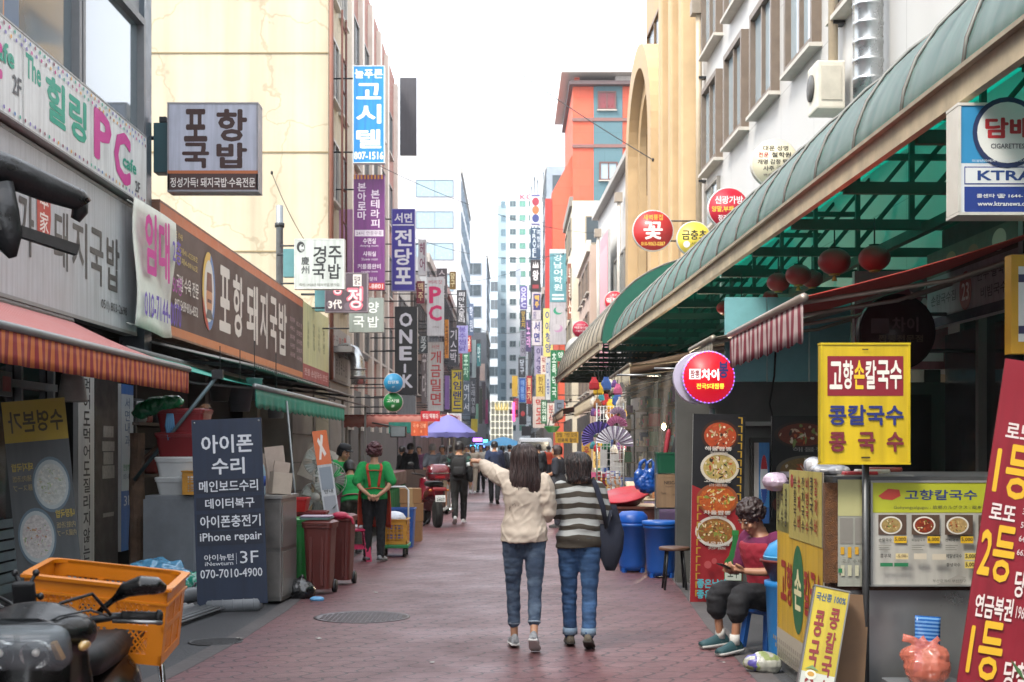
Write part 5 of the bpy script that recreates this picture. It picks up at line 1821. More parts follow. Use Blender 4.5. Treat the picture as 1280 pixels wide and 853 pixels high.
class Fig:
 """local frame: the figure looks along +y, its own right hand is at +x"""

 def __init__(s, label, loc, yaw, H=1.62, J=None, voxel=.012, width=1., cat='person', group=None):
  s.k = H / 1.62
  s.vx = voxel
  s.wd = width
  s.hem = False
  s.t = thing('person', label, cat, loc, yaw, group)
  d = dict(pel=(0, 0, .90), neck=(0, -.01, 1.365), head=(0, .025, 1.50), shL=(-.155, -.01, 1.315), elL=(-.205, -.03, 1.05), wrL=(-.215, .04, .82),
    shR=(.155, -.01, 1.315), elR=(.205, -.03, 1.05), wrR=(.215, .04, .82), hiL=(-.085, 0, .87), hiR=(.085, 0, .87), knL=(-.09, .02, .48), knR=(.09, .02, .48),
    anL=(-.09, -.03, .085), anR=(.09, -.03, .085), toL=(-.105, .13, .03), toR=(.105, .13, .03), look=(0, 1, -.05), sdir=(1, 0, 0), hdir=(1, 0, 0), hnL=None, hnR=None)
  d.update(J or {})
  s.J = {a: (V3(b) * s.k if b is not None and a not in ('look', 'sdir', 'hdir') else (V3(b) if b is not None else None)) for a, b in d.items()}

 # torso surface -----------------------------------------------------
 def tor(s, t):
  J = s.J
  ax = J['neck'] - J['pel']
  c = J['pel'] + ax * t
  # slight S curve of the back
  u = J['hdir'].lerp(J['sdir'], max(0, min(1, t))).normalized()
  v = ax.normalized().cross(u).normalized()
  for (t0, a0, b0), (t1, a1, b1) in zip(TOR, TOR[1:]):
   if t <= t1 or t1 == TOR[-1][0]:
    q = max(0, min(1, (t - t0) / (t1 - t0)))
    if s.hem and t < .03:
     a0, b0, a1, b1 = .166, .117, .166, .117
    return c, u, v, (a0 + (a1 - a0) * q) * s.k * s.wd, (b0 + (b1 - b0) * q) * s.k * s.wd

 def tp(s, t, ang, off=0, kx=1, ky=1):
  c, u, v, a, b = s.tor(t)
  return c + u * ((a * kx + off) * math.cos(ang)) + v * ((b * ky + off) * math.sin(ang))

 def rings(s, t0, t1, n, off=lambda t: 0, seg=20, kx=1, ky=1):
  return [[s.tp(t0 + (t1 - t0) * i / n, 2 * PI * k / seg, off(t0 + (t1 - t0) * i / n), kx, ky) for k in range(seg)] for i in range(n + 1)]

 def limb(s, mb, pts, rad, mat, n=12, flat=1.):
  P_ = [V3(p) for p in pts]
  out, rr = [], []
  for i in range(len(P_) - 1):
   for q in (0, .33, .67):
    out.append(P_[i].lerp(P_[i + 1], q))
    rr.append(rad[i] + (rad[i + 1] - rad[i]) * q)
  out.append(P_[-1])
  rr.append(rad[-1])
  # round the joints off
  for _ in range(2):
   o2 = out[:]
   for i in range(1, len(out) - 1):
    o2[i] = out[i] * .5 + (out[i - 1] + out[i + 1]) * .25
   out = o2
  mb.tube(out, rr, mat, n, flat=flat)
  mb.ell(out[0], (rr[0],) * 3, mat, 10)
  mb.ell(out[-1], (rr[-1],) * 3, mat, 10)

 def hand(s, mb, wr, d, up, mat, side, point=False, curl=.5):
  """palm, four fingers and a thumb. d: direction of the hand, up: back of the hand"""
  k = s.k
  d = d.normalized()
  up = (up - d * up.dot(d)).normalized()
  w_ = d.cross(up) * side          # towards the little finger
  mb.tube([wr, wr + d * .035 * k, wr + d * .085 * k], [.024 * k, .034 * k, .034 * k], mat, 10, flat=.55)
  for i in range(4):
   b = wr + d * (.08 - abs(i - 1.2) * .006) * k + w_ * ((i - 1.5) * .019) * k
   L = (.070, .078, .072, .056)[i] * k
   c = .12 if (point and i == 0) else (1.5 if point else curl)
   p1 = b + d * L * .45 * math.cos(c * .4) - up * L * .45 * math.sin(c * .4)
   p2 = p1 + d * L * .33 * math.cos(c * 1.2) - up * L * .33 * math.sin(c * 1.2)
   p3 = p2 + d * L * .25 * math.cos(c * 1.9) - up * L * .25 * math.sin(c * 1.9)
   mb.tube([b - d * .02 * k, b, p1, p2, p3], [.0095 * k, .0098 * k, .009 * k, .0085 * k, .0075 * k], mat, 8)
  b = wr + d * .025 * k - w_ * .024 * k
  q = (d * .7 - w_ * .7).normalized()
  p1 = b + q * .036 * k
  p2 = p1 + (d * .9 - w_ * .25 - up * .2).normalized() * .034 * k
  mb.tube([b, p1, p2], [.014 * k, .0115 * k, .009 * k], mat, 8)

 def body(s, skin=SKINM, face=True, point=None, curl=.5, bare_foot=False, ups=None):
  J, k = s.J, s.k
  mb = MB()
  mb.ring(s.rings(-.13, 1.09, 22), skin)
  f = J['look'].normalized()
  r = f.cross(V3((0, 0, 1))).normalized()
  up = r.cross(f).normalized()
  h = J['head']
  mx = Matrix((r, f, up)).transposed().to_4x4()
  mx.translation = h
  s.hm = mx
  mb.tube([J['neck'] - V3((0, 0, .03)) * k, h - up * .05 * k - f * .02 * k], [.056 * k, .052 * k], skin, 14)
  E = lambda c, q: mb.ell(V3(c) * k, V3(q) * k, skin, 18, mx)
  E((0, -.008, .02), (.074, .094, .098))
  E((0, .025, -.045), (.056, .062, .062))
  E((0, .05, -.088), (.03, .03, .022))
  mb.tube([V3((0, .082, .012)) * k, V3((0, .104, -.022)) * k, V3((0, .096, -.034)) * k], [.008 * k, .013 * k, .014 * k], skin, 8, mx=mx)
  for q in (-1, 1):
   mb.ell(V3((q * .076, -.005, -.005)) * k, V3((.012, .02, .032)) * k, skin, 8, mx)
   mb.ell(V3((q * .03, .078, .028)) * k, V3((.02, .014, .008)) * k, skin, 8, mx)
   mb.ell(V3((q * .04, .062, -.03)) * k, V3((.022, .022, .022)) * k, skin, 8, mx)
  for q, S in ((-1, 'L'), (1, 'R')):
   s.limb(mb, [J['sh' + S], J['el' + S], J['wr' + S]], [.046 * k, .038 * k, .025 * k], skin)
   d = J['hn' + S] if J['hn' + S] is not None else (J['wr' + S] - J['el' + S])
   u_ = (ups or {}).get(S, V3((q, 0, .2)))
   s.hand(mb, J['wr' + S], d, V3(u_), skin, q, point == S, curl)
   s.limb(mb, [J['hi' + S], J['kn' + S], J['an' + S]], [.066 * k, .036 * k, .030 * k], skin)
   a, t_ = J['an' + S], J['to' + S]
   fd = (t_ - a)
   mb.tube([a - fd * .25 + V3((0, 0, -.04 * k)), a + fd * .3 + V3((0, 0, -.015 * k)), t_], [.033 * k, .036 * k, .022 * k], skin, 10)
  o = grow('body', mb, s.t, skin, s.vx * .72, 3)
  if face:
   for q in (-1, 1):
    m = MB()
    m.ell(V3((q * .031, .0795, .010)) * k, V3((.015, .008, .006)) * k, M('#d8d2cb', .3), 10, mx)
    m.ell(V3((q * .031, .0855, .010)) * k, V3((.007, .003, .006)) * k, M('#1c1310', .2), 8, mx)
    m.build('eye', s.t)
    m = MB()
    m.tube([V3((q * .014, .091, .030)) * k, V3((q * .034, .089, .035)) * k, V3((q * .052, .074, .030)) * k], [.003 * k, .004 * k, .002 * k], HAIR_BLACK, 6, mx=mx)
    m.build('eyebrow', s.t)
   m = MB()
   m.tube([V3((-.024, .077, -.058)) * k, V3((0, .088, -.057)) * k, V3((.024, .077, -.058)) * k], [.003 * k, .007 * k, .003 * k], M('#8d4a44', .45), 8, mx=mx)
   m.build('mouth', s.t)
  return o

 def hair(s, mat, style='short', length=.1, name='hair', vol=1., seed=0, strands=0):
  k = s.k
  mx = s.hm
  rings = []
  NZ, NA = 26, 72
  top, bot = .125, -length
  for i in range(NZ + 1):
   q = i / NZ
   row = []
   for j in range(NA):
    a = 2 * PI * j / NA
    fr = max(0, math.sin(a))          # 1 towards the face
    lo = bot + (.022 if length > .15 else .010) * noise.noise(V3((math.cos(a) * 5, math.sin(a) * 5, seed)))
    zz = top + (lo - top) * q ** (1.25 if length > .15 else 1.0)
    if zz > .02:
     sph = math.sqrt(max(0, 1 - ((zz - .02) / (top - .02)) ** 2)) ** .9
    else:
     sph = 1 - (.10 if length < .15 else -.0) * min(1, (.02 - zz) / .1)
    rx_, ry_ = .087 * vol, .108 * vol
    if length > .15 and zz < -.05:        # long hair falls flat on the back and tapers
     e = min(1, (-.05 - zz) / (length - .05))
     rx_ *= 1 + .46 * math.sin(e * 1.9) - .14 * e
     ry_ *= 1 - .45 * e
    wv = 1 + .020 * noise.noise(V3((math.cos(a) * 9, math.sin(a) * 9, zz * 5 + seed))) + .03 * noise.noise(V3((math.cos(a) * 3, math.sin(a) * 3, zz * 9 + seed)))
    x = rx_ * sph * math.cos(a) * wv
    y = ry_ * sph * math.sin(a) * wv - .012
    if zz < .062 and fr > .25:          # keep the face clear
     y = min(y, .055 - .05 * min(1, (.062 - zz) / .06) * fr)
     x *= .94
    if length > .15 and zz < -.05:
     y = min(y, .015) - .035 * min(1, (-.05 - zz) / .12) - .0 * zz
    row.append(V3((x, y, zz)) * k)
   rings.append(row)
  m = MB()
  m.ring(rings, mat, True, (True, True), mx)
  o = m.build(name, s.t)
  if strands:
   rnd = random.Random(seed)
   m = MB()
   for i in range(strands):
    a = rnd.random() * NA
    i0 = rnd.randrange(1, 9)
    i1 = NZ
    wid, ph_ = rnd.uniform(.0025, .006) * k, rnd.uniform(0, 6)
    pts = []
    for r_ in range(i0, i1 + 1, 2):
     j = int(a) % NA
     p = rings[r_][j].lerp(rings[r_][(j + 1) % NA], a % 1)
     c = sum(rings[r_], V3()) / NA
     pts.append(p + (p - c).normalized() * rnd.uniform(-.002, .007) * k + V3((.004 * math.sin(ph_ + r_ * .35), 0, 0)) * k)
     a += rnd.uniform(-.5, .5)
    d = (pts[-1] - pts[-2]).normalized()
    pts.append(pts[-1] + d * rnd.uniform(.0, .055) * k + V3((rnd.uniform(-.01, .01), rnd.uniform(-.008, .008), 0)) * k)
    m.tube(pts, [wid * .4] + [wid] * (len(pts) - 2) + [wid * .15], mat if i % 3 else HAIR_PALER, 4, True, mx)
   m.build('hair_strands', o)
  return o

 def curls(s, mat, n=110, vol=1., name='hair'):
  k = s.k
  rnd = random.Random(n)
  m = MB()
  m.ell(V3((0, -.02, .035)) * k, V3((.088, .1, .092)) * k * vol, mat, 16, s.hm)
  for i in range(n):
   a, b = rnd.uniform(0, 2 * PI), rnd.uniform(-.65, 1.4)
   d = V3((math.cos(a) * math.cos(b), math.sin(a) * math.cos(b), math.sin(b)))
   if d.y > .45 and d.z < .45:
    continue
   p = V3((d.x * .092, d.y * .102 - .02, d.z * .095 + .035)) * k * vol
   r_ = rnd.uniform(.010, .021) * k
   m.ell(p, (r_, r_, r_ * rnd.uniform(.7, 1.1)), mat, 8, s.hm)
  return grow(name, m, s.t, mat, .007, 0, lambda c: .007 * noise.noise(c * 70))

 def top(s, mat, sleeve=(1., 1.), loose=.02, hem=-.05, rs=(.07, .06, .05), name='shirt', neck=.975, wr=None, flare=0, matfn=None, mats=None, kx=1., collar=0):
  J, k = s.J, s.k
  mb = MB()
  off = lambda t: loose * k * (1 + flare * max(0, .5 - t)) * (1 if t < .9 else max(.25, (1.03 - t) / .13))
  s.hem = True
  mb.ring(s.rings(hem, neck, 24, off, 26, kx), mat)
  s.hem = False
  for i, S in enumerate('LR'):
   f = sleeve[i]
   sh, el, wr_ = J['sh' + S], J['el' + S], J['wr' + S]
   if f <= 0:
    continue
   if f <= .5:
    pts, rd = [sh, sh.lerp(el, f * 2)], [rs[0] * k, (rs[0] + (rs[1] - rs[0]) * f * 2) * k]
   else:
    pts, rd = [sh, el, el.lerp(wr_, (f - .5) * 2)], [rs[0] * k, rs[1] * k, rs[2] * k]
   s.limb(mb, pts, rd, mat, 16)
  if wr is None:
   wr = lambda c: .007 * noise.noise(V3((c.x * 7 + c.z * 5, c.y * 9, c.z * 13 - c.x * 6))) + .004 * noise.noise(c * 26)
  return grow(name, mb, s.t, mat, s.vx, 4, wr, matfn, mats)

 def legs(s, mat, hemf=1., rk=(.098, .066, .052), rise=.12, name='trousers', wr=None, shorts=False, mats=None, matfn=None):
  J, k = s.J, s.k
  mb = MB()
  mb.ring(s.rings(-.13, rise, 12, lambda t: .012 * k, 24), mat)
  for S in 'LR':
   hi, kn, an = J['hi' + S], J['kn' + S], J['an' + S]
   if shorts:
    s.limb(mb, [hi, hi.lerp(kn, hemf)], [rk[0] * k, rk[1] * k], mat, 18)
   else:
    s.limb(mb, [hi, hi.lerp(kn, .5), kn, kn.lerp(an, .45), kn.lerp(an, hemf)], [rk[0] * k, (rk[0] * .58 + rk[1] * .42) * k, rk[1] * k, (rk[1] * .4 + rk[2] * .62) * k, rk[2] * k], mat, 18)
  if wr is None:
   wr = lambda c: .007 * noise.noise(V3((c.x * 8, c.y * 8, c.z * 26))) + .003 * noise.noise(c * 40)
  return grow(name, mb, s.t, mat, s.vx, 3, wr, matfn, mats)

 def shoe(s, S, mat, sole, big=1.):
  J, k = s.J, s.k
  a, t_ = J['an' + S], J['to' + S]
  fd = (t_ - a)
  f = fd.normalized()
  g_ = V3((f.x, f.y, f.z))
  side = V3((0, 0, 1)).cross(g_).normalized()
  up = g_.cross(side).normalized()
  if up.z < 0 and abs(up.z) > .5:
   up = -up
  # axis along the sole from heel to toe
  base = a - V3((0, 0, .0)) - up * .062 * k
  flat = (V3((t_.x, t_.y, t_.z)) - up * .018 * k) - base
  fdir = flat.normalized()
  mb = MB()
  prof = [(-.055, .028, .055, .0), (-.04, .036, .075, .0), (0, .038, .082, 0), (.05, .040, .062, 0), (.10, .045, .046, 0), (.15, .044, .036, 0), (.185, .032, .026, 0)]
  rr, rs_ = [], []
  for x, w_, h_, z in prof:
   c = base + fdir * x * k
   q = []
   for j in range(14):
    b = 2 * PI * j / 14
    hy = math.sin(b)
    q.append(c + side * (w_ * big * k * math.cos(b) * (1 if hy < 0 else .92)) + up * ((h_ * hy if hy > 0 else .012 * hy) * k + .018 * k))
   rr.append(q)
   rs_.append([c + side * (w_ * 1.07 * big * k * math.cos(2 * PI * j / 14)) + up * ((.011 * (1 if math.sin(2 * PI * j / 14) > 0 else -1)) * min(1, abs(math.sin(2 * PI * j / 14)) * 3) + .006) * k for j in range(14)])
  mb.ring(rr, mat)
  o = mb.build('shoe', s.t)
  m = MB()
  m.ring(rs_, sole)
  m.build('sole', o)
  return o

def walker_legs(front, step=.16, lift=.06):
 """ankle and toe positions in mid stride; front: the foot that is ahead (+y)"""
 b = 'R' if front == 'L' else 'L'
 q = -1 if front == 'L' else 1
 return {'an' + front: (q * .075, step, .085), 'kn' + front: (q * .085, step * .62, .48), 'to' + front: (q * .09, step + .16, .035),
   'an' + b: (-q * .075, -step, .085 + lift), 'kn' + b: (-q * .085, .0, .475), 'to' + b: (-q * .09, -step + .13, .022)}

# --- the two women walking away -------------------------------------------------
PAVE = .004
Y1 = 10.62
x1 = P(655, 0, Y1).x
J = walker_legs('L', .17, .055)
J.update(shL=(-.15, .01, 1.345), elL=(-.265, .19, 1.405), wrL=(-.345, .36, 1.475), hnL=(-.75, .55, .12), shR=(.155, 0, 1.315), elR=(.205, .0, 1.06), wrR=(.10, .17, 1.08), hnR=(-.3, .9, .1),
  head=(.0, .03, 1.50), look=(-.25, 1, -.02), sdir=(.97, .22, -.06), neck=(.0, 0, 1.365), pel=(0, 0, .90))
w1 = Fig('woman in a loose cream blouse pointing ahead with long dark hair and cropped jeans', (x1, Y1, PAVE), 0, 1.615, J, .0095, .93)
w1.body(SKINM, True, 'L', .5, ups={'L': V3((0, -.3, 1)), 'R': V3((.2, 0, 1))})
CREAMC = cloth_mat('#bdb0a1', .85, .08, 320, .2)

def wr1(c):
 z = c.z
 f = .007 * noise.noise(V3((c.x * 5 + z * 7, c.y * 6, z * 5 - c.x * 7))) + .006 * noise.noise(V3((c.x * 14, c.y * 12, z * 18 + c.x * 9)))
 g_ = .009 * abs(noise.noise(V3((c.x * 3.2 - z * 5, c.y * 3, z * 3.2 + c.x * 4 + 4)))) - .004
 if z < 1.02:
  f += .004 * math.sin(z * 55 + 7 * c.x + 3 * noise.noise(c * 6)) * min(1, (1.02 - z) * 6)
 if c.x > .12 and z < 1.25:
  f += .012 * noise.noise(V3((c.x * 6, c.y * 8, z * 24)))
 r_ = noise.noise(V3((c.x * 6 + z * 3, c.y * 4, z * 4 - c.x * 5)))
 f += .007 * max(0, 1 - abs(r_) * 8)
 r_ = noise.noise(V3((c.x * 9 - z * 8 + 5, c.y * 7, z * 6)))
 f += .005 * max(0, 1 - abs(r_) * 6)
 return f + g_

w1.top(CREAMC, (.80, .86), .024, -.10, (.076, .068, .054), 'blouse', .985, wr1, flare=.35, kx=1.03)
w1.legs(denim('#3a4a60', '#71859a'), .70, (.092, .056, .049), .16, 'jeans')
w1.hair(HAIR_BROWN, 'long', .355, vol=1.14, seed=3, strands=560)
for S in 'LR':
 w1.shoe(S, M('#8f9296', .6, 0, .35, 40), M('#c9c9c7', .5))
 a = w1.J['an' + S]
 kn = w1.J['kn' + S].lerp(a, .70)
 m = MB()
 m.tube([kn + V3((0, 0, .008)), kn.lerp(a, .06)], [.0505, .052], M('#8d9aa8', .9, 0, .3, 60, bump=.5), 18)
 m.build('frayed_hem', w1.t)

Y2 = 10.75
x2 = P(724, 0, Y2).x
J = walker_legs('L', .13, .03)
J.update(shL=(-.15, .0, 1.31), elL=(-.20, .03, 1.07), wrL=(-.13, .20, 1.20), hnL=(.2, .4, .8), shR=(.15, 0, 1.305), elR=(.215, -.02, 1.07), wrR=(.20, .15, .98), hnR=(0, .9, .2),
  head=(-.01, .03, 1.495), look=(-.35, 1, -.1), neck=(0, 0, 1.36))
w2 = Fig('woman with a short black bob and a wide striped sweater and blue jeans', (x2, Y2, PAVE), R(-3), 1.555, J, .0095, .95)
w2.body(SKINM, True, None, .7)

def stripe_mat():
 m = cloth_mat('#9da09f', .9, .08, 240, .4).copy()
 n, l = m.node_tree.nodes, m.node_tree.links
 b = n['Principled BSDF']
 src = b.inputs['Base Color'].links[0].from_socket
 tc = n.new('ShaderNodeTexCoord')
 no = n.new('ShaderNodeTexNoise')
 no.inputs['Scale'].default_value = 6
 l.new(tc.outputs['Object'], no.inputs['Vector'])
 sep = n.new('ShaderNodeSeparateXYZ')
 l.new(tc.outputs['Object'], sep.inputs[0])

 def mth(op, a, bb):
  q = n.new('ShaderNodeMath')
  q.operation = op
  for i, v in enumerate((a, bb)):
   if isinstance(v, (int, float)):
    q.inputs[i].default_value = v
   else:
    l.new(v, q.inputs[i])
  return q.outputs[0]
 z = mth('ADD', sep.outputs[2], mth('MULTIPLY', mth('SUBTRACT', no.outputs[0], .5), .03))
 z = mth('ADD', z, mth('MULTIPLY', mth('ABSOLUTE', sep.outputs[0], 0), .12))
 f = mth('FRACT', mth('DIVIDE', mth('SUBTRACT', z, .868), .0835), 0)
 k = mth('MAXIMUM', mth('LESS_THAN', f, .48), mth('LESS_THAN', sep.outputs[2], .865))
 mx = n.new('ShaderNodeMixRGB')
 l.new(k, mx.inputs[0])
 l.new(src, mx.inputs[1])
 mx.inputs[2].default_value = (*lin('#3a342c'), 1)
 l.new(mx.outputs[0], b.inputs['Base Color'])
 return m

w2.top(stripe_mat(), (.86, .86), .022, -.16, (.078, .066, .054), 'striped_sweater', .985,
 lambda c: .008 * noise.noise(V3((c.x * 6 + c.z * 4, c.y * 7, c.z * 9 - c.x * 5))) + .004 * noise.noise(V3((c.x * 12, c.y * 12, c.z * 30))) + (.006 * math.sin(c.z * 60 + c.x * 8) if c.z < .98 else 0), kx=1.08)
w2.legs(denim('#27456a', '#4a70a0'), .93, (.099, .066, .056), .14, 'jeans',
  lambda c: .009 * noise.noise(V3((c.x * 7, c.y * 7, c.z * 18 + c.x * 8))) + .004 * noise.noise(V3((c.x * 10, c.y * 10, c.z * 45))))
w2.hair(HAIR_BLACK, 'bob', .112, vol=1.12, seed=8, strands=420)
for S in 'LR':
 w2.shoe(S, M('#5d5548', .7, 0, .4, 60), M('#3a3531', .7))
 kn, a = w2.J['kn' + S], w2.J['an' + S]
 p = kn.lerp(a, .9)
 m = MB()
 m.tube([p + V3((0, 0, .03)), p - V3((0, 0, .025))], [.058, .060], M('#7d93a8', .9, 0, .2, 60, bump=.4), 18)
 m.build('rolled_cuff', w2.t)
for f_, mt_ in ((w1, denim('#2b394b', '#566d83')), (w2, denim('#1b3250', '#385a84'))):
 for q in (-1, 1):
  m = MB()
  m.slab(lambda u, v, q=q: tuple(f_.tp(.03 - .24 * v, R(-90 + q * (20 + 38 * u) * (1 - .1 * v)), .020)), .006 * -q, 6, 6, mt_)
  m.build('pocket', f_.t)
# her shoulder bag
NAVY = cloth_mat('#151b2c', .9, .2, 220, .4)
bg_ = thing('shoulder_bag', 'dark navy cloth shoulder bag hanging from the striped woman', 'bag', (x2 + .245, Y2 - .02, .62))
rings = []
for i in range(13):
 q = i / 12
 w_ = .02 + .115 * math.sin(min(1, q * 1.35 + .08) * PI * .62) ** .8 * (1 if q < .6 else 1 - (q - .6) * 1.6)
 d_ = .012 + .055 * math.sin(min(1, q * 1.2 + .1) * PI)
 rings.append([V3((w_ * .8 * math.cos(2 * PI * k / 20) * (1 + .06 * noise.noise(V3((k, i * .4, 0)))), max(.012, d_) * math.sin(2 * PI * k / 20), .0 + q * .52)) for k in range(20)])
m = MB()
m.ring(rings, NAVY)
m.build('pouch', bg_)
sh = w2.J['shR'] + V3((-.035, 0, .065))
loc = bg_.location - V3((x2, Y2, PAVE))
m = MB()
pts = [V3((0, .05, .48)), (sh - loc) + V3((.09, .09, -.18)), (sh - loc) + V3((.02, .075, -.02)), (sh - loc) + V3((-.005, 0, .022)), (sh - loc) + V3((.015, -.10, -.03)), (sh - loc) + V3((.07, -.125, -.2)), (sh - loc) + V3((.10, -.10, -.36)), V3((.0, -.05, .48))]
m.tube(pts, .021, NAVY, 8, flat=.3)
m.build('strap', bg_)

# --- seated stallholder with a phone ---------------------------------------------
YS = 10.75
xs = P(962, 0, YS).x
J = dict(pel=(0, 0, .40), neck=(0, .10, .865), head=(0, .175, .985), look=(0, 1, -.62), shL=(-.165, .075, .815), elL=(-.225, .12, .585), wrL=(-.09, .30, .60), shR=(.165, .075, .815), elR=(.225, .10, .575), wrR=(.10, .29, .585),
  hiL=(-.09, .03, .38), hiR=(.09, .03, .38), knL=(-.17, .42, .45), knR=(.14, .40, .44), anL=(-.15, .44, .085), anR=(.17, .33, .085), toL=(-.17, .60, .03), toR=(.19, .49, .03), hnL=(.5, .8, .15), hnR=(-.5, .8, .15))
ws = Fig('stallholder in a crimson apron top sitting on a low blue stool looking at a phone', (xs, YS, PAVE), R(118), 1.70, J, .010, 1.1)
ws.body(SKIND, True, None, .9, ups={'L': V3((-.6, .2, -.7)), 'R': V3((.6, .2, -.7))})
ws.top(cloth_mat('#5c1440', .85), (.42, .42), .014, -.02, (.075, .068, .06), 'shirt')
ws.top(cloth_mat('#86152a', .8), (0, 0), .026, -.1, name='apron', neck=.90)
ws.legs(cloth_mat('#15161b', .85), .42, (.108, .082, .072), .1, 'trousers')
ws.curls(HAIR_BROWN, 280, 1.06)
for S in 'LR':
 ws.shoe(S, M('#24464c', .7, 0, .2, 20), M('#a9a9a6', .6))
 m = MB()
 a = ws.J['an' + S]
 m.tube([a + V3((0, -.0, .07)), a - V3((0, 0, .01))], [.038, .04], M('#b9b9b5', .9, bump=.3), 14)
 m.build('sock', ws.t)
ph = thing('mobile_phone', 'small dark mobile phone held by the seated stallholder', 'phone', ws.t.matrix_basis @ V3((0, .425, .66)), R(118))
MB().box((0, 0, 0), (.075, .14, .009), BLACK, (R(22), 0, 0), .003).build('case', ph)
MB().box((0, -.001, .0055), (.066, .125, .001), M('#2b3138', .1), (R(22), 0, 0)).build('screen', ph)
st = thing('plastic_stool', 'low blue plastic stool under the seated stallholder', 'stool', (xs, YS, PAVE), R(118))
st.scale = (1.05, 1.05, 1.085)
BLP = M('#1d4f93', .4, 0, .1, 5)
MB().rbox([(.135, .135, .255), (.15, .15, .27), (.15, .15, .285), (.12, .12, .29)], BLP, .05, 4).build('seat', st)
for a in (-1, 1):
 for b in (-1, 1):
  MB().bar((a * .115, b * .115, .26), (a * .145, b * .145, 0), .05, .035, BLP).build('leg', st)

# --- the three in green ------------------------------------------------------------
GRN = cloth_mat('#0f8a43', .85, .12)
YG = 18.85
xg = P(468, 0, YG).x
J = dict(elL=(-.255, -.10, 1.07), wrL=(-.085, -.19, .94), hnL=(.8, -.05, -.55), elR=(.255, -.10, 1.07), wrR=(.075, -.205, .93), hnR=(-.85, -.05, -.45), anL=(-.10, .02, .085), toL=(-.13, .17, .03), anR=(.09, -.08, .085), toR=(.15, .06, .03), knR=(.09, -.01, .48))
wg = Fig('stallholder with curly dark red hair in a green shirt, hands clasped behind the back', (xg, YG, PAVE), R(4), 1.62, J, .011)
wg.body(SKINM, True, None, .9, ups={'L': V3((0, -1, .3)), 'R': V3((0, -1, .3))})
wg.top(GRN, (.42, .42), .018, -.08, (.078, .07, .066), 'shirt')
wg.legs(cloth_mat('#121316', .9), .97, (.1, .066, .056), .1)
wg.curls(HAIR_RED, 190, 1.16)
for S in 'LR':
 wg.shoe(S, M('#77797c', .6), M('#3a3a3a', .6))
APR = cloth_mat('#b8402a', .8)

def strap(f, pts, mat, w_=.02, name='apron_strap', off=.03):
 m = MB()
 m.tube([f.tp(t, a, off * f.k) for t, a in pts], w_ * f.k, mat, 8, flat=.35)
 return m.build(name, f.t)

strap(wg, [(.98, R(-150)), (.9, R(-125)), (.72, R(-118)), (.55, R(-116)), (.42, R(-114)), (.3, R(-112))], APR, .019, off=.026)
strap(wg, [(.98, R(-30)), (.9, R(-55)), (.72, R(-62)), (.55, R(-64)), (.42, R(-66)), (.3, R(-68))], APR, .019, off=.026)
strap(wg, [(.78, R(-122)), (.79, R(-90)), (.78, R(-58))], APR, .02, off=.030)
strap(wg, [(.22, R(-180)), (.24, R(-130)), (.27, R(-90)), (.24, R(-50)), (.22, R(0))], APR, .022, off=.032)
m = MB()
m.slab(lambda u, v: tuple(wg.tp(.3 - v * .32, R(-12 + 204 * u), .045 + .02 * v) - V3((0, 0, max(0, v - .55) * .95))), .006, 24, 12, APR)
m.build('apron', wg.t)

J = dict(elL=(-.23, .05, 1.07), wrL=(-.16, .26, .98), elR=(.23, .06, 1.07), wrR=(.17, .27, .97), look=(.1, 1, -.3), head=(.01, .05, 1.49))
wg2 = Fig('stallholder in a black cap, green shirt and pink apron bending over the stall', (P(427, 0, 20.6).x, 20.6, PAVE), R(-118), 1.63, J, .012)
wg2.body(SKINM, True, None, .8)
wg2.top(GRN, (.85, .85), .018, -.08, (.075, .062, .05), 'shirt')
wg2.legs(cloth_mat('#17181b', .9), .97, (.1, .066, .056), .1)
wg2.hair(HAIR_BLACK, 'short', .05, vol=1.06)
m = MB()
m.slab(lambda u, v: tuple(wg2.tp(.62 - v * .64, R(0 + 180 * u), .035 + .02 * v) - V3((0, 0, max(0, v - .6) * .8))), .006, 24, 12, cloth_mat('#c9808f', .85))
m.build('apron', wg2.t)
m = MB()
m.lathe([(.098, .055), (.1, .085), (.085, .125), (.04, .14), (.001, .142)], cloth_mat('#17171b', .8), 24, mx=wg2.hm)
m.lathe([(.07, .052), (.075, .06), (.001, .066)], cloth_mat('#17171b', .8), 20, mx=wg2.hm @ Matrix.Translation((0, .085, 0)))
m.build('cap', wg2.t)
for S in 'LR':
 wg2.shoe(S, BLACK, M('#3a3a3a', .6))

CAMO = M('#3a3a30', .9, 0, .75, 14, bump=.2, bscale=200)
J = dict(pel=(0, 0, .80), neck=(0, .16, 1.19), head=(0, .23, 1.30), shL=(-.155, .14, 1.15), elL=(-.22, .22, .92), wrL=(-.13, .40, .86), shR=(.155, .14, 1.15), elR=(.22, .22, .92), wrR=(.13, .40, .86),
  hiL=(-.085, 0, .77), hiR=(.085, 0, .77), knL=(-.10, .16, .44), knR=(.10, .16, .44), look=(0, 1, -.6))
wg3 = Fig('stallholder stooping in a green shirt and patterned work trousers', (P(441, 0, 20.2).x, 20.2, PAVE), R(20), 1.58, J, .012)
wg3.body(SKINM, True, None, .8)
wg3.top(GRN, (.42, .42), .018, -.06, (.075, .068, .06), 'shirt')
wg3.legs(CAMO, .97, (.102, .075, .062), .1)
wg3.hair(HAIR_BLACK, 'short', .075, vol=1.06)
m = MB()
strap(wg3, [(.16, R(-170)), (.16, R(-120)), (.16, R(-90)), (.16, R(-60)), (.16, R(-10))], M('#8d4550', .8), .03, off=.03)
for S in 'LR':
 wg3.shoe(S, M('#5a5a5c', .6), M('#3a3a3a', .6))

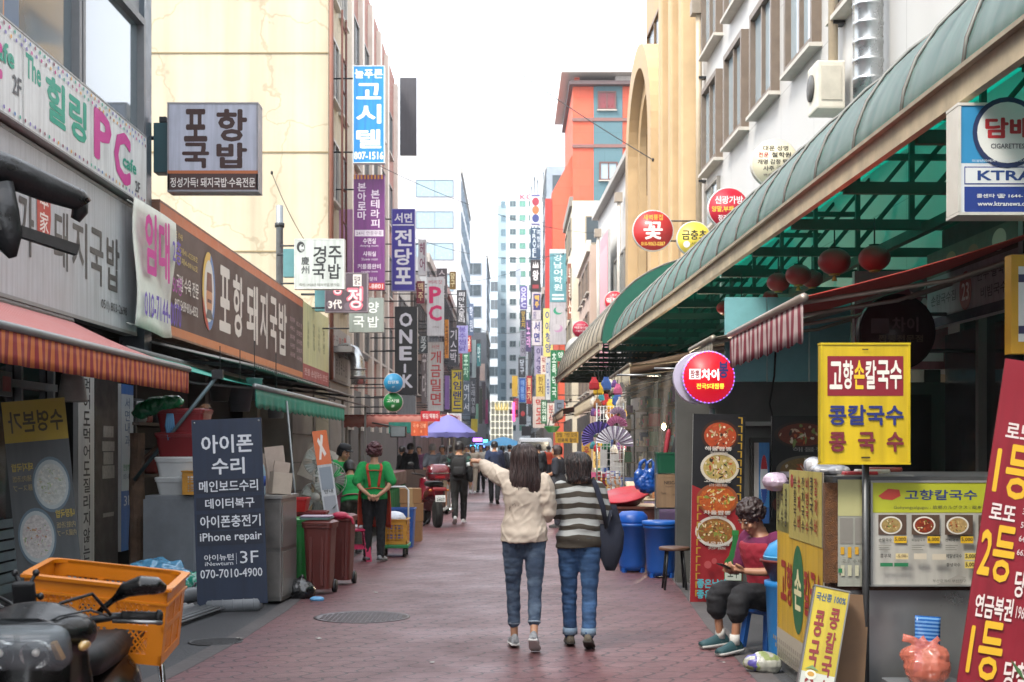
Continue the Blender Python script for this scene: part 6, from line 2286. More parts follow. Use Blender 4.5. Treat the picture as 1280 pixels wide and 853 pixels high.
# --- passers-by ----------------------------------------------------------------------
def passer(label, px, Y, yaw, H, topc, legc, hairm, sleeve=1., walk='L', step=.16, front=False, J=None, hlen=.05, extra=None, shoec='#c9c9c9', loose=.022, width=1., skirt=False, group='passers-by down the street', bare=False):
 j = walker_legs(walk, step, .05) if step else {}
 a = .12 if step else 0
 j.update(elL=(-.215, -.03 + (a if walk == 'R' else -a), 1.06), wrL=(-.225, .05 + (2 * a if walk == 'R' else -a), .84), elR=(.215, -.03 + (a if walk == 'L' else -a), 1.06), wrR=(.225, .05 + (2 * a if walk == 'L' else -a), .84))
 j.update(J or {})
 f = Fig(label, (P(px, 0, Y).x, Y, PAVE), R(yaw), H, j, .014, width, group=group)
 f.body(SKINM, front, None, .6)
 f.top(cloth_mat(topc, .85), (sleeve, sleeve), loose, -.08, (.078, .066, .054), 'jacket' if sleeve > .8 else 'shirt')
 if bare:
  f.legs(cloth_mat(legc, .9), .8, (.1, .085, .085), .1, 'shorts', shorts=True)
 else:
  f.legs(cloth_mat(legc, .9), .96, (.102, .07, .06), .1)
 f.hair(hairm, 'x', hlen, vol=1.05, seed=px)
 for S in 'LR':
  f.shoe(S, M(shoec, .6), M('#c9c9c9' if shoec != '#222222' else '#222222', .6))
 return f

pv = passer('young man in a black vest over green sleeves walking away in white shoes', 574, 28, 0, 1.70, '#16181a', '#121314', HAIR_BLACK, .95, 'R', .2)
m = MB()
bk = thing('backpack', 'flat black backpack worn by the young man in the black vest', 'backpack', pv.t.location + V3((0, -.20, .98)))
m.rbox([(.13, .05, 0), (.15, .07, .05), (.15, .075, .25), (.12, .06, .36), (.06, .03, .39)], cloth_mat('#0d0e10', .8), .05, 4, smooth=True)
m.build('pouch', bk)
m = MB()
m.rbox([(.10, .02, .03), (.11, .03, .06), (.11, .03, .17), (.09, .015, .2)], cloth_mat('#131417', .8), .03, 3, (0, -.075, 0), smooth=True)
m.build('pocket', bk)
for q in (-1, 1):
 MB().tube([(q * .08, -.0, .36), (q * .1, .12, .40), (q * .12, .24, .33), (q * .13, .22, .1), (q * .12, .06, .04)], .018, cloth_mat('#0d0e10', .8), 6, flat=.4).build('strap', bk)
for q, S in ((-1, 'L'), (1, 'R')):
 m = MB()
 a, b = pv.J['sh' + S], pv.J['el' + S]
 m.tube([a.lerp(b, .55), a.lerp(b, .8)], [.078, .076], cloth_mat('#a9b0b0', .8), 14)
 m.build('sleeve_band', pv.t)
 m = MB()
 m.tube([a.lerp(b, .1), a.lerp(b, .53)], [.081, .079], cloth_mat('#1d4038', .8), 14)
 m.build('sleeve', pv.t)
passer('man in a navy blue jacket walking away down the middle of the street', 618, 37.5, 0, 1.74, '#1c2a48', '#15171c', HAIR_BLACK, 1., 'L', .18, shoec='#222222')
passer('grey haired man in a grey vest and jeans standing by the red motor scooter', 541, 35, 18, 1.66, '#565c66', '#27405e', HAIR_GREY, .45, 'L', 0, shoec='#222222')
passer('person in a grey blue shirt facing back up the street', 553, 38, 170, 1.62, '#6d7a86', '#1c1e24', HAIR_BLACK, .5, 'L', .12, True, shoec='#222222')
passer('person in a dark jacket and black cap by the parasol stall', 513, 36, -30, 1.68, '#1f2226', '#2b2d33', HAIR_BLACK, 1., 'L', 0, shoec='#222222')
passer('person in black leaning at the dark stall counter', 503, 38.5, 60, 1.6, '#1a1b1f', '#202228', HAIR_BLACK, 1., 'L', 0, shoec='#222222')
passer('person in a long cream coat walking toward us far off', 591, 46, 178, 1.63, '#b9ad9c', '#b3a795', HAIR_BROWN, 1., 'L', .1, True, hlen=.12, loose=.035)
passer('person in an off white top and black trousers beside the cream coat', 601, 47, 175, 1.66, '#b9b4ab', '#131417', HAIR_BLACK, .6, 'R', .14, True, shoec='#222222')
passer('person in beige shorts walking ahead of the black vest', 562, 34, 0, 1.62, '#34383c', '#9a8b76', HAIR_BLACK, .5, 'L', .15, bare=True)
passer('small dark haired person in a slate top far ahead of the navy jacket', 628, 50, 0, 1.62, '#3d4148', '#25272d', HAIR_BLACK, 1., 'R', .12, hlen=.12)
passer('person in a white shirt far off beside the slate top', 637, 52, 3, 1.66, '#c4c6c8', '#4a4e58', HAIR_BLACK, .5, 'L', .12)
passer('man in a dark padded jacket walking away past the white van', 673, 42, 0, 1.66, '#23282e', '#1a1c20', HAIR_BLACK, 1., 'L', .12, loose=.03, shoec='#222222')
passer('person in a bright orange vest far along the stalls', 686, 55, 0, 1.62, '#c4472a', '#3a3d44', HAIR_BLACK, .4, 'R', .1)
sk = passer('stallholder in a navy top and long dark apron turned to the market stall', 697, 26.5, 70, 1.62, '#20242f', '#2b2e38', HAIR_BROWN, .45, 'L', 0, True, J=dict(wrL=(-.12, .28, 1.02), wrR=(.12, .28, 1.02)), hlen=.07, shoec='#222222')
m = MB()
m.slab(lambda u, v: tuple(sk.tp(.3 - v * .4, R(360 * u - 90), .03 + .05 * v) - V3((0, 0, max(0, v - .4) * .9))), .006, 26, 10, cloth_mat('#2d3038', .85))
m.build('apron', sk.t)
passer('person in a pale lilac top in the far crowd by the lit frontage', 583, 58, 180, 1.6, '#9c93a8', '#3b3d45', HAIR_BROWN, .6, 'L', .1, True)
passer('person in a dark coat far down beside the dark sign thicket', 648, 60, 0, 1.68, '#22242a', '#1c1d22', HAIR_BLACK, 1., 'R', .12)
passer('person in a plum top far beyond the grey vest', 524, 43, 175, 1.6, '#5a3550', '#2b2d34', HAIR_BLACK, .5, 'L', .1, True)
passer('person in a mustard jacket deep in the far crowd', 585, 66, 0, 1.65, '#a8802f', '#2c2e35', HAIR_BROWN, 1., 'R', .12)
passer('person in a light grey hooded top deep in the far crowd', 596, 70, 178, 1.66, '#a3a7ab', '#33363d', HAIR_BLACK, 1., 'L', .1, True)
passer('person in a brick red jacket by the white van', 648, 68, 0, 1.62, '#8d3a30', '#26282e', HAIR_BLACK, 1., 'L', .12)
passer('person in a pale pink cardigan by the far stall', 661, 58, 175, 1.6, '#c59aa3', '#3d4250', HAIR_BROWN, 1., 'R', .1, True, hlen=.12)
passer('person in a tan jacket far down the street', 575, 52, 0, 1.65, '#8b7355', '#2c2e35', HAIR_BLACK, 1., 'L', .12)
passer('person in a teal top deep in the far crowd', 609, 62, 180, 1.6, '#2d6a70', '#2b2d34', HAIR_BLACK, .5, 'R', .1, True)

# ================================================================== things on the ground, left side
def G(px, py):
 """the ground point seen at this pixel"""
 Y = EYE * F / (py - HORIZ)
 return V3(((px - 640) / F * Y, Y, 0))

def at(x, y, z=0):
 return V3((x, y, z))

# phone repair banner
t = sign('standing_banner', 'navy blue phone repair banner with white lettering standing on a water weight', at(-2.70, 13.15, .07), .675, 1.80, .012, '#16263f', [
 ('r', .03, .60, .97, .675, '#101b2e'), ('r', .03, .51, .97, .58, '#101b2e'), ('r', .03, .405, .97, .49, '#101b2e'), ('r', .03, .32, .97, .395, '#101b2e'),
 ('t', '아이폰', .13, .815, .87, .915, '#d5d9de', .04), ('t', '수리', .27, .70, .74, .79, '#d5d9de', .04), ('t', '메인보드수리', .08, .607, .92, .668, '#d5d9de', .03),
 ('t', '데이터복구', .16, .518, .86, .572, '#d5d9de', .03), ('t', '아이폰충전기', .08, .415, .94, .48, '#d5d9de', .03), ('t', 'iPhone repair', .07, .33, .95, .388, '#d5d9de', .02),
 ('t', '아이뉴턴', .12, .238, .54, .272, '#d5d9de', .03), ('t', 'iNewturn', .13, .212, .53, .233, '#d5d9de', .01), ('r', .575, .215, .58, .275, '#d5d9de'), ('t', '3F', .63, .218, .89, .284, '#d5d9de', .0),
 ('t', '070-7010-4900', .06, .145, .94, .192, '#d5d9de', .02)], cat='banner', rot=(R(-3), R(-2.4), R(3)), side=M('#101b2e', .6))
wbase = MB()
wbase.tube([(-.27, .05, -.0), (-.24, .05, 0), (.24, .05, 0), (.27, .05, 0)], [.05, .075, .075, .05], M('#74787c', .45, 0, .2, 4), 14)
for k in range(5):
 wbase.tube([(-.2 + k * .1, .05, 0), (-.19 + k * .1, .05, 0)], .079, M('#74787c', .45, 0, .2, 4), 14)
wbase.build('water_weight', t)
MB().tube([(0, .03, 0), (0, .03, 1.78)], .012, DSTEEL, 6).build('pole', t)
for sx in (-1, 1):
 MB().ell((sx * .31, -.008, 1.77), (.012, .006, .012), STEEL, 8).build('eyelet', t)
t = thing('water_weight', 'second grey water weight lying behind the phone repair banner', 'weight', at(-3.25, 14.1, .075), R(60))
MB().tube([(-.27, 0, 0), (-.24, 0, 0), (.24, 0, 0), (.27, 0, 0)], [.05, .075, .075, .05], M('#7d8185', .45, 0, .2, 4), 14).build('tank', t)
MB().tube([(-.08, 0, .07), (-.05, 0, .11), (.05, 0, .11), (.08, 0, .07)], .012, M('#5d6165', .5), 6).build('handle', t)

# noodle soup banner seen from behind (mirrored print)
t = sign('standing_banner', 'grey soup menu banner with a yellow head, its print showing mirrored', at(-4.25, 12.6, .12), .56, 1.92, .012, '#4e5356', [
 ('r', 0, .80, 1, 1, '#b79c2e'), ('f', '수영본가', .08, .845, .94, .95, '#4a4420', .04),
 ('e', .66, .585, .30, .135, '#5d7280'), ('bowl', .66, .585, .27, .12, '#a9b3b5', '#b9bdb8', ['#9aa88a', '#c9c5b8', '#8f9f78', '#b5a995'], 40),
 ('f', '돼지국밥', .06, .66, .40, .70, '#b9a345', .04), ('f', '猪肉汤饭', .06, .61, .36, .64, '#a8976a', .0), ('f', '豚スープ', .06, .565, .36, .595, '#a8976a', .0),
 ('e', .36, .34, .30, .14, '#5d7280'), ('bowl', .36, .34, .27, .125, '#a9b3b5', '#bfbab7', ['#b58c84', '#c9c5b8', '#a7835f', '#8f9f78', '#b5a0a0'], 50),
 ('f', '내장국밥', .68, .42, .98, .46, '#b9a345', .04), ('f', '内脏汤饭', .68, .37, .98, .40, '#a8976a', .0), ('f', '内臓スープ', .68, .33, .98, .36, '#a8976a', .0),
 ('e', .74, .06, .25, .11, '#8b98a0'), ('f', '섞어국밥', .1, .14, .42, .18, '#b9a345', .04), ('f', '混汤饭', .12, .09, .4, .12, '#a8976a', .0)], cat='banner', rot=(R(-2), R(-5.5), R(14)), side=M('#3d4245', .6))
for sx in (-1, 1):
 MB().tube([(sx * .27, .02, 1.9), (-sx * .25, .06, -.1)], .008, DSTEEL, 6).build('cross_pole', t)
MB().tube([(-.25, .02, -.10), (.25, .02, -.10)], .02, DSTEEL, 8).build('foot', t)

# soup restaurant front under the striped awning
t = thing('restaurant_facade', 'dark glazed restaurant front with steel door frames under the striped awning', 'shop front', at(-5.15, 12, 0))
m = MB()
m.box((-.06, -.2, 1.5), (.03, 7.0, 3.0), M('#1c2022', .08, 0, .2, 1, coat=.5))
m.build('glass', t)
for y in (-3.6, -2.4, -1.2, 0, 1.1, 2.2, 3.2):
 MB().box((0, y, 1.45), (.07, .06, 2.9), M('#8a8d8f', .35, .7, .15)).build('door_frame', t)
MB().box((0, -.2, .12), (.08, 7.0, .24), M('#6c6f71', .4, .5)).build('kick_plate', t)
MB().box((0, -.2, 2.25), (.08, 7.0, .08), M('#6c6f71', .4, .5)).build('transom', t)
for y in (.1, 1.2):
 MB().tube([(.05, y, .9), (.08, y, .95), (.08, y, 1.25), (.05, y, 1.3)], .014, STEEL, 6).build('handle', t)
m = MB()
for k in range(7):
 m.box((.045, 1.65, .16 + k * .11), (.02, .95, .085), M('#83949a', .5, 0, .2))
m.build('louvre_slat', t)
lsign('door_sticker', 'small round and square stickers on the dark restaurant glass', -5.07, 12.9, 13.8, 2.1, 2.35, '#3a4144', [('e', .2, .5, .1, .36, '#c3c7c6'), ('r', .45, .15, .6, .85, '#b7bbb9'), ('r', .7, .2, .95, .8, '#8d2b2b')], d=.02)
t = thing('wall_lamp', 'white bell shaped lamp shade at the restaurant door', 'lamp', at(-4.75, 14.7, 2.08))
MB().lathe([(.16, 0), (.155, .02), (.13, .2), (.11, .3), (.03, .33)], M('#c3beb6', .5), 20).build('lamp_shade', t)
MB().tube([(0, 0, .33), (0, 0, .45), (-.3, 0, .5)], .012, DSTEEL, 6).build('arm', t)
lsign('wall_panel', 'narrow white panel with black letters running down beside the black door panel', -5.0, 15.68, 16.28, .2, 2.45, '#bfc1be', [('v', '먹어도먹어도질리지않는', .3, .02, .72, .98, '#1f2021', .03)], d=.06)
t = thing('black_door', 'matte black tall door panel with notes taped to it', 'door', at(-5.05, 16.85, 0))
MB().box((0, 0, 1.3), (.06, .95, 2.6), M('#17181a', .5, 0, .2, 3)).build('leaf', t)
for z, w_, h_ in ((1.78, .42, .14), (1.6, .5, .12), (1.45, .4, .15), (1.28, .5, .16), (.75, .45, .05)):
 MB().box((.034, .05, z), (.006, w_, h_), M('#8c8a84', .6, 0, .35, 20)).build('note', t)
lsign('wall_panel', 'blue and white upright clinic panel beside the black door panel', -5.0, 17.4, 17.95, .25, 2.4, '#2b66ab', [('r', 0, .36, 1, 1, '#b5c2c8'), ('r', 0, .94, 1, 1, '#2b66ab'), ('v', '서면내과', .3, .62, .7, .92, '#4d6a8a', .02), ('t', '3F', .2, .27, .8, .33, '#cdd5da', .0), ('t', '한방병원', .15, .48, .85, .52, '#2c8a5a', .02), ('t', '051-803', .15, .43, .85, .46, '#4d6a8a', .0)], d=.08)

# stacked tubs, log, sheet of board
def tub(name, label, x, y, z, w_, d_, h_, col, lid=None, group=None, cat='tub', yaw=0.):
 t = thing(name, label, cat, at(x, y, z), yaw, group)
 c = M(col, .42, 0, .12, 4)
 m = MB()
 m.rbox([(w_ * .44, d_ * .44, 0), (w_ * .5, d_ * .5, h_ - .025), (w_ * .52, d_ * .52, h_ - .024), (w_ * .52, d_ * .52, h_), (w_ * .48, d_ * .48, h_), (w_ * .43, d_ * .43, .02)], c, .04, 3)
 m.build('bucket', t)
 if lid:
  m = MB()
  m.rbox([(w_ * .53, d_ * .53, h_ + .001), (w_ * .53, d_ * .53, h_ + .02), (w_ * .5, d_ * .5, h_ + .03)], M(lid, .42, 0, .12, 4), .04, 3)
  m.build('lid', t)
 return t

t = thing('cabinet', 'grey painted board cabinet carrying the white and red tubs', 'cabinet', at(-3.72, 15.3, 0))
MB().box((0, 0, .53), (.62, .75, 1.06), M('#7b7f84', .6, 0, .25, 1.5), bev=.012).build('casing', t)
MB().box((.1, -.378, .95), (.06, .01, .05), M('#c3c3c0', .5)).build('sticker', t)
MB().box((-.05, -.38, .53), (.55, .008, .98), M('#74787d', .55, 0, .3, 2)).build('door', t)
tub('tub', 'lower white plastic tub on the grey cabinet', -3.70, 15.3, 1.06, .5, .5, .17, '#b9bbbb', '#b9bbbb')
tub('tub', 'upper white plastic tub beneath the dark red tubs', -3.70, 15.3, 1.262, .5, .5, .19, '#c1c3c3', '#c1c3c3')
tub('tub', 'lower dark red tub stacked on the white tubs', -3.68, 15.3, 1.485, .54, .5, .24, '#6d1218', '#6d1218')
tub('tub', 'topmost dark red tub of the stack', -3.68, 15.3, 1.758, .52, .48, .23, '#75151b', '#75151b')

def crate(name, label, loc, W_, D_, H_, col, rot=(0, 0, 0), fine=False, group=None, openh=False):
 """plastic crate: open box with rim, corner posts, bars and perforated fields"""
 t = thing(name, label, 'crate', loc, 0, group, rot)
 c = M(col, .38, 0, .1, 4, bump=.04)
 m = MB()
 th = .012
 for sx, ln, ax in ((-1, D_, 0), (1, D_, 0), (-1, W_, 1), (1, W_, 1)):
  def bx(u0, u1, z0, z1, o0, o1):
   uc, ul = (u0 + u1) / 2, u1 - u0
   oc, ol = sx * ((W_ if ax == 0 else D_) / 2 - (o0 + o1) / 2), o1 - o0
   if ax == 0:
    m.box((oc, uc, (z0 + z1) / 2), (ol, ul, z1 - z0), c)
   else:
    m.box((uc, oc, (z0 + z1) / 2), (ul, ol, z1 - z0), c)
  e = ln / 2
  # solid top and bottom bands, corner posts
  bx(-e, e, H_ * .80, H_, 0, th)
  bx(-e, e, 0, H_ * .13, 0, th)
  bx(-e, e, H_ * .43, H_ * .50, 0.001, th + .001)
  for a in (-1, 1):
   bx(a * e - (.001 if a > 0 else -.0), a * (e - .06), H_ * .13, H_ * .8, .0005, th) if a < 0 else bx(e - .06, e, H_ * .13, H_ * .8, .0005, th)
  k = 3 if ln > .45 else 2
  for i in range(1, k):
   q = -e + .06 + (ln - .12) * i / k
   bx(q - .012, q + .012, H_ * .13, H_ * .8, .0006, th + .006)
  # ribs outside
  bx(-e - .008, e + .008, H_ * .965, H_ * 1.0, -.014, .0)
  bx(-e - .004, e + .004, H_ * .78, H_ * .81, -.008, .0)
  # lattice fields
  if fine:
   n = int((ln - .12) / .022)
   for i in range(n):
    for zz0, zz1 in ((H_ * .13, H_ * .43), (H_ * .50, H_ * .8)):
     u = -e + .06 + (ln - .12) * (i + .5) / n
     dz = zz1 - zz0
     for s2 in (-1, 1):
      a, b = u - s2 * dz * .42, u + s2 * dz * .42
      a, b = max(-e + .05, min(e - .05, a)), max(-e + .05, min(e - .05, b))
      o = sx * ((W_ if ax == 0 else D_) / 2 - .006)
      p, q_ = ((o, a, zz0), (o, b, zz1)) if ax == 0 else ((a, o, zz0), (b, o, zz1))
      m.bar(p, q_, .0055, .0055, c)
  else:
   for zz in (.2, .3, .58, .68):
    bx(-e + .05, e - .05, H_ * zz, H_ * (zz + .035), .002, th)
   n = int((ln - .1) / .05)
   for i in range(n):
    u = -e + .05 + (ln - .1) * (i + .5) / n
    bx(u - .006, u + .006, H_ * .13, H_ * .8, .003, th - .001)
 m.box((0, 0, .006), (W_ - .02, D_ - .02, .012), c)
 m.build('lattice_box', t)
 m = MB()
 m.rbox([(W_ / 2 + .014, D_ / 2 + .014, H_ - .012), (W_ / 2 + .016, D_ / 2 + .016, H_ + .002), (W_ / 2 - .012, D_ / 2 - .012, H_ + .004), (W_ / 2 - .012, D_ / 2 - .012, H_ - .012)], c, .05, 4, caps=(False, False))
 m.build('rim', t)
 return t

crate('crate', 'small yellow bottle crate beside the white tubs', at(-3.46, 14.98, 1.07), .3, .25, .26, '#b8801a', (0, 0, R(4)))
t = thing('timber_log', 'weathered split timber log leaning upright by the grey cabinet', 'log', at(-4.2, 15.2, 0))
rings = []
for i in range(15):
 q = i / 14
 rings.append([V3(((.085 + .02 * noise.noise(V3((k * .7, i * .35, 1)))) * math.cos(2 * PI * k / 14) - .04 * q, (.06 + .02 * noise.noise(V3((k * .6, i * .3, 5)))) * math.sin(2 * PI * k / 14) + .2 * q, q * 1.75)) for k in range(14)])
m = MB()
m.ring(rings, M('#6b5443', .9, 0, .45, 7, bump=.9, bscale=22), False)
m.build('trunk', t)
t = thing('steel_strut', 'slanting grey steel strut propping the stall roof above the tubs', 'strut', at(-3.9, 15.1, 2.2))
MB().tube([P(168, 600, 15.2) - t.location, P(272, 470, 14.9) - t.location], .022, M('#5d6f74', .5, .4), 8).build('tube', t)
MB().box(P(272, 468, 14.9) - t.location, (.12, .06, .1), DSTEEL).build('clamp', t)
t = thing('wooden_board', 'brown plank resting along the strut under the green bundle', 'plank', P(215, 548, 15.4))
MB().bar((-.38, .1, -.30), (.40, -.05, .36), .24, .03, M('#5f4433', .8, 0, .3, 5)).build('plank', t)
MB().box((.4, -.05, .36), (.03, .26, .05), M('#7a5a41', .8)).build('end_batten', t)
t = thing('plastic_bundle', 'shiny green plastic bundle tied on the plank above the tubs', 'bundle', P(196, 510, 15.1))
m = MB()
m.tube([(-.27, 0, -.08), (-.2, 0, -.05), (-.05, 0, .02), (.12, 0, .05), (.24, 0, .07), (.3, 0, .05)], [.03, .09, .10, .09, .07, .03], M('#0f5c36', .2), 14)
grow('wrapping', m, t, M('#0f6b3c', .22, 0, .2, 8, coat=.4), .012, 2, lambda c: .012 * noise.noise(c * 22) + .006 * noise.noise(c * 50))
m = MB()
for k in range(5):
 m.tube([(.13 + k * .012, -.03, -.04), (.12 + k * .02, -.06, -.2), (.14 + k * .016, -.05, -.36 + .03 * k)], [.012, .016, .006], M('#5a8fb8', .6), 6)
m.build('blue_ribbon', t)
t = thing('plastic_sheet', 'crumpled translucent blue plastic sheet heaped before the grey cabinet', 'plastic sheet', at(-3.75, 14.3, 0))
m = MB()
m.ell((0, 0, .12), (.42, .3, .28), WHITE, 18)
m.ell((.3, -.05, .10), (.28, .22, .18), WHITE, 14)
grow('sheet', m, t, M('#4f93bd', .15, 0, .3, 5, coat=.5), .018, 1, lambda c: .07 * abs(noise.noise(c * 5)) + .03 * noise.noise(c * 13) + .012 * noise.noise(c * 30), matfn=lambda c: 1 if c.x > .38 else 0, mats=[M('#5d9fc6', .12, 0, .35, 5, coat=.5), M('#2f8f78', .15, coat=.5)])
t = thing('ramp_plate', 'pale corrugated metal ramp plate lying at the gutter', 'ramp', at(-3.3, 12.1, .03), R(-8))
m = MB()
m.slab(lambda u, v: ((u - .5) * .75, (v - .5) * 2.2, .06 + .012 * math.sin(u * PI * 22) - .04 * u), .012, 88, 2, M('#8d9092', .45, .5, .2, 3), True)
m.build('plate', t)
MB().box((0, 0, .0), (.7, 2.1, .05), M('#4c4d4e', .8)).build('base', t)
t = thing('stall_clutter_shelf', 'dim shelf of pots and tools at the back of the low shop', 'shelf', at(-5.2, 19.5, 0))
for z in (.5, 1.2, 1.9):
 MB().box((0, 0, z), (.6, 3.2, .04), M('#4a4037', .7, 0, .3)).build('board', t)
for y in (-1.5, 0, 1.5):
 MB().box((.2, y, 1.1), (.05, .05, 2.2), DSTEEL).build('upright', t)
rnd = random.Random(12)
for k in range(26):
 z = (.52, 1.22, 1.92)[k % 3]
 ci = rnd.randrange(6)
 c = ['#8d8f91', '#5a4b3f', '#7a2f2a', '#2e4b63', '#a79a83', '#3d3d40'][ci]
 q = rnd.uniform(.08, .15)
 h_ = rnd.uniform(.12, .34)
 tt_ = thing('storage_pot', ['grey', 'brown', 'rust red', 'blue', 'beige', 'black'][ci] + ' pot or tin stored on the dim back shelf', 'pot', at(-5.2 + rnd.uniform(-.1, .2), 18.1 + (k // 3) * .35 + rnd.uniform(0, .1), z), 0, 'pots on the back shelf')
 MB().lathe([(q * .8, 0), (q, .03), (q, h_ - .03), (q * .9, h_)], M(c, .4, .2 if k % 2 else 0, .2), 14).build('can', tt_)
 MB().lathe([(q * .92, h_ - .005), (q * .92, h_ + .012), (.02, h_ + .03)], M('#4a4a4a', .4, .4), 14).build('lid', tt_)
for i, (px, py, Y, w_, h_, col, lab) in enumerate(((300, 500, 17.6, .35, .3, '#6b6f72', 'grey galvanised pan hung under the tin roof'), (318, 487, 18.2, .22, .3, '#8c9194', 'steel ladle pot hung under the tin roof'), (275, 492, 17.2, .3, .2, '#4f4a44', 'dark wicker tray tucked beneath the tin roof'), (345, 505, 18.9, .3, .4, '#a9adaf', 'clear plastic crate hung beneath the green awning'))):
 c = P(px, py, Y)
 t = thing('hanging_pan', lab, 'kitchenware', c, 0)
 m = MB()
 m.lathe([(w_ * .35, -h_ / 2), (w_ * .5, h_ / 2), (w_ * .53, h_ / 2), (w_ * .47, h_ / 2 - .01), (w_ * .32, -h_ / 2 + .02)], M(col, .35, .5, .2), 18)
 m.build('bowl', t)
 MB().tube([(0, 0, h_ / 2), (0, 0, h_ / 2 + .5)], .006, BLACK, 5).build('hook', t)

# steel cabinet, paper on it, bins
t = thing('cabinet', 'narrow dented stainless cabinet beside the phone repair banner', 'cabinet', at(-2.44, 14.1, 0), R(-4))
MB().box((0, 0, .55), (.26, .7, 1.04), M('#7b7976', .35, .6, .25, 3), bev=.01).build('casing', t)
for z in (.3, .8):
 MB().box((.134, 0, z), (.01, .6, .45), M('#8a8885', .35, .6, .25, 3)).build('door', t)
 MB().box((.02, -.354, z), (.2, .01, .45), M('#807d79', .4, .6, .3, 4)).build('side_panel', t)
MB().box((.0, 0, 1.085), (.3, .74, .03), M('#9a9895', .4, .5)).build('top_plate', t)
t = thing('cardboard_box', 'torn beige cardboard boxes folded upright on the stainless cabinet', 'cardboard', at(-2.5, 14.2, 1.1), R(10))
for k, (x, w_, h_, a) in enumerate(((-.03, .24, .42, 4), (.04, .2, .5, -6), (.08, .17, .34, 9))):
 MB().box((x, .1 - k * .1, h_ / 2), (w_, .02, h_), M('#a5968a', .8, 0, .2, 5), (R(-6), R(a), R(8 * k))).build('flap', t)
MB().box((.08, -.22, .12), (.2, .14, .22), M('#b0a394', .8, 0, .2, 5), (0, R(5), .3)).build('carton', t)
t = thing('water_bottle', 'clear plastic water bottle with a blue label by the stainless cabinet', 'bottle', at(-2.53, 13.72, 1.1))
MB().lathe([(.04, 0), (.045, .02), (.043, .12), (.046, .24), (.03, .3), (.015, .33)], M('#8ea7b3', .1, coat=.5), 14).build('bottle_body', t)
MB().lathe([(.047, .1), (.047, .2)], M('#2c4f9a', .4), 14).build('label_print', t)
MB().lathe([(.017, .33), (.017, .36)], M('#2c4f9a', .4), 10).build('cap', t)

def wheelie(label, x, y, w_, h_, col, yaw=0., lidcol=None, open_lid=False):
 t = thing('wheelie_bin', label, 'bin', at(x, y, 0), yaw)
 c = M(col, .45, 0, .12, 3)
 m = MB()
 m.rbox([(w_ * .40, w_ * .44, .06), (w_ * .49, w_ * .54, h_ * .90), (w_ * .54, w_ * .59, h_ * .905), (w_ * .54, w_ * .59, h_ * .945)], c, .05, 3)
 for q in (-.2, .2):
  m.box((q * w_, -w_ * .50, h_ * .48), (.03, .05, h_ * .7), c, (R(-4), 0, 0))
 m.build('bucket', t)
 m = MB()
 m.rbox([(w_ * .56, w_ * .62, h_ * .948), (w_ * .56, w_ * .62, h_ * .975), (w_ * .44, w_ * .48, h_)], M(lidcol or col, .42, 0, .12, 3), .06, 3)
 m.build('lid', t)
 for q in (-1, 1):
  m = MB()
  m.lathe([(.07, -.02), (.075, 0), (.07, .02)], BLACK, 14, mx=Matrix.Translation((q * w_ * .42, w_ * .42, .075)) @ Matrix.Rotation(R(90), 4, 'Y'))
  m.build('wheel', t)
 return t

wheelie('green wheeled bin with its lid shut between the stainless cabinet and the brown bins', -2.48, 15.5, .33, .79, '#15702c', R(8))
wheelie('nearer reddish brown lidded bin next to the green bin', -2.08, 14.75, .31, .80, '#5c2620', R(-6), '#5d2a24')
wheelie('reddish brown bin half hidden behind the nearer brown bin', -1.98, 15.75, .30, .82, '#5a241f', R(-6))
tub('washing_basin', 'bright red plastic basin on top of the green bin row', -2.56, 15.9, .84, .36, .36, .16, '#a8161b', cat='basin')
tub('washing_basin', 'maroon shallow basin beneath the bright red one', -2.38, 15.95, .74, .42, .36, .1, '#6f1a1e', cat='basin')
t = thing('rubber_glove', 'crimson rubber gloves slung over the brown bin', 'gloves', at(-1.93, 15.3, .79))
m = MB()
m.ell((0, 0, .03), (.10, .08, .045), WHITE, 12)
for k in range(4):
 m.tube([(.05, -.04 + k * .02, .03), (.13, -.05 + k * .025, .0), (.15, -.05 + k * .03, -.07)], [.022, .016, .011], WHITE, 8)
grow('glove', m, t, M('#a5163c', .5, 0, .1, 6), .008, 2)
t = thing('dish_tray', 'stack of pale teal trays lying on the brown bin', 'tray', at(-2.12, 14.78, .81))
MB().rbox([(.16, .18, 0), (.17, .19, .018)], M('#7fa5a0', .4), .03, 3).build('tray', t)
MB().rbox([(.15, .17, .02), (.165, .185, .036)], M('#a58fa5', .4), .03, 3).build('tray', t)

def bagmesh(t, name, m, mat, vox=.012, amp=1., mats=None, matfn=None):
 return grow(name, m, t, mat, vox, 1, lambda c: amp * (.016 * noise.noise(c * 5) - .16 / 9 * noise.voronoi(V3((c.x, c.y, c.z * .6)) * 9)[0][0] - .13 / 20 * noise.voronoi(c * 20)[0][0] + .012), matfn, mats)

t = thing('rubbish_bag', 'small black rubbish bag on the ground in front of the green bin', 'bag', at(-2.22, 14.3, 0))
m = MB()
m.ell((0, 0, .09), (.17, .14, .12), BLACK, 16)
m.tube([(.0, 0, .17), (.03, -.02, .25)], [.05, .02], BLACK, 8)
bagmesh(t, 'bag', m, M('#0f1012', .22, 0, .2, 6, coat=.5))
t = thing('plastic_scrap', 'crumpled light blue scrap beside the black rubbish bag', 'litter', at(-2.02, 14.05, .0))
m = MB()
m.ell((0, 0, .02), (.08, .06, .03), BLACK, 10)
bagmesh(t, 'scrap', m, M('#5d97c2', .4), .008, .6)

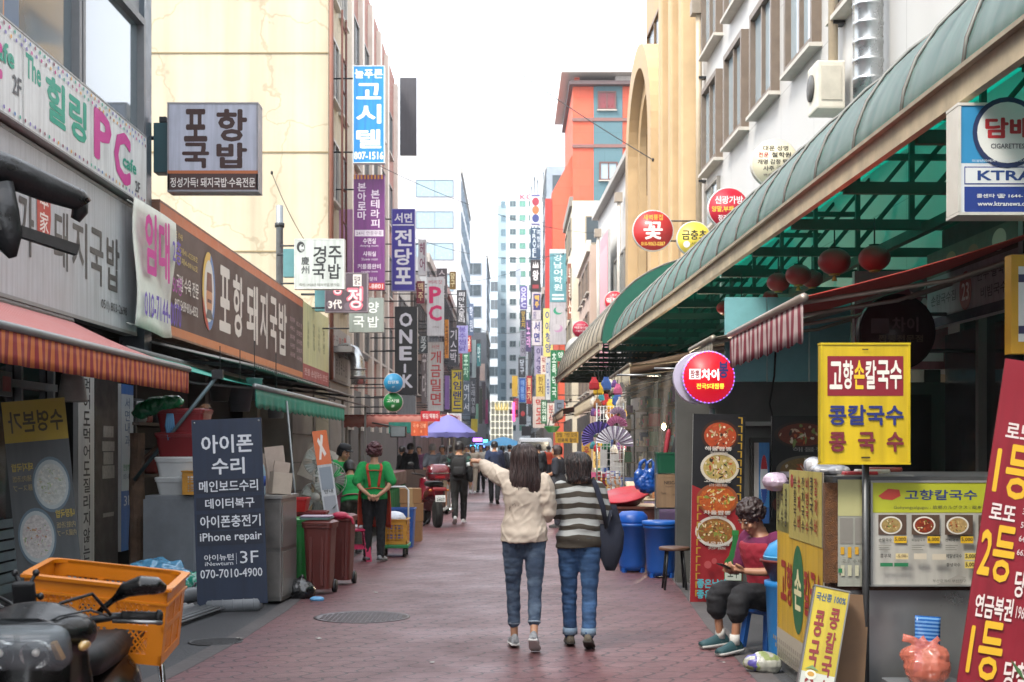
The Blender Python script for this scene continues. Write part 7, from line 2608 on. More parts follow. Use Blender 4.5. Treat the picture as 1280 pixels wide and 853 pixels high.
# fans, leaning strip banner, cart
for i, (px, py, Y, q, lab) in enumerate(((412, 600, 19.4, .25, 'nearer dusty electric fan facing sideways by the stall'), (398, 577, 20.0, .22, 'upper dusty electric fan behind the nearer fan'), (394, 622, 20.0, .22, 'lowest dusty electric fan by the stall plants'))):
 c = P(px, py, Y)
 t = thing('electric_fan', lab, 'fan', (c.x, Y, 0), R(25))
 rm = Matrix.Translation((0, 0, c.z)) @ Matrix.Rotation(R(90), 4, 'X')
 m = MB()
 for k in range(5):
  a = 2 * PI * k / 5
  m.sheet(lambda u, v, a=a: (rm @ V3(((.05 + u * (q * .72)) * math.cos(a + (v - .5) * .8), (.05 + u * (q * .72)) * math.sin(a + (v - .5) * .8), .05 * (v - .5)))), 4, 3, M('#8f948d', .35, 0, .1))
 m.build('blade', t)
 m = MB()
 m.lathe([(.07, -.08), (.075, 0), (.06, .06), (.02, .075)], M('#b5b5ae', .4), 18, mx=rm)
 m.build('motor_hub', t)
 m = MB()
 for k in range(28):
  a = 2 * PI * k / 28
  m.tube([rm @ V3((.06 * math.cos(a), .06 * math.sin(a), .09)), rm @ V3((q * .7 * math.cos(a), q * .7 * math.sin(a), .085)), rm @ V3((q * math.cos(a), q * math.sin(a), .0))], .003, M('#a3a59e', .4, .3), 4)
 m.tube([rm @ V3((q * math.cos(2 * PI * k / 30), q * math.sin(2 * PI * k / 30), 0)) for k in range(31)], .006, M('#a3a59e', .4, .3), 6)
 m.build('guard_grille', t)
 MB().tube([(0, .08, c.z), (0, .1, c.z - .2), (0, .1, .03)], .018, M('#7d8076', .4), 8).build('stand', t)
 MB().lathe([(.2, 0), (.19, .03), (.03, .05)], M('#6d7068', .4), 20, (0, .1, 0)).build('base', t)
a, b = P(424, 703, 18.2), P(397, 541, 18.6)
t = sign('leaning_banner', 'narrow leaning strip banner with an orange head and a grey photo print', (a.x, 18.2, .05), .20, 1.80, .015, '#b5b8ba', [
 ('r', 0, .74, 1, 1, '#c8632f'), ('p', [(.2, .78), (.35, .78), (.7, .96), (.55, .97)], '#d9cfc6'), ('p', [(.6, .8), (.75, .82), (.35, .95), (.25, .92)], '#d9cfc6'), ('r', .1, .55, .9, .72, '#7d8790'), ('r', .1, .34, .9, .5, '#8c8f95'), ('r', .1, .1, .9, .3, '#9aa0a6'),
 ('t', '안내', .2, .52, .8, .55, '#2f3438', .02)], cat='banner', rot=(R(-10), R(-7), R(18)))
t = thing('plastic_stool', 'bright pink plastic stool beside the stallholder with clasped hands', 'stool', at(P(445, 700, 18.95).x, 18.95, 0), R(12))
PK = M('#b3154a', .4, 0, .1, 5)
m = MB()
m.rbox([(.155, .155, .42), (.165, .165, .43), (.165, .165, .45), (.14, .14, .458)], PK, .04, 4)
m.build('seat', t)
for a in (-1, 1):
 for b in (-1, 1):
  MB().bar((a * .125, b * .125, .42), (a * .165, b * .165, 0), .075, .05, PK).build('leg', t)
m = MB()
for a in (-1, 1):
 m.box((a * .14, 0, .2), (.03, .28, .05), PK)
 m.box((0, a * .14, .2), (.28, .03, .05), PK)
m.build('stretcher_rim', t)
t = thing('rag', 'crumpled white rag lying on the pink stool', 'rag', at(P(445, 700, 18.95).x, 18.95, .458))
m = MB()
m.ell((0, 0, .02), (.11, .09, .03), BLACK, 12)
bagmesh(t, 'cloth', m, M('#c6c6c6', .9), .009, .6)

tc_ = thing('hand_cart', 'small green hand cart carrying the yellow crate', 'cart', at(P(494, 690, 19.8).x, 19.8, 0))
MB().box((0, 0, .16), (.42, .6, .05), M('#1d7a44', .5), bev=.01).build('deck', tc_)
for a in (-1, 1):
 for b in (-1, 1):
  m = MB()
  m.lathe([(.06, -.02), (.065, 0), (.06, .02)], BLACK, 14, mx=Matrix.Translation((a * .15, b * .22, .068)) @ Matrix.Rotation(R(90), 4, 'Y'))
  m.build('wheel', tc_)
MB().tube([(-.17, .28, .18), (-.17, .3, .95), (-.12, .3, 1.0), (.12, .3, 1.0), (.17, .3, .95), (.17, .28, .18)], .014, M('#c9cccc', .4), 8).build('handle', tc_)
crate('crate', 'yellow perforated crate sitting on the green hand cart', at(P(494, 690, 19.8).x, 19.8, .187), .38, .5, .36, '#b9841c')
t = thing('plastic_bag', 'white plastic bag bulging from the yellow crate on the hand cart', 'bag', at(P(494, 690, 19.8).x, 19.8, .5))
m = MB()
m.ell((0, 0, .05), (.17, .2, .11), BLACK, 14)
bagmesh(t, 'bag', m, M('#b8bcc4', .4, coat=.3))
tub('storage_box', 'blue plastic box behind the hand cart', P(499, 640, 21.6).x, 21.6, .0, .5, .5, .62, '#1f4f96', cat='box')
for k, (x, z, w_, h_) in enumerate(((520, 0, .36, .33), (521, .335, .38, .3), (519, .64, .36, .25))):
 t = thing('cardboard_box', ('lowest brown carton stacked by the red motor scooter', 'middle brown carton stacked by the red motor scooter', 'topmost brown carton stacked by the red motor scooter')[k], 'carton', at(P(x - 6, 0, 23).x, 23, z), R(3 * k))
 MB().box((0, 0, h_ / 2), (w_, .4, h_), M('#8f6a45', .8, 0, .15, 3), bev=.006).build('carton', t)
 MB().box((0, 0, h_ / 2), (.06, .404, h_ + .004), M('#a98a5c', .5)).build('tape', t)
t = thing('stall_counter', 'long brown stall counter with a green cloth skirt by the cartons', 'counter', at(-2.75, 26.5, 0))
MB().box((0, 0, .95), (1.0, 5, .28), M('#4f2420', .5, 0, .2), bev=.02).build('tray_top', t)
m = MB()
m.slab(lambda u, v: (.47 + .02 * math.sin(u * 60), 2.45 - 4.9 * u, .82 - .5 * v), .006, 60, 4, M('#12602e', .8, 0, .2))
m.slab(lambda u, v: (.47 - .94 * u, -2.45 + .02 * math.sin(u * 20), .82 - .5 * v), -.006, 12, 4, M('#12602e', .8, 0, .2))
m.build('cloth_skirt', t)
for x in (-.4, .4):
 for y in (-2.3, 2.3):
  MB().box((x, y, .4), (.06, .06, .8), M('#4c3a2e', .7)).build('leg', t)
t = thing('plywood_sheet', 'pale plywood sheet leaning on the shutter behind the green stallholders', 'board', at(-3.2, 22.5, 1.0), R(20))
MB().box((0, 0, .3), (.55, .02, .6), M('#a59f97', .7, 0, .15, 2), (R(-10), R(24), 0)).build('sheet', t)
MB().bar((-.2, .1, -1.0), (.0, .1, .5), .05, .04, M('#9b8560', .8, 0, .2, 6)).build('prop_stick', t)
t = thing('awning_pole', 'thin pale pole propping the green awning', 'pole', at(P(363, 690, 18).x, 18.0, 0))
MB().tube([(.15, 0, 0), (-.05, 0, 2.2)], .014, M('#9aa0a0', .4, .4), 8).build('shaft', t)
MB().lathe([(.03, 0), (.03, .03)], BLACK, 10, (.15, 0, 0)).build('foot', t)
t = thing('potted_plant', 'leafy green plants in a pot by the electric fans', 'plant', at(-2.65, 18.3, 0))
MB().lathe([(.14, 0), (.18, .3), (.2, .3), (.2, .33), (.16, .33)], M('#6b3d2c', .7), 18).build('pot', t)
m = MB()
rnd = random.Random(9)
for k in range(130):
 a, e = rnd.uniform(0, 2 * PI), rnd.uniform(.1, 1.3)
 L = rnd.uniform(.2, .55)
 d = V3((math.cos(a) * math.cos(e), math.sin(a) * math.cos(e), math.sin(e)))
 p = V3((0, 0, .33)) + d * L
 s_ = d.cross(V3((0, 0, 1))).normalized() * rnd.uniform(.02, .04)
 f_ = d * rnd.uniform(.06, .1) - V3((0, 0, .03))
 m.poly([p - f_ * .5, p + s_, p + f_, p - s_], M('#24401d' if k % 3 else '#3a5c28', .5, 0, .3, 20))
m.build('foliage', t)

# ------------------------------------------------------------------ red motor scooter seen from behind
mt = thing('motor_scooter', 'dark red motor scooter seen from behind with a red top box', 'motor scooter', at(P(541, 0, 27.2).x, 27.2, 0), R(14))
RED = M('#5f0f1e', .22, 0, .1, 4, coat=.6)
CHR = M('#b3b5b8', .15, 1, .05)
m = MB()
m.tube([(0, -.55, .68), (0, -.35, .70), (0, 0, .62), (0, .3, .45), (0, .55, .40)], [.10, .17, .19, .17, .14], RED, 16)
m.tube([(0, .5, .35), (0, .66, .6), (0, .72, .95)], [.16, .18, .14], RED, 14)
grow('body_shell', m, mt, RED, .02, 3)
m = MB()
m.rbox([(.13, .36, .80), (.15, .38, .86), (.12, .34, .9)], BLACK, .1, 4, (0, -.1, 0), smooth=True)
m.build('seat', mt)
tb = MB()
tb.rbox([(.17, .15, .93), (.21, .19, .96), (.22, .2, 1.08), (.20, .18, 1.2), (.12, .1, 1.25)], RED, .08, 5, (0, -.55, 0), smooth=True)
tb = tb.build('top_box', mt)
m = MB()
m.rbox([(.222, .202, 1.06), (.222, .202, 1.085)], CHR, .08, 5, (0, -.55, 0))
m.build('trim_rim', tb)
MB().box((0, -.757, 1.0), (.2, .02, .05), M('#8a1420', .2, coat=.5)).build('reflector', tb)

def wheel(parent, y, r, w_, rimcol=CHR):
 mx = Matrix.Translation((0, y, r)) @ Matrix.Rotation(R(90), 4, 'Y')
 o = MB().lathe([(r - .09, -w_ / 2), (r - .02, -w_ / 2), (r, -w_ / 4), (r, w_ / 4), (r - .02, w_ / 2), (r - .09, w_ / 2)], M('#141414', .8, 0, .2, 20), 32, mx=mx).build('wheel', parent)
 q = MB()
 q.lathe([(r - .10, -.03), (r - .085, -.04), (r - .085, .04), (r - .10, .03)], rimcol, 28, mx=mx)
 for k in range(6):
  a = 2 * PI * k / 6
  q.bar(mx @ V3((.03 * math.cos(a), .03 * math.sin(a), 0)), mx @ V3(((r - .09) * math.cos(a), (r - .09) * math.sin(a), 0)), .03, .03, rimcol)
 q.lathe([(.04, -.05), (.04, .05)], rimcol, 14, mx=mx)
 q.build('rim', o)
 return o

wheel(mt, -.5, .27, .13)
wheel(mt, .72, .27, .11)
m = MB()
m.box((0, -.80, .58), (.2, .02, .13), M('#c3c6c4', .4), (R(-12), 0, 0), .004)
m.build('number_plate', mt)
m = MB()
m.text('부산 서', -.06, .60, .06, .625, -.815, M('#2a4a3a', .5), .02, Matrix.Rotation(0, 4, 'X'))
m.text('2407', -.08, .535, .08, .59, -.825, M('#2a4a3a', .5), .03)
m.build('lettering', mt)
MB().rbox([(.13, .02, -.03), (.14, .03, 0), (.13, .02, .04)], M('#7c0d14', .15, coat=.6, emit=.05), .02, 3, (0, -.70, .76)).build('tail_light', mt)
for q in (-1, 1):
 MB().ell((q * .17, -.66, .74), (.035, .04, .025), M('#b5702a', .2, coat=.5), 10).build('indicator', mt)
 MB().tube([(q * .05, .66, 1.0), (q * .33, .55, 1.05)], .016, BLACK, 8).build('handlebar', mt)
 m = MB()
 m.ell((q * .36, .5, 1.24), (.07, .02, .045), BLACK, 12)
 m.tube([(q * .25, .58, 1.05), (q * .33, .52, 1.2)], .008, BLACK, 6)
 m.build('mirror', mt)
MB().tube([(.16, -.2, .26), (.19, -.5, .3), (.2, -.85, .36)], [.04, .055, .05], CHR, 12).build('exhaust_pipe', mt)
MB().tube([(-.05, -.1, .2), (-.22, -.16, .02)], .015, DSTEEL, 6).build('kick_stand', mt)

# parasol stall further on
t = thing('parasol', 'pale violet market parasol over the far stall', 'parasol', at(P(560, 0, 33).x, 33, 0))
VIO = M('#6f6fae', .75, 0, .12, 2)
m = MB()
n_ = 8
q = 60 / F * 33 / 2 * 1.15
ring0 = []
rings = []
for v in range(6):
 s = v / 5
 rings.append([V3((q * (.04 + .96 * s) * math.cos(2 * PI * k / 32), q * (.04 + .96 * s) * math.sin(2 * PI * k / 32), P(0, 519, 33).z - .42 * s ** 1.25 - .03 * s * abs(math.sin(2 * PI * k / 32 * 4)))) for k in range(32)])
m.ring(list(reversed(rings)), VIO, True, (False, True))
m.build('canopy', t)
m = MB()
zz = P(0, 519, 33).z - .45
m.ring([[V3((q * math.cos(2 * PI * k / 64), q * math.sin(2 * PI * k / 64), zz - .11 + .03 * abs(math.sin(2 * PI * k / 8)))) for k in range(64)], [V3((q * math.cos(2 * PI * k / 64), q * math.sin(2 * PI * k / 64), zz + .02)) for k in range(64)]], VIO, True, (False, False))
m.build('valance', t)
MB().tube([(0, 0, 0), (0, 0, P(0, 519, 33).z + .05)], .025, M('#a9a9a9', .4), 8).build('pole', t)
for k in range(8):
 a = 2 * PI * k / 8
 MB().tube([(0, 0, zz - .05), (q * .6 * math.cos(a), q * .6 * math.sin(a), zz + .14)], .008, STEEL, 5).build('rib', t)
MB().lathe([(.25, 0), (.25, .08), (.05, .12)], M('#6b6b69', .8), 18).build('base', t)
t = thing('market_stall', 'food stall with a faded red fringe roof beneath the violet parasol', 'stall', at(-2.9, 36, 0))
MB().box((0, 0, 2.35), (2.8, 3.2, .1), M('#8a4038', .7, 0, .25), bev=.02).build('roof', t)
m = MB()
m.slab(lambda u, v: (-1.42 + 2.84 * u, -1.62, 2.38 - .28 * v - .03 * abs(math.sin(u * 50))), .01, 80, 2, M('#a5685c', .75, 0, .2, 3))
m.build('fringe', t)
for x in (-1.3, 1.3):
 for y in (-1.5, 1.5):
  MB().box((x, y, 1.15), (.06, .06, 2.3), M('#8a8478', .5)).build('post', t)
MB().box((0, -1.2, .5), (2.6, .6, 1.0), M('#4b3b33', .7, 0, .3, 2)).build('counter', t)
psign('signboard', 'red board with white lettering over the far parasol stall', 526, 514, 550, 527, 32, '#b3202c', [('t', '튀김 떡볶이', .1, .25, .9, .75, '#dcd2d0', .03)], d=.08)
psign('signboard', 'orange dotted cloth board next to a teal awning strip', 514, 527, 535, 545, 30, '#c4562f', [('e', .2 + .2 * k, .3 + .4 * (k % 2), .05, .1, '#d98a5f') for k in range(4)] + [('t', '국수 김밥', .1, .55, .9, .85, '#dca888', .0)], d=.08)
psign('signboard', 'teal green cloth strip beside the orange dotted board', 486, 528, 514, 542, 30, '#14645a', [('r', .02, .05, .98, .12, '#0f4d45')], d=.08)
psign('signboard', 'small white sign with red lettering above the violet parasol', 561, 517, 577, 529, 40, '#c9c9cf', [('t', '떡볶이', .12, .2, .88, .8, '#a03a6a', .04)], d=.1)
t = thing('floodlight', 'black outdoor floodlight over the teal cloth strip', 'lamp', P(498, 540, 29.5))
MB().box((0, 0, 0), (.35, .2, .24), BLACK, bev=.02).build('casing', t)
MB().box((0, -.103, -.0), (.3, .01, .2), M('#5d6468', .1)).build('lens', t)
MB().tube([(0, .1, .1), (-.6, .3, .2)], .02, BLACK, 6).build('bracket', t)

rnd = random.Random(31)
for k, (px, py) in enumerate(((636, 708), (560, 676), (690, 690), (470, 742), (398, 800), (812, 790), (742, 640), (300, 800), (905, 830), (540, 830))):
 c = G(px, py)
 t = thing('paper_scrap', ('tiny', 'crumpled', 'flat', 'torn', 'curled', 'folded', 'faint', 'dirty', 'thin', 'small')[k] + ' scrap of paper litter lying on the paving', 'litter', at(c.x, c.y, .008), rnd.uniform(0, 6), 'paper litter on the ground')
 q = rnd.uniform(.012, .03)
 MB().slab(lambda u, v: (q * 2 * (u - .5), q * 1.4 * (v - .5), .004 + .3 * q * abs(math.sin(u * 4 + k)) * v), .001, 4, 3, M('#a9a6a0', .8, 0, .3, 30)).build('paper', t)

# ================================================================== near corner: black scooter and orange crate
BLK = M('#070809', .22, 0, .1, 3)
MATT = M('#17181a', .55, 0, .15, 10, bump=.1)
ms_ = thing('motor_scooter', 'black delivery scooter with a large headlamp parked beneath the orange crate', 'motor scooter', at(-1.57, 4.75, 0), R(184))
# local +y is the way the scooter points (towards the camera)
m = MB()
m.ell((0, .34, .995), (.20, .17, .09), BLK, 20)
m.tube([(0, .2, 1.02), (0, .34, 1.02), (0, .46, .99), (0, .52, .94)], [.12, .16, .14, .08], BLK, 16, flat=.5)
m.tube([(0, .36, 1.02), (0, .42, .7), (0, .5, .48)], [.16, .15, .09], BLK, 14)
m.tube([(0, .22, .40), (0, .3, .62), (0, .36, .97)], [.22, .21, .17], BLK, 14, flat=.4)
grow('front_fairing', m, ms_, BLK, .010, 3)
m = MB()
m.tube([(0, -.75, .70), (0, -.45, .68), (0, -.1, .55), (0, .1, .33), (0, .3, .3)], [.12, .19, .19, .17, .15], BLK, 16)
grow('rear_cowl', m, ms_, BLK, .016, 3)
m = MB()
m.rbox([(.13, .42, .80), (.15, .44, .86), (.12, .4, .9)], M('#1a1b1d', .6, bump=.1), .1, 4, (0, -.35, 0), smooth=True)
m.build('seat', ms_)
mx = Matrix.Translation((0, .475, .985)) @ Matrix.Rotation(R(-24), 4, 'X')
fx = mx @ Matrix.Rotation(R(-90), 4, 'X')
hl = MB().rbox([(.10, .085, 0), (.155, .078, .03), (.150, .06, .045), (.10, .04, .05)], M('#1d2022', .15, .5), .045, 4, mx=fx, smooth=True).build('headlight', ms_)
MB().rbox([(.156, .079, .03), (.152, .066, .07), (.115, .045, .092), (.05, .02, .1)], M('#b9c4ca', .04, 0, .05, alpha=.25, coat=1), .045, 4, mx=fx, smooth=True).build('lens', hl)
m = MB()
for q in (-1, 1):
 m.lathe([(.048, .078), (.034, .056), (.014, .05)], M('#d8d8d6', .06, .95, .3, 60, bump=.5, bscale=70), 18, (q * .055, 0, 0), fx, True, (False, True))
 m.lathe([(.012, .05), (.012, .07), (.004, .074)], M('#e8e6dc', .2), 10, (q * .055, 0, 0), fx)
 for k in range(5):
  m.bar(fx @ V3((q * .055 - .045, -.052 + .012 * k, .052)), fx @ V3((q * .055 + .045, -.052 + .012 * k, .056)), .006, .008, M('#c9cccd', .08, .95))
 m.bar(fx @ V3((q * .105, -.03, .05)), fx @ V3((q * .125, .03, .052)), .035, .015, M('#b98a45', .1, .3, .4, 40, coat=1))
m.build('reflector_rim', hl)
for q in (-1, 1):
 m = MB()
 m.ell((q * .178, .43, .965), (.018, .05, .018), M('#b9975a', .1, .1, .3, 20, coat=1), 12)
 m.build('indicator', ms_)
 m = MB()
 m.tube([(q * .06, .17, 1.0), (q * .2, .14, 1.02), (q * .24, .13, 1.02)], .014, DSTEEL, 8)
 m.build('handlebar', ms_)
 m = MB()
 m.tube([(q * .23, .13, 1.02), (q * .36, .09, 1.01)], [.019, .02], M('#111111', .7, bump=.3), 12)
 m.lathe([(.027, 0), (.027, .012)], M('#111111', .6), 12, mx=Matrix.Translation((q * .355, .092, 1.01)) @ Matrix.Rotation(R(90), 4, 'Y'))
 m.build('grip', ms_)
 m = MB()
 m.tube([(q * .22, .22, 1.015), (q * .35, .22, 1.01), (q * .38, .2, 1.005)], .007, STEEL, 6)
 m.build('brake_lever', ms_)
 m = MB()
 m.tube([(q * .15, .12, 1.03), (q * .17, .13, 1.05), (q * .22, .13, 1.09)], [.012, .011, .012], BLACK, 8)
 m.tube([(q * .21, .13, 1.08), (q * .245, .135, 1.11), (q * .295, .13, 1.125), (q * .345, .115, 1.122), (q * .375, .105, 1.11)], [.02, .045, .058, .052, .02], BLK, 14, flat=.6)
 m = grow('mirror', m, ms_, BLK, .006, 2)
m = MB()
m.box((.09, .14, 1.09), (.075, .03, .11), MATT, (R(-20), 0, 0), .01)
m.tube([(.09, .15, 1.0), (.09, .15, 1.06)], .016, MATT, 8)
for x, z in ((.055, 1.17), (.125, 1.17), (.04, 1.09), (.14, 1.06)):
 m.tube([(.09, .14, 1.1), (x, .13, z)], .007, MATT, 6)
 m.ell((x, .13, z), (.013, .013, .013), M('#2a2b2d', .3, .4), 8)
m.build('phone_mount', ms_)
for q in (-1, 1):
 MB().tube([(q * .2, .16, 1.03), (q * .16, .25, 1.11), (q * .08, .33, 1.09), (q * .04, .36, 1.05)], .006, BLACK, 6).build('cable', ms_)
 MB().tube([(q * .02, .5, 1.02), (q * .1, .44, 1.06), (q * .17, .32, 1.065), (q * .2, .2, 1.03)], .004, M('#3a3d40', .3), 6).build('trim', ms_)
m = MB()
m.tube([(-.12, -.55, .88), (-.14, -.75, .9), (-.14, -1.0, .86)], .012, CHR, 8)
m.tube([(.12, -.55, .88), (.14, -.75, .9), (.14, -1.0, .86)], .012, CHR, 8)
m.build('rear_rack', ms_)
MB().tube([(-.14, -.98, .86), (-.17, -1.0, .5), (-.17, -.9, .3)], .014, CHR, 8).build('rack_leg', ms_)
MB().tube([(.3, -.5, .88), (.32, -.52, .5), (.2, -.5, .3)], .014, CHR, 8).build('rack_leg', ms_)
wheel(ms_, .62, .25, .11)
wheel(ms_, -.62, .25, .12)
m = MB()
m.slab(lambda u, v: (-.08 + .16 * u, .62 + .29 * math.cos(PI * (.1 + .8 * v)), .25 + .29 * math.sin(PI * (.1 + .8 * v))), .006, 4, 14, BLK)
m.build('front_fender', ms_)
MB().box((0, .05, .28), (.34, .4, .04), MATT, bev=.015).build('footboard', ms_)
MB().tube([(.1, -.2, .25), (.28, -.2, .02)], .016, DSTEEL, 6).build('kick_stand', ms_)
m = MB()
for q in (-1, 1):
 m.slab(lambda u, v, q=q: (q * (.20 + .03 * math.sin(u * PI)), .30 - .5 * u, .78 - .22 * v - .15 * u), .012, 8, 4, M('#9fa2a5', .25, .6))
m.build('side_trim', ms_)
crate('crate', 'large bright orange lattice crate strapped behind the black scooter', at(-1.63, 5.40, .80), .54, .40, .30, '#cf7a10', (R(4), R(6.5), R(4)), True)

# ================================================================== near right: noodle counter
cx0, cx1, cy0, cy1, ch = 1.93, 3.7, 8.2, 9.75, 1.40
ct = thing('food_counter', 'stainless noodle stall counter with a rusty band and acrylic menu boards', 'food counter', at(2.8, 9.0, 0))
SS = M('#9a9c9d', .32, .75, .2, 1.6, bump=.05, bscale=3)
o = MB()
o.box(((cx0 + cx1) / 2 - 2.8, (cy0 + cy1) / 2 - 9, .37), (cx1 - cx0, cy1 - cy0, .74), SS)
o.build('lower_body', ct)
MB().box(((cx0 + cx1) / 2 - 2.8, (cy0 + cy1) / 2 - 9, .755), (cx1 - cx0 + .03, cy1 - cy0 + .03, .045), M('#4a2f22', .8, .2, .5, 9, bump=.3)).build('rust_band', ct)
MB().box(((cx0 + cx1) / 2 - 2.8, (cy0 + cy1) / 2 - 9, 1.07), (cx1 - cx0 - .02, cy1 - cy0 - .02, .6), M('#3c3a38', .5, .2, .2)).build('cabinet_box', ct)
MB().box(((cx0 + cx1) / 2 - 2.8 + .02, (cy0 + cy1) / 2 - 9, ch), (cx1 - cx0 + .05, cy1 - cy0 + .05, .035), M('#5a5b5c', .4, .6, .2)).build('counter_top', ct)
MB().box((P(1038, 0, cy0).x - 2.8, cy0 - 9 - .02, 1.08), (.085, .06, .6), M('#5f3d22', .85, 0, .45, 25, bump=.6)).build('rusty_post', ct)
MB().tube([(P(1082, 0, 8.1).x - 2.8, 8.1 - 9, 0), (P(1082, 0, 8.1).x - 2.8, 8.1 - 9, 1.62)], .022, M('#4c4e50', .45, .6), 10).build('sign_post', ct)
SIDEX = cx0 - .015
# big menu sheet over the side and the front board: boards are things that hang on the counter
t = sign('menu_board', 'clouded acrylic menu board at the counter corner with small yellow price tags', (P(1066, 0, cy0 - .04).x, cy0 - .045, .76), .185, .64, .02, '#8d8f86', [
 ('r', .0, .66, 1, 1, '#a3a273'), ('r', .06, .4, .48, .64, '#77756f'), ('r', .55, .4, .95, .64, '#77756f')] +
 [('r', .08 + .23 * k, .30 - .03 * (k % 2), .2 + .23 * k, .37, '#b58a1e') for k in range(4)] + [('r', .08 + .23 * k, .10, .2 + .23 * k, .2, '#a8a78f') for k in range(4)] + [('r', .0, .13, .12, .17, '#1f6b45'), ('t', '국수 수제비', .1, .22, .9, .255, '#50504a', .0)], side=M('#7d7e7a', .3))
dish = ['#c7b37a', '#8a3a22', '#5d7a33', '#d8cfa8', '#3c2a20', '#b0531f']
t = sign('menu_board', 'wide noodle menu board with a lime head, dish photographs and yellow price tags', ((P(1089, 0, cy0 - .05).x + P(1262, 0, cy0 - .05).x) / 2, cy0 - .05, .765), P(1262, 0, cy0).x - P(1089, 0, cy0).x, .625, .02, '#a9a8a2', [
 ('r', 0, .70, 1, 1, '#a0a527'), ('t', '고향칼국수', .24, .82, .76, .92, '#26356b', .04), ('p', [(.05, .86), (.12, .93), (.2, .92), (.21, .86), (.15, .82), (.08, .83)], '#a83a30'), ('t', 'Gohyangcalgugsu : 故郷カルグクス : 故乡手擀面', .16, .73, .9, .77, '#4d4f38', .0)] +
 [q for k in range(4) for q in (('r', .05 + .235 * k, .49, .25 + .235 * k, .68, '#4d3b30'), ('bowl', .14 + .235 * k, .58, .08, .085, '#cfcdc6', ('#8f7a4a', '#7a2d1a', '#a58a5a', '#6d4a2a')[k], dish, 26),
         ('t', ('손칼국수', '비빔칼국수', '잔치국수', '비빔국수')[k], .05 + .235 * k, .425, .145 + .235 * k, .455, '#2c2c2a', .03), ('r', .16 + .235 * k, .41, .25 + .235 * k, .475, '#c9a21c'), ('t', ('5,000', '6,000', '5,000', '5,500')[k], .165 + .235 * k, .425, .245 + .235 * k, .465, '#2c2620', .03),
         ('r', .05 + .235 * k, .385, .14 + .235 * k, .392, '#77766f'), ('r', .05 + .235 * k, .365, .12 + .235 * k, .372, '#77766f'), ('r', .05 + .235 * k, .345, .13 + .235 * k, .352, '#77766f'))] +
 [('t', '콩우묵', .05, .27, .13, .31, '#2c2c2a', .03), ('r', .05, .19, .14, .225, '#1f6b45'), ('r', .15, .19, .25, .225, '#1f6b45'), ('r', .16, .26, .25, .315, '#c2b183'), ('r', .29, .26, .38, .315, '#b9b1a0'), ('r', .42, .255, .52, .31, '#b9b1a0'), ('t', '-5,00-', .165, .275, .245, .305, '#3d3630', .0),
 ('t', '메밀냉국수', .52, .27, .63, .31, '#2c2c2a', .03), ('t', '콩냉국수', .52, .19, .62, .225, '#2c2c2a', .03), ('r', .65, .255, .74, .32, '#c9b45a'), ('t', '5,000', .655, .265, .735, .31, '#2c2620', .04), ('r', .65, .175, .74, .24, '#c9b45a'), ('t', '5,000', .655, .185, .735, .23, '#2c2620', .04),
 ('p', [(.45, .02), (.62, .02), (.66, .09), (.6, .11), (.52, .06)], '#8b8983'), ('t', '부산광역시 부산진구', .42, .04, .66, .07, '#55554f', .0)], frame=('#8f908e', .012), side=M('#7d7e7a', .3))
# side: yellow vinyl sheets on the street side of the counter
t = sign('menu_sheet', 'yellow vinyl noodle sheet with a green oval covering the counter side', (1.90, 9.0, .10), 1.42, .98, .012, '#b8972a', [
 ('r', 0, 0, 1, .22, '#a09a8c'), ('e', .50, .56, .13, .30, '#1d5c38'), ('t', '손', .42, .42, .58, .70, '#cfc9a0', .05), ('t', '고', .10, .44, .24, .72, '#8b2a22', .05), ('t', '향', .25, .42, .38, .72, '#8b2a22', .05), ('t', '칼', .64, .42, .76, .72, '#8b2a22', .05), ('t', '국', .77, .42, .88, .72, '#8b2a22', .05), ('t', '수', .89, .42, .99, .72, '#8b2a22', .05)] +
 [('r', .03 + .05 * (k % 18), .02 + .06 * (k // 18), .06 + .05 * (k % 18), .05 + .06 * (k // 18), '#807b70') for k in range(54)], yaw=R(-90), side=M('#8f8a7d', .6))
t = sign('menu_sheet', 'pale yellow price list sheet hung above the green oval sheet', (1.895, 8.78, .98), .98, .46, .012, '#a59a55', [
 ('e', .1, .84, .05, .1, '#8b2a22')] + [('v', s, a, .1, a + .09, .92, c, .02) for s, a, c in (('손칼국수', .16, '#3a3324'), ('수제비', .29, '#8b2a22'), ('잔치국수', .42, '#3a3324'), ('비빔국수', .55, '#8b2a22'), ('콩국수', .68, '#3a3324'), ('칼제비', .81, '#8b2a22'))], yaw=R(-90), side=M('#8f8a7d', .6))
t = sign('menu_sheet', 'small grey green price sheet at the far edge of the counter side', (1.90, 9.52, 1.0), .44, .34, .012, '#99975f', [('v', s, a, .08, a + .16, .92, '#3f3a2c', .02) for s, a in (('콩국수', .08), ('국수', .4), ('김밥', .7))], yaw=R(-90), side=M('#8f8a7d', .6))
# leaning light box at the counter corner
t = sign('light_box', 'slim yellow bean noodle light box leaning against the counter corner', (P(1030, 0, 7.9).x - .085, 7.85, .09), .20, .70, .085, '#b8a62a', [
 ('r', 0, 0, 1, .28, '#b7bcb4'), ('t', '국산콩 100%', .08, .88, .94, .95, '#33506b', .05), ('v', '콩칼국수', .56, .04, .84, .84, '#7a2323', .05), ('v', '콩국수', .14, .04, .42, .8, '#7a2323', .05),
 ('e', .3, .26, .16, .04, '#c9cdbf'), ('e', .3, .265, .1, .02, '#b58a3a'), ('p', [(.1, .3), (.3, .34), (.5, .3), (.3, .31)], '#6d8a5a')], rot=(R(-14), R(11), R(-8)), frame=('#6f6f6c', .008), side=M('#5b4f45', .5, .4))
t = thing('cardboard_sheet', 'flattened brown cardboard propped behind the leaning light box', 'cardboard', at(P(1060, 0, 8.1).x, 8.08, 0))
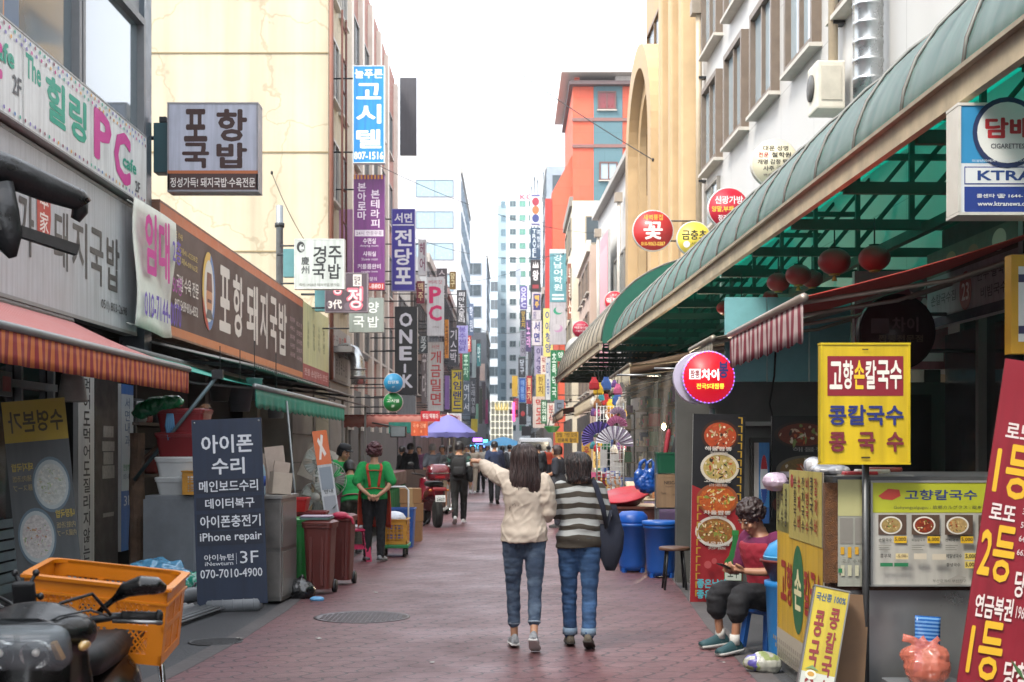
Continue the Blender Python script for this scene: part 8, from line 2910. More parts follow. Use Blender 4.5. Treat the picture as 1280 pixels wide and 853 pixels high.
MB().box((0, 0, .36), (.2, .02, .72), M('#6e5641', .85, 0, .25, 4), (R(-3), R(4), 0)).build('panel', t)
MB().box((.0, .02, .3), (.16, .015, .6), M('#5d4936', .85, 0, .25, 4), (R(-3), R(-3), 0)).build('flap', t)
# board on the post
psign('hanging_sign', 'bright yellow noodle board on a steel post with a crimson title band', 1025, 430, 1135, 580, 8.05, '#c9ad12', [
 ('r', .07, .565, .93, .895, '#7d1224'), ('t', '고', .095, .62, .24, .85, '#dedad2', .05), ('t', '향', .245, .62, .36, .86, '#dedad2', .05), ('t', '손', .37, .62, .49, .86, '#dcbb2a', .05), ('t', '칼', .50, .62, .62, .86, '#dedad2', .05), ('t', '국', .63, .62, .77, .86, '#dedad2', .05), ('t', '수', .775, .62, .91, .86, '#dedad2', .05),
 ('t', '콩칼국수', .08, .32, .93, .49, '#1f2a6b', .05), ('t', '콩', .085, .10, .28, .265, '#6d1f2c', .06), ('t', '국', .41, .10, .61, .265, '#6d1f2c', .06), ('t', '수', .735, .10, .93, .265, '#6d1f2c', .06),
 ('r', .46, .945, .53, .955, '#4a3d10'), ('r', .45, .045, .55, .06, '#3a3010')], d=.06, frame=('#c9b01c', .012), side=M('#a8921a', .5))
# clutter on the counter top
t = thing('plastic_bag', 'grey white plastic bags heaped on the counter top corner', 'bag', at(1.98, 8.6, 1.418))
m = MB()
m.ell((0, 0, .03), (.10, .14, .045), BLACK, 14)
m.ell((.06, -.1, .03), (.08, .09, .04), BLACK, 12)
m.ell((-.02, .2, .05), (.07, .09, .06), BLACK, 12)
bagmesh(t, 'bag', m, WHITE, .009, .8, [M('#7b7d85', .3, coat=.3), M('#a9a9ae', .35, coat=.3)], lambda c: 1 if noise.noise(c * 9) > .1 else 0)
t = thing('food_packet', 'row of red and white food packets lying on the counter top', 'packet', at(P(1085, 0, 8.35).x, 8.35, 1.418))
for k in range(3):
 MB().rbox([(.10, .05, 0), (.105, .055, .012), (.10, .05, .028)], M(('#a8232c', '#c3bdb4', '#8d3a30')[k], .35, 0, .2, 20), .02, 3, (-.05 + .08 * k, .02 * k, .012 * k), smooth=True).build('packet', t)
MB().box((.04, 0, .003), (.42, .2, .006), M('#9b9790', .5)).build('tray', t)
t = thing('plastic_bag', 'lilac tinted plastic bag tied at the far counter edge', 'bag', at(1.86, 9.6, 1.30))
m = MB()
m.ell((0, 0, .05), (.10, .12, .07), BLACK, 12)
bagmesh(t, 'bag', m, M('#a493a5', .3, coat=.3), .01, .8)
# bags by the counter front
t = thing('plastic_bag', 'translucent coral plastic bag on the ground against the counter front', 'bag', at(P(1160, 0, 7.75).x, 7.8, .35))
m = MB()
m.ell((0, 0, -.02), (.13, .11, .115), BLACK, 16)
m.ell((-.07, .02, .05), (.07, .07, .06), BLACK, 12)
m.ell((.06, -.02, .06), (.07, .06, .06), BLACK, 12)
for q in (-.05, .0, .05):
 m.tube([(q * .6, 0, .08), (q, 0, .13), (q * 2.2 - .02, .02, .15)], [.04, .022, .028], BLACK, 7, flat=.5)
bagmesh(t, 'bag', m, M('#c9705c', .22, 0, .2, 8, coat=.4, alpha=.62), .006, 1.1)
t = thing('folding_crate', 'grey folding crate carrying the coral plastic bag', 'crate', at(P(1160, 0, 7.75).x, 7.8, 0))
MB().rbox([(.19, .15, 0), (.2, .16, .24)], M('#55585b', .5, 0, .15), .02, 2).build('crate_box', t)
MB().rbox([(.205, .165, .2), (.21, .17, .245), (.185, .145, .245)], M('#64676a', .5), .02, 2).build('rim', t)
t = thing('snack_packet', 'blue striped snack packet standing behind the coral bag', 'packet', at(P(1158, 0, 7.95).x, 7.95, .245), R(-6), rot=(R(-8), R(4), 0))
m = MB()
m.slab(lambda u, v: ((u - .5) * .15, -.02 * math.sin(u * PI) * math.sin(v * PI), .36 * v), .012, 8, 10, stripes('#1f4f8f', '#5d86b8', .022, 2, .25))
m.build('packet', t)
MB().box((.01, -.024, .11), (.09, .004, .13), M('#c9cbcc', .4)).build('label_print', t)

# lottery banner
t = sign('standing_banner', 'tall leaning crimson lottery banner with yellow rank numerals', at(2.50, 6.95, .02), .56, 2.02, .012, '#861c2c', [
 ('t', '로또', .10, .80, .36, .838, '#d8ccca', .04), ('t', '1등', .05, .645, .40, .785, '#d6a92a', .04), ('t', '당첨', .42, .63, .66, .70, '#d8ccca', .04), ('t', '로또', .06, .588, .30, .628, '#d8ccca', .04),
 ('t', '301회차', .36, .61, .56, .63, '#cdbcbc', .02), ('t', '506회차', .36, .575, .56, .595, '#cdbcbc', .02), ('t', '641회차', .36, .54, .56, .56, '#cdbcbc', .02), ('t', '667회차', .36, .505, .56, .525, '#cdbcbc', .02),
 ('t', '2등', .02, .43, .34, .575, '#d6a92a', .04), ('t', '당첨', .38, .40, .58, .47, '#d8ccca', .04), ('t', '연금복권', .05, .335, .40, .395, '#d8ccca', .04), ('t', '196회차', .43, .345, .62, .385, '#cdbcbc', .02),
 ('t', '1등', .05, .18, .36, .33, '#d6a92a', .04), ('t', '당첨', .40, .17, .62, .24, '#d8ccca', .04), ('e', .55, .93, .14, .045, '#c9b9b6'), ('t', '명당', .1, .06, .9, .15, '#d8ccca', .05)], cat='banner', rot=(R(-3), R(9.6), 0), side=M('#6d1622', .6))
MB().tube([(-.26, .03, 0), (.24, .03, 2.0)], .008, DSTEEL, 6).build('cross_pole', t)
MB().tube([(.26, .03, 0), (-.24, .03, 2.0)], .008, DSTEEL, 6).build('cross_pole', t)
t = thing('potted_plant', 'green leaves of a plant poking up at the foot of the lottery banner', 'plant', at(2.54, 6.45, 0))
MB().lathe([(.12, 0), (.15, .26), (.165, .26), (.165, .29), (.13, .29)], M('#4f3428', .7), 18).build('pot', t)
m = MB()
rnd = random.Random(4)
for k in range(60):
 a, e = rnd.uniform(0, 2 * PI), rnd.uniform(.3, 1.3)
 d = V3((math.cos(a) * math.cos(e), math.sin(a) * math.cos(e), math.sin(e)))
 L = rnd.uniform(.12, .32)
 p = V3((0, 0, .28)) + d * L
 s_ = d.cross(V3((0, 0, 1))).normalized() * .018
 m.poly([p - d * .05, p + s_, p + d * .09 - V3((0, 0, .02)), p - s_], M('#3c5a35', .45, 0, .3, 20))
m.build('foliage', t)

# ================================================================== right middle: restaurant banner, bins, stalls
dishA = ['#c9a98a', '#2e1f1a', '#b5572c', '#7d8a4a', '#d6c8ae', '#8f3a20']
t = sign('standing_banner', 'tall black and red noodle soup banner with four printed dishes', (P(894, 0, 14).x, 13.95, .0), .545, 1.93, .015, '#17171b', [
 ('p', [(0, 0), (1, 0), (1, .50), (.0, .62)], '#8f1a22'), ('bowl', .52, .885, .36, .085, '#3a2218', '#a8431f', dishA, 60), ('bowl', .52, .715, .37, .082, '#c9c1b0', '#b09a5a', dishA, 60), ('bowl', .48, .545, .40, .085, '#8a4a2a', '#b0531f', ['#c9a24a', '#7d8a3a', '#c2672c', '#8a3a1c', '#d8c9a0'], 70), ('bowl', .46, .375, .39, .082, '#c9c5bd', '#8a5a2a', ['#9a7a3a', '#7d8a3a', '#b5672c', '#5d3a1c', '#d8c9a0'], 80)] +
 [('t', s, .22, z, .74, z + .022, '#c9c4bd', .03) for s, z in (('해물짬뽕', .805), ('고기짬뽕', .635), ('차돌짬뽕', .465), ('볶음짜장', .30))] + [('t', s, .32, z, .66, z + .016, '#a59d95', .01) for s, z in (('海鮮辣湯麺', .785), ('白湯麺', .615), ('牛肉辣湯麺', .445), ('炒飯', .28))] +
 [q for k in range(11) for q in (('r', .90, .50 + .045 * k, .925, .53 + .045 * k, '#a8872a'), ('r', .84, .53 + .045 * k, .925, .535 + .045 * k, '#a8872a'))] + [q for k in range(12) for q in (('r', .08, .03 + .045 * k, .105, .06 + .045 * k, '#a8872a'), ('r', .08, .06 + .045 * k, .165, .065 + .045 * k, '#a8872a'))] +
 [('p', [(.62, .10), (.95, .10), (.95, .22), (.90, .25), (.87, .32), (.87, .36), (.76, .36), (.76, .32), (.70, .25), (.62, .22)], '#1f6b33'), ('r', .75, .36, .88, .385, '#2a7a3a'), ('p', [(.63, .12), (.94, .12), (.94, .195), (.63, .195)], '#b9c2b6'), ('t', '소주', .68, .13, .9, .185, '#2a3a30', .03),
 ('t', '좋은날엔', .1, .075, .66, .125, '#4aa3b0', .06), ('t', '좋은데이', .1, .02, .66, .068, '#4aa3b0', .06), ('e', .3, .2, .07, .02, '#a5484a'), ('e', .42, .22, .05, .015, '#a5484a')], cat='banner', rot=(R(-2), R(1.5), R(4)))
for sx in (-1, 1):
 MB().tube([(sx * .25, .03, 1.9), (-sx * .25, .05, 0)], .008, DSTEEL, 6).build('cross_pole', t)
t = sign('poster_board', 'dim black food poster on the dark doorway behind the seated stallholder', (P(1008, 0, 15.7).x, 15.72, .75), .8, 1.2, .04, '#0f0f11', [('bowl', .45, .82, .42, .13, '#2c1a14', '#6b2a14', dishA, 40), ('t', '해물짬뽕', .3, .655, .95, .70, '#8a8582', .02), ('bowl', .5, .48, .44, .14, '#5d564a', '#7a5f34', dishA, 40), ('bowl', .4, .15, .4, .12, '#5a241c', '#7a2f1f', dishA, 30)])
t = sign('drinks_fridge_panel', 'blue soft drink panel with a red white and blue round emblem', (P(953, 0, 15.6).x, 15.65, .72), .12, .92, .3, '#2f6fa8', [('r', 0, 0, 1, .2, '#1d4a85'), ('e', .5, .55, .36, .30, '#c9ced4'), ('p', [(.5 + .33 * math.cos(R(20 + 14 * k)), .58 + .27 * math.sin(R(20 + 14 * k))) for k in range(11)], '#a8232c'), ('p', [(.5 + .33 * math.cos(R(200 + 14 * k)), .52 + .27 * math.sin(R(200 + 14 * k))) for k in range(11)], '#1d3f85')], cat='panel')
t = thing('basket_bin', 'tall blue plastic barrel carrying a maroon basin beside the counter', 'barrel', at(P(990, 0, 10.1).x, 10.12, 0))
MB().lathe([(.15, 0), (.17, .08), (.19, .55), (.20, .56), (.20, .60), (.17, .6)], M('#1f6fae', .4, 0, .12, 4), 26).build('barrel', t)
t = thing('washing_basin', 'maroon basin with a striped blue lid on the tall blue barrel', 'basin', at(P(988, 0, 10.1).x, 10.12, .602))
MB().lathe([(.14, 0), (.21, .14), (.225, .14), (.22, .16), (.19, .15), (.13, .02)], M('#5d211d', .5, 0, .15), 26).build('bowl', t)
m = MB()
m.lathe([(.20, .15), (.19, .2), (.15, .27), (.08, .31), (.01, .32)], M('#2f7fb5', .35, 0, .1), 26)
for k in range(4):
 m.lathe([(.197 - .03 * k, .172 + .035 * k), (.2 - .03 * k, .178 + .035 * k), (.192 - .03 * k, .186 + .035 * k)], M('#5d9fc6', .35), 26)
m.build('colander_lid', t)
t = thing('plastic_bag', 'clear plastic bag of greens on the ground by the blue barrel', 'bag', at(P(957, 0, 9.6).x, 9.62, 0))
m = MB()
m.ell((0, 0, .07), (.12, .1, .085), BLACK, 14)
m.ell((-.09, 0, .07), (.07, .07, .06), BLACK, 12)
bagmesh(t, 'bag', m, WHITE, .009, 1, [M('#a3a59c', .2, 0, .2, 10, coat=.5), M('#7f8c5a', .4, 0, .3, 20), M('#55509a', .4)], lambda c: (2 if c.x < -.07 and noise.noise(c * 20) > .1 else (1 if noise.noise(c * 12) > .15 else 0)))
t = thing('small_bench', 'low bench with a worn round wooden top beside the blue barrels', 'stool', at(P(843, 0, 15.2).x, 15.2, 0))
m = MB()
m.lathe([(.17, .44), (.175, .45), (.175, .47), (.16, .478)], M('#5d4030', .5, 0, .25, 6), 24)
m.build('seat', t)
for k in range(4):
 a = PI / 4 + PI / 2 * k
 MB().tube([(.12 * math.cos(a), .12 * math.sin(a), .44), (.17 * math.cos(a), .17 * math.sin(a), 0)], .013, DSTEEL, 6).build('leg', t)

def barrel(label, px, Y, w_, h_, lid):
 t = thing('plastic_barrel', label, 'barrel', at(P(px, 0, Y).x, Y, 0))
 c = M('#1450a0', .4, 0, .12, 4)
 q = w_ / 2
 MB().lathe([(q * .80, .03), (q * .84, .10), (q * .98, h_ * .74), (q * 1.06, h_ * .75), (q * 1.06, h_ * .80), (q * .95, h_ * .8)], c, 30).build('bucket', t)
 m = MB()
 if lid:
  m.lathe([(q * 1.0, h_ * .80), (q * 1.02, h_ * .83), (q * .95, h_ * .92), (q * .7, h_ * .985), (.01, h_)], M('#1450a8', .38, 0, .1, 4), 30)
 else:
  m.lathe([(q * 1.1, h_ * .80), (q * 1.12, h_ * .82), (q * 1.12, h_ * .86), (q * 1.05, h_ * .865), (.01, h_ * .85)], M('#1a5cb0', .38, 0, .1, 4), 30)
 m.build('lid', t)
 for k in range(4):
  a = PI / 4 + PI / 2 * k
  MB().box((q * .78 * math.cos(a), q * .78 * math.sin(a), .03), (.05, .05, .06), c, (0, 0, a)).build('foot', t)
 return t

barrel('blue barrel with a domed lid standing behind the flat lidded one', 790.5, 17.3, .40, .78, True)
barrel('blue barrel with a flat overhanging lid nearest the noodle banner', 826, 16.6, .41, .80, False)
t = thing('wooden_stand', 'reddish brown wooden display stand under the red basin', 'stand', at(P(790, 0, 19).x, 19, 0))
MB().box((0, 0, .4), (.62, 1.0, .7), M('#5a2d22', .6, 0, .25, 2), bev=.01).build('casing', t)
MB().box((0, 0, .765), (.68, 1.06, .03), M('#6b382a', .6, 0, .25, 2)).build('top_board', t)
t = thing('washing_basin', 'wide crimson plastic basin tilted on the wooden stand', 'basin', at(P(783, 0, 18.8).x, 18.8, .80), 0, None, (R(14), R(-10), 0))
MB().lathe([(.2, 0), (.33, .13), (.35, .13), (.345, .15), (.31, .14), (.19, .02)], M('#9a1626', .4, 0, .1), 30).build('bowl', t)
MB().lathe([(.352, .128), (.36, .14), (.352, .152)], M('#b01c2e', .4), 30).build('rim', t)
t = thing('metal_rack', 'grey metal rack holding the coffee carton and the green basket', 'rack', at(P(841, 0, 17.9).x, 17.9, 0))
for sx in (-1, 1):
 for sy in (-1, 1):
  MB().box((sx * .21, sy * .16, .72), (.025, .025, 1.44), M('#6b6f72', .4, .5)).build('upright', t)
for z in (.45, .79, 1.235):
 MB().box((0, 0, z), (.44, .34, .02), M('#6b6f72', .4, .5)).build('shelf_board', t)
t = sign('cardboard_box', 'brown coffee carton printed with dark lettering on the metal rack', (P(840, 0, 17.65).x, 17.75, .805), .37, .43, .25, '#8f7458', [('t', 'NESCAFE', .22, .70, .80, .80, '#3d2f26', .04), ('t', 'instant coffee', .28, .61, .74, .66, '#4d3d32', .0), ('t', 'Taster', .1, .4, .3, .47, '#4d3d32', .01), ('t', '20개입 × 8', .5, .36, .86, .42, '#4d3d32', .01), ('r', .08, .9, .92, .905, '#6d5844')], cat='carton', side=M('#85694e', .8, 0, .15, 3))
tub('plastic_basket', 'dark green plastic basket of umbrellas above the coffee carton', P(838, 0, 17.8).x, 17.75, 1.25, .40, .3, .27, '#0f5238', cat='basket')
for k, (dx, dz, c, a) in enumerate(((-.1, .55, '#8f1d2c', 8), (-.03, .6, '#17191d', 14), (.05, .52, '#a8232c', 4), (.1, .5, '#156b3c', 22), (.14, .46, '#1c7a48', 26))):
 t = thing('umbrella', ('folded dark red umbrella in the green basket', 'folded black umbrella in the green basket', 'folded bright red umbrella in the green basket', 'folded green umbrella leaning furthest in the basket', 'second green umbrella tucked at the basket rim')[k], 'umbrella', at(P(838, 0, 17.8).x + dx, 17.75, 1.28), 0, None, (0, R(a), 0))
 MB().tube([(0, 0, 0), (0, 0, .1), (0, 0, dz * .9), (0, 0, dz)], [.01, .028, .034, .012], M(c, .6, 0, .2, 10), 8).build('folded_cloth', t)
 MB().tube([(0, 0, dz), (0, 0, dz + .06), (.02, 0, dz + .08)], .008, M('#3a2a20', .5), 6).build('handle', t)
t = thing('plastic_bag', 'knotted royal blue plastic bag hung on the stall front', 'bag', at(P(807, 0, 18.3).x, 18.3, 1.0))
m = MB()
m.ell((0, 0, .10), (.16, .11, .14), BLACK, 14)
m.ell((.05, .02, .2), (.1, .08, .11), BLACK, 12)
m.ell((-.09, 0, .17), (.08, .07, .12), BLACK, 12)
for q in (-.04, .05):
 m.tube([(q - .05, 0, .26), (q - .03, 0, .36), (q + .03, 0, .42), (q + .06, 0, .34), (q + .05, 0, .25)], [.03, .02, .016, .02, .03], BLACK, 8)
bagmesh(t, 'bag', m, M('#154a9a', .25, 0, .2, 8, coat=.4), .009, 1.7)

# clear curtain
def curtain_mat():
 m = bpy.data.materials.new('clear_curtain')
 m.use_nodes = True
 n, l = m.node_tree.nodes, m.node_tree.links
 b = n['Principled BSDF']
 b.inputs['Base Color'].default_value = (.42, .40, .36, 1)
 b.inputs['Roughness'].default_value = .12
 tp = n.new('ShaderNodeBsdfTransparent')
 tp.inputs[0].default_value = (.92, .90, .86, 1)
 ms = n.new('ShaderNodeMixShader')
 fr = n.new('ShaderNodeLayerWeight')
 fr.inputs[0].default_value = .35
 mr = n.new('ShaderNodeMapRange')
 mr.inputs[3].default_value, mr.inputs[4].default_value = .10, .55
 l.new(fr.outputs['Facing'], mr.inputs[0])
 l.new(mr.outputs[0], ms.inputs[0])
 l.new(tp.outputs[0], ms.inputs[1])
 l.new(b.outputs[0], ms.inputs[2])
 l.new(ms.outputs[0], n['Material Output'].inputs['Surface'])
 return m

CUR = curtain_mat()
for i, (p0, p1, y0, y1, Y, lab) in enumerate(((775, 822, 470, 640, 20.5, 'wrinkled clear plastic curtain drawn beside the hanging fans'), (822, 866, 462, 600, 19.0, 'clear plastic curtain bunched near the glowing round sign'))):
 a, b = P(p0, y1, Y), P(p1, y0, Y)
 t = thing('plastic_curtain', lab, 'curtain', (a.x, Y, a.z))
 w_, h_ = b.x - a.x, b.z - a.z
 m = MB()
 m.sheet(lambda u, v: (w_ * u, .05 * math.sin(u * 15 + 2 * math.sin(v * 3 + i)) * (1 - .3 * v) + .02 * noise.noise(V3((u * 9, v * 7, i))), h_ * v - .08 * abs(math.sin(u * PI * 2.5)) * (v > .98)), 60, 16, CUR)
 m.build('curtain_sheet', t)
 MB().tube([(-.05, 0, h_ + .01), (w_ + .05, 0, h_ + .01)], .015, STEEL, 8).build('rail', t)

# hanging goods: folding fans, socks, bags
rnd = random.Random(21)

def folding_fan(label, px, py, Y, q, c1, c2, ang=0.):
 c = P(px, py, Y)
 t = thing('folding_fan', label, 'hand fan', c, 0, None, (0, R(ang), 0))
 m = MB()
 pts = []
 for k in range(37):
  a = PI * k / 36
  for r_ in (.3, 1.0):
   pts.append(V3((q * r_ * math.cos(a), .012 * (1 if k % 2 else -1), q * r_ * math.sin(a))))
 for k in range(36):
  m.add([pts[2 * k], pts[2 * k + 1], pts[2 * k + 3], pts[2 * k + 2]], [(3, 2, 1, 0)], M(c1 if k % 4 else c2, .6, 0, .1))
 m.build('fan_leaf', t)
 m = MB()
 for k in range(0, 37, 3):
  a = PI * k / 36
  m.bar((0, .015, 0), (q * .98 * math.cos(a), .015, q * .98 * math.sin(a)), .012, .004, M('#4a2f20', .6))
 m.build('rib', t)
 return t

folding_fan('white open folding fan with dark brown ribs by the clear curtain', 768, 556, 19.6, .27, '#c6c4cc', '#6d5f78', 6)
folding_fan('purple open folding fan tilted behind the white fan', 748, 548, 20.2, .25, '#5d4f93', '#2e2a52', -28)
folding_fan('pink round fan hung above the white fan', 771, 533, 20.4, .16, '#b56a93', '#c98fae', 0)
folding_fan('pale lilac fan hanging beside the pink one', 772, 520, 20.0, .13, '#b9a3b5', '#9a7f9a', 20)
for i in range(14):
 px, py = 749 + (i % 5) * 5.6 + (i // 5), 590 + (i // 5) * 20 + (i % 2) * 2
 Y = 20.3
 c = P(px, py + 16, Y)
 ci = rnd.randrange(7)
 col = ['#b5b3b3', '#8a2530', '#c3bdb5', '#25272e', '#a8a5a5', '#77202c', '#9fa6b5'][ci]
 t = thing('sock_pair', 'pair of ' + ['pale grey', 'crimson', 'beige', 'black', 'light grey', 'wine red', 'blue grey'][ci] + ' patterned socks clipped to the display board', 'socks', c, 0, 'socks on the stall display')
 m = MB()
 m.tube([(0, 0, .19), (0, 0, .06), (.012, 0, .02), (.045, 0, .0)], [.024, .022, .024, .018], M(col, .9, 0, .2, 30), 8, flat=.4)
 for z in (.08, .12, .16):
  m.tube([(0, 0, z), (0, 0, z + .012)], .0245, M(['#8a2530', '#26262c', '#c3c3c3'][rnd.randrange(3)], .9), 8, flat=.42)
 m.build('sock', t)
 MB().box((0, 0, .2), (.05, .012, .02), M('#c9c9c9', .5)).build('clip', t)
t = thing('display_board', 'white wire display board of socks at the stall corner', 'display board', at(P(763, 0, 20.4).x, 20.42, 0))
m = MB()
for k in range(9):
 m.tube([(-.2 + k * .05, 0, .5), (-.2 + k * .05, 0, 2.2)], .004, WHITE, 5)
for k in range(18):
 m.tube([(-.2, 0, .5 + k * .1), (.2, 0, .5 + k * .1)], .004, WHITE, 5)
m.build('wire_mesh', t)
for q in (-1, 1):
 MB().tube([(q * .2, .02, 0), (q * .2, .02, 2.25)], .015, STEEL, 8).build('upright', t)
GN = ['red', 'yellow', 'green', 'blue', 'cream', 'purple', 'pink', 'charcoal', 'ivory', 'brown', 'teal']
GC = ['#a8232c', '#c9a227', '#1f6b45', '#274b8a', '#c3bdb5', '#5d3f7a', '#b5567d', '#3a3a40', '#d0cabf', '#8a5a33', '#2d7a86']
for i in range(40):
 Y = 20.6 + rnd.uniform(0, 2.4)
 px = 742 + (i % 8) * 5 + rnd.uniform(-1, 1)
 c = P(px, 478 + (i // 8) * 19 + rnd.uniform(-4, 6), Y)
 col = GC[i % 11]
 t = thing('hanging_pouch', 'small ' + GN[i % 11] + ' pouch hanging in the souvenir stall', 'pouch', c, 0, 'pouches hung at the souvenir stall')
 q = rnd.uniform(.05, .09)
 m = MB()
 m.rbox([(q * .8, .012, -q * 1.7), (q, .03, -q * 1.4), (q * .9, .035, -q * .4), (q * .45, .02, q * .4), (q * .5, .012, q * .7)], M(col, .8, 0, .45, 28), .02, 2)
 m.build('cloth', t)
 MB().tube([(0, 0, q * .7), (0, 0, q * .7 + .2)], .004, BLACK, 4).build('cord', t)
# stall tables with boxes and goods deeper along the row
for i, (Y, lab) in enumerate(((23.5, 'stall table laid with small goods behind the sock display'), (28.5, 'stall table crowded with boxed goods further along'), (33.5, 'stall table of packets under the brown awnings'), (39, 'far stall table of mixed goods under the tan awning'))):
 X = rx(Y, 3.55)
 t = thing('stall_table', lab, 'stall table', at(X, Y, 0))
 MB().box((0, 0, .72), (1.7, 3.6, .05), M('#6b5a4a', .6, 0, .2, 2)).build('table_top', t)
 m = MB()
 m.slab(lambda u, v: (-.86 + .015 * math.sin(u * 70), -1.8 + 3.6 * u, .72 - .6 * v), .006, 50, 3, M(('#4a3a5d', '#8a2a2f', '#2f4a6b', '#5d5d5a')[i], .8, 0, .2))
 m.slab(lambda u, v: (.85 - 1.7 * u, -1.81 + .015 * math.sin(u * 40), .72 - .6 * v), .006, 30, 3, M(('#4a3a5d', '#8a2a2f', '#2f4a6b', '#5d5d5a')[i], .8, 0, .2))
 m.build('cloth_skirt', t)
 for sx in (-.75, .75):
  for sy in (-1.7, 1.7):
   MB().box((sx, sy, .35), (.05, .05, .7), DSTEEL).build('leg', t)
 m0 = thing('shop_shelf', ('tall goods shelf behind the first stall table', 'tall goods shelf behind the second stall table', 'tall goods shelf behind the third stall table', 'tall goods shelf behind the far stall table')[i], 'shelf', at(X + .75, Y, 0))
 for z in (1.15, 1.6, 2.05, 2.5):
  MB().box((0, 0, z), (.35, 3.5, .025), M('#77705f', .6)).build('board', m0)
 for sy in (-1.7, 0, 1.7):
  MB().box((.15, sy, 1.3), (.04, .04, 2.6), DSTEEL).build('upright', m0)
 for k in range(34 if i < 3 else 20):
  row = k % 5
  z = .745 if row == 0 else (1.163 + .45 * (row - 1))
  bx, by, bz = rnd.uniform(.14, .3), rnd.uniform(.16, .34), rnd.uniform(.12, .36)
  px_, py_ = (X - rnd.uniform(.3, .75)) if row == 0 else X + .72, Y - 1.6 + (k // 5) * .5 + rnd.uniform(-.05, .05)
  ci = rnd.randrange(11)
  c = GC[ci]
  g_ = thing('goods_box', GN[ci] + ' ' + ('boxed goods laid out on the first souvenir stall', 'boxed goods on the second stall and its shelf', 'boxed goods on the third stall and its shelf', 'boxed goods on the far stall and its shelf')[i], 'goods', at(px_, py_, z), rnd.uniform(-.15, .15), ('goods of the first stall', 'goods of the second stall', 'goods of the third stall', 'goods of the far stall')[i])
  MB().box((0, 0, bz / 2), (bx, by, bz), M(c, .5, 0, .2, 12), bev=.008).build('package', g_)
  MB().box((-bx / 2 - .002, 0, bz * .55), (.004, by * .7, bz * .4), M(GC[(k * 3) % 11], .5, 0, .2, 30)).build('label_print', g_)
tub('storage_box', 'bright yellow plastic bin at the stall edge past the striped woman', P(744, 0, 22).x, 22, .72, .40, .5, .36, '#c29a14', cat='box')
t = thing('folding_table', 'black folding table carrying the yellow plastic bin', 'table', at(P(746, 0, 22).x, 22, 0))
MB().box((0, 0, .70), (.6, .8, .03), BLACK).build('table_top', t)
for a in (-1, 1):
 for b in (-1, 1):
  MB().box((a * .25, b * .35, .34), (.03, .03, .68), DSTEEL).build('leg', t)
psign('signboard', 'yellow board dense with dark lettering over the far stall', 694, 540, 723, 554, 34, '#a8821a', [('t', '양말 가방 모자', .06, .52, .94, .92, '#3a2a10', .03), ('t', '전품목 할인', .1, .1, .9, .42, '#3a2a10', .03)], d=.06)
psign('signboard', 'small upright pale board with brown lettering at the stall', 741, 561, 750, 585, 26, '#b59a5a', [('v', '세일', .2, .1, .8, .9, '#5a3a1a', .04)], d=.05)
psign('signboard', 'gold festive board hung beside the pale upright board', 727, 540, 739, 575, 30, '#a5802a', [('v', '복', .2, .55, .8, .95, '#7a1f1a', .05), ('v', '운', .2, .08, .8, .48, '#7a1f1a', .05)], d=.05)
t = thing('hanging_basket', 'shallow green mesh basket hung from the far awning', 'basket', P(690, 536, 36))
MB().lathe([(.1, -.1), (.22, .05), (.24, .05), (.2, .06)], M('#1a7a3c', .5), 20).build('bowl', t)
for k in range(3):
 MB().tube([(.2 * math.cos(k * 2.1), .2 * math.sin(k * 2.1), .05), (0, 0, .5)], .006, BLACK, 4).build('cord', t)
for i, (px, py, Y) in enumerate(((834, 520, 21.5), (812, 533, 24), (700, 575, 36))):
 c = P(px, py, Y)
 t = thing('bulb_lamp', ('glowing bulb seen through the clear curtain', 'second warm bulb deeper in the curtained stall', 'small bulb lighting the far stall')[i], 'lamp', (c.x + (.25 if i < 2 else 0), Y, c.z))
 MB().lathe([(.01, -.06), (.035, -.03), (.04, 0), (.02, .05)], M('#ffe9c0', .4, emit=9, ecol='#ffd9a0'), 14).build('bulb', t)
 MB().tube([(0, 0, .05), (0, 0, .5)], [.016, .006], BLACK, 6).build('socket_cord', t)
 L = bpy.data.lights.new('bulb_light', 'POINT')
 L.energy = (55, 50, 20)[i]
 L.color = (1, .85, .62)
 L.shadow_soft_size = .05
 lo = bpy.data.objects.new('bulb_light', L)
 COL.objects.link(lo)
 lo.location = (0, 0, -.12)
 lo.parent = t

# ------------------------------------------------------------------ more of the far sign thicket
thicket = [
 (523, 300, 533, 345, 48, '#c9c9cf', '헤어', '#7a3a5a', 'white hair salon sign on the brick building'), (521, 352, 531, 380, 46, '#7a2a3a', '맥주', '#e0c8a0', 'maroon beer sign above the black hair sign'), (540, 516, 552, 524, 56, '#2a7a4a', '', '#fff', 'green strip board low behind the red board'),
 (562, 340, 570, 362, 62, '#8a6d3a', '당구', '#efe0b0', 'ochre billiard sign high in the thicket'), (586, 380, 592, 420, 82, '#5d6f8d', '학원', '#d0d8e8', 'steel blue school sign over the faded banner'), (583, 420, 589, 440, 80, '#b03a3a', '닭', '#f0d8c0', 'red chicken sign in the thicket'),
 (596, 430, 601, 458, 96, '#3f8a8d', '약', '#d8f0f0', 'teal pharmacy sign in the thicket'), (589, 524, 597, 540, 80, '#c7b53a', '', '#fff', 'yellow board low in the thicket'), (600, 455, 606, 476, 104, '#c9c5bd', '', '#fff', 'pale blank sign near the row end'), (566, 518, 576, 534, 62, '#3a4a8d', '', '#fff', 'indigo board under the yellow arcade sign'),
 (606, 500, 610, 530, 118, '#a0447a', '', '#fff', 'magenta sliver sign near the row end'), (573, 466, 578, 500, 71, '#d0cfd4', '카페', '#4a3a30', 'white cafe sign beside the arcade sign')]
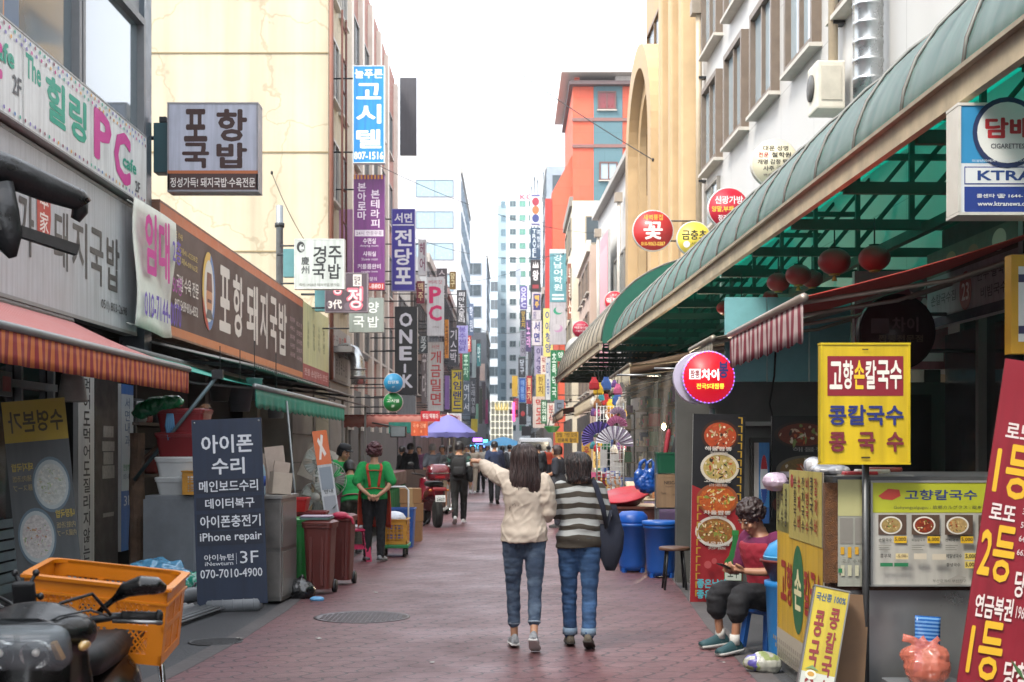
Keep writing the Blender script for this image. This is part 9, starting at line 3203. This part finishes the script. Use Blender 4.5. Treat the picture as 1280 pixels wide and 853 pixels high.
for x0, y0, x1, y1, Y, b_, s_, f_, lab in thicket:
 psign('hanging_sign', lab, x0, y0, x1, y1, Y, b_, [('v', s_, .18, .08, .82, .92, f_, .03)] if s_ else [], d=.2, bar=-max(.3, P(x0, 0, Y).x + 4.9), group='signs hung along the street')
thicket = [
 (676, 445, 684, 468, 98, '#e0dcd0', '떡집', '#8a3a3a', 'cream rice cake sign between the lilac and green signs'), (682, 448, 688, 500, 84, '#c9ced4', '미용', '#5a6a9a', 'pale blue beauty sign behind the thin green one'), (657, 400, 664, 440, 122, '#4a3f6a', '노래', '#d8a0d0', 'deep purple song room sign'), (658, 470, 665, 505, 118, '#a8323a', '불고기', '#f0d8a0', 'brick red grill sign in the far thicket'),
 (640, 470, 647, 496, 132, '#d0a83a', '', '#fff', 'amber sign by the lit frontage'), (676, 500, 684, 530, 92, '#3a6a4a', '한의원', '#e0efe0', 'dark green clinic sign over the far crowd'), (684, 504, 693, 532, 80, '#d8d0c8', '분식', '#b03a3a', 'white snack sign over the far crowd'), (709, 330, 717, 400, 76, '#8d5a4a', '부동산', '#f0e0d0', 'brown estate agent sign on the beige building'),
 (645, 330, 651, 356, 150, '#b0b8c8', '', '#fff', 'pale grey blue sign high by the white tower'), (652, 533, 664, 545, 116, '#2a2c33', '', '#fff', 'black low board over the far crowd')]
for x0, y0, x1, y1, Y, b_, s_, f_, lab in thicket:
 psign('hanging_sign', lab, x0, y0, x1, y1, Y, b_, [('v', s_, .18, .08, .82, .92, f_, .03)] if s_ else [], d=.2, bar=max(.3, min(2.4, rx(Y, 5.6) - P(x1, 0, Y).x)), group='signs hung along the street')

# ------------------------------------------------------------------ far street furniture
t = thing('delivery_van', 'white delivery van parked far down the street', 'van', at(P(668, 0, 64).x, 64, 0), R(180))
m = MB()
m.rbox([(.82, 2.1, .35), (.86, 2.15, .6), (.86, 2.15, 1.2), (.78, 2.0, 1.9), (.7, 1.9, 1.98)], M('#c3c6c8', .3, 0, .05, 2, coat=.5), .2, 4, smooth=True)
m.build('body', t)
m = MB()
m.rbox([(.70, .03, 1.2), (.64, .03, 1.8)], M('#1d2428', .08, coat=.5), .02, 2, (0, 2.08, 0))
m.build('windscreen', t)
for q in (-1, 1):
 MB().ell((q * .65, 2.12, .75), (.14, .06, .09), M('#c9cdd0', .1, .3, coat=.6), 12).build('headlight', t)
 for y in (-1.3, 1.3):
  MB().lathe([(.2, -.09), (.3, -.09), (.31, 0), (.3, .09), (.2, .09)], BLACK, 22, mx=Matrix.Translation((q * .78, y, .31)) @ Matrix.Rotation(R(90), 4, 'Y')).build('wheel', t)
MB().box((0, 2.16, .45), (1.5, .1, .14), M('#3a3c3e', .5)).build('bumper', t)
t = thing('parasol', 'sky blue parasol far down the street by the crowd', 'parasol', at(P(629, 0, 66).x, 66, 0))
m = MB()
q = 1.15
rings = [[V3((q * (.04 + .96 * s / 5) * math.cos(2 * PI * k / 24), q * (.04 + .96 * s / 5) * math.sin(2 * PI * k / 24), 2.05 - .42 * (s / 5) ** 1.3)) for k in range(24)] for s in range(6)]
m.ring(list(reversed(rings)), M('#2f86b5', .6), True, (False, True))
m.build('canopy', t)
MB().tube([(0, 0, 0), (0, 0, 2.1)], .025, STEEL, 8).build('pole', t)
for i, (px, py, Y, col) in enumerate(((594, 559, 70, '#3aa0d8'), (597, 550, 74, '#a05ad0'), (604, 552, 76, '#4ad0d8'), (600, 557, 72, '#5a7ae0'), (642, 515, 100, '#e03a6a'))):
 c = P(px, py, Y)
 t = thing('neon_light', ('low sky blue neon glow in the far crowd', 'violet neon glow on the far shop row', 'aqua neon glow on the far shop row', 'indigo neon glow beside the sky blue one', 'pink neon strip on the dark far sign')[i], 'neon light', c)
 MB().tube([(-.25, 0, 0), (.25, 0, 0)] if i < 4 else [(0, 0, -.7), (0, 0, .7)], .1, M(col, .4, emit=2.2), 8).build('tube', t)
 MB().box((0, .15, 0), (.6, .1, .3), DSTEEL).build('casing', t)

# ------------------------------------------------------------------ overhead wires
def wire(label, a, b, sag, r=.012):
 t = thing('overhead_wire', label, 'wire', a)
 d = b - a
 m = MB()
 m.tube([d * (k / 20) - V3((0, 0, sag * 4 * (k / 20) * (1 - k / 20))) for k in range(21)], r, M('#2a2a2c', .6), 5)
 m.build('cable', t)
 for q, p in ((0, V3((0, 0, 0))), (1, d)):
  MB().ell(p, (.04, .04, .06), DSTEEL, 6).build('insulator', t)

wire('thick dark wire from the brick building across the white sky to the tan ribs', P(505, 0, 55) + V3((-.6, 0, 1.3)), V3((rx(38) - .6, 38, 9.6)), .35, .016)
wire('thin wire crossing low over the street toward the orange tower', V3((-4.8, 60, 11)), V3((rx(70, 4.6), 70, 11.5)), .6)
wire('thin wire from the blue sign bracket to the pink banner building', V3((-4.6, 40, 10.2)), V3((rx(60) - .2, 60, 11.0)), .5, .01)
wire('thin wire high over the far street', V3((-4.8, 90, 12.5)), V3((rx(84, 4.9), 84, 13.5)), .6)
wire('slack wire between the far shop rows', V3((-4.7, 110, 12)), V3((rx(108, 4.9), 108, 11)), .8, .014)
wire('drooping wire along the cream building wall', V3((-6.5, 36.8, 9.0)), V3((-5.0, 36.8, 6.5)), .35, .01)
wire('bundle of cables along the low shop roof', V3((-4.7, 19.2, 2.75)), V3((-4.7, 36, 2.85)), .12, .02)

# ------------------------------------------------------------------ the pale air of the street
hz = MB()
hz.box((0, 220, 21.5), (340, 540, 45), WHITE)
ho = hz.build('haze')
ho['kind'] = 'stuff'
hm = bpy.data.materials.new('haze')
hm.use_nodes = True
hn = hm.node_tree.nodes
hn.remove(hn['Principled BSDF'])
pv_ = hn.new('ShaderNodeVolumePrincipled')
pv_.inputs['Color'].default_value = (.93, .95, 1, 1)
pv_.inputs['Density'].default_value = .00045
pv_.inputs['Anisotropy'].default_value = .2
hm.node_tree.links.new(pv_.outputs[0], hn['Material Output'].inputs['Volume'])
ho.data.materials.clear()
ho.data.materials.append(hm)
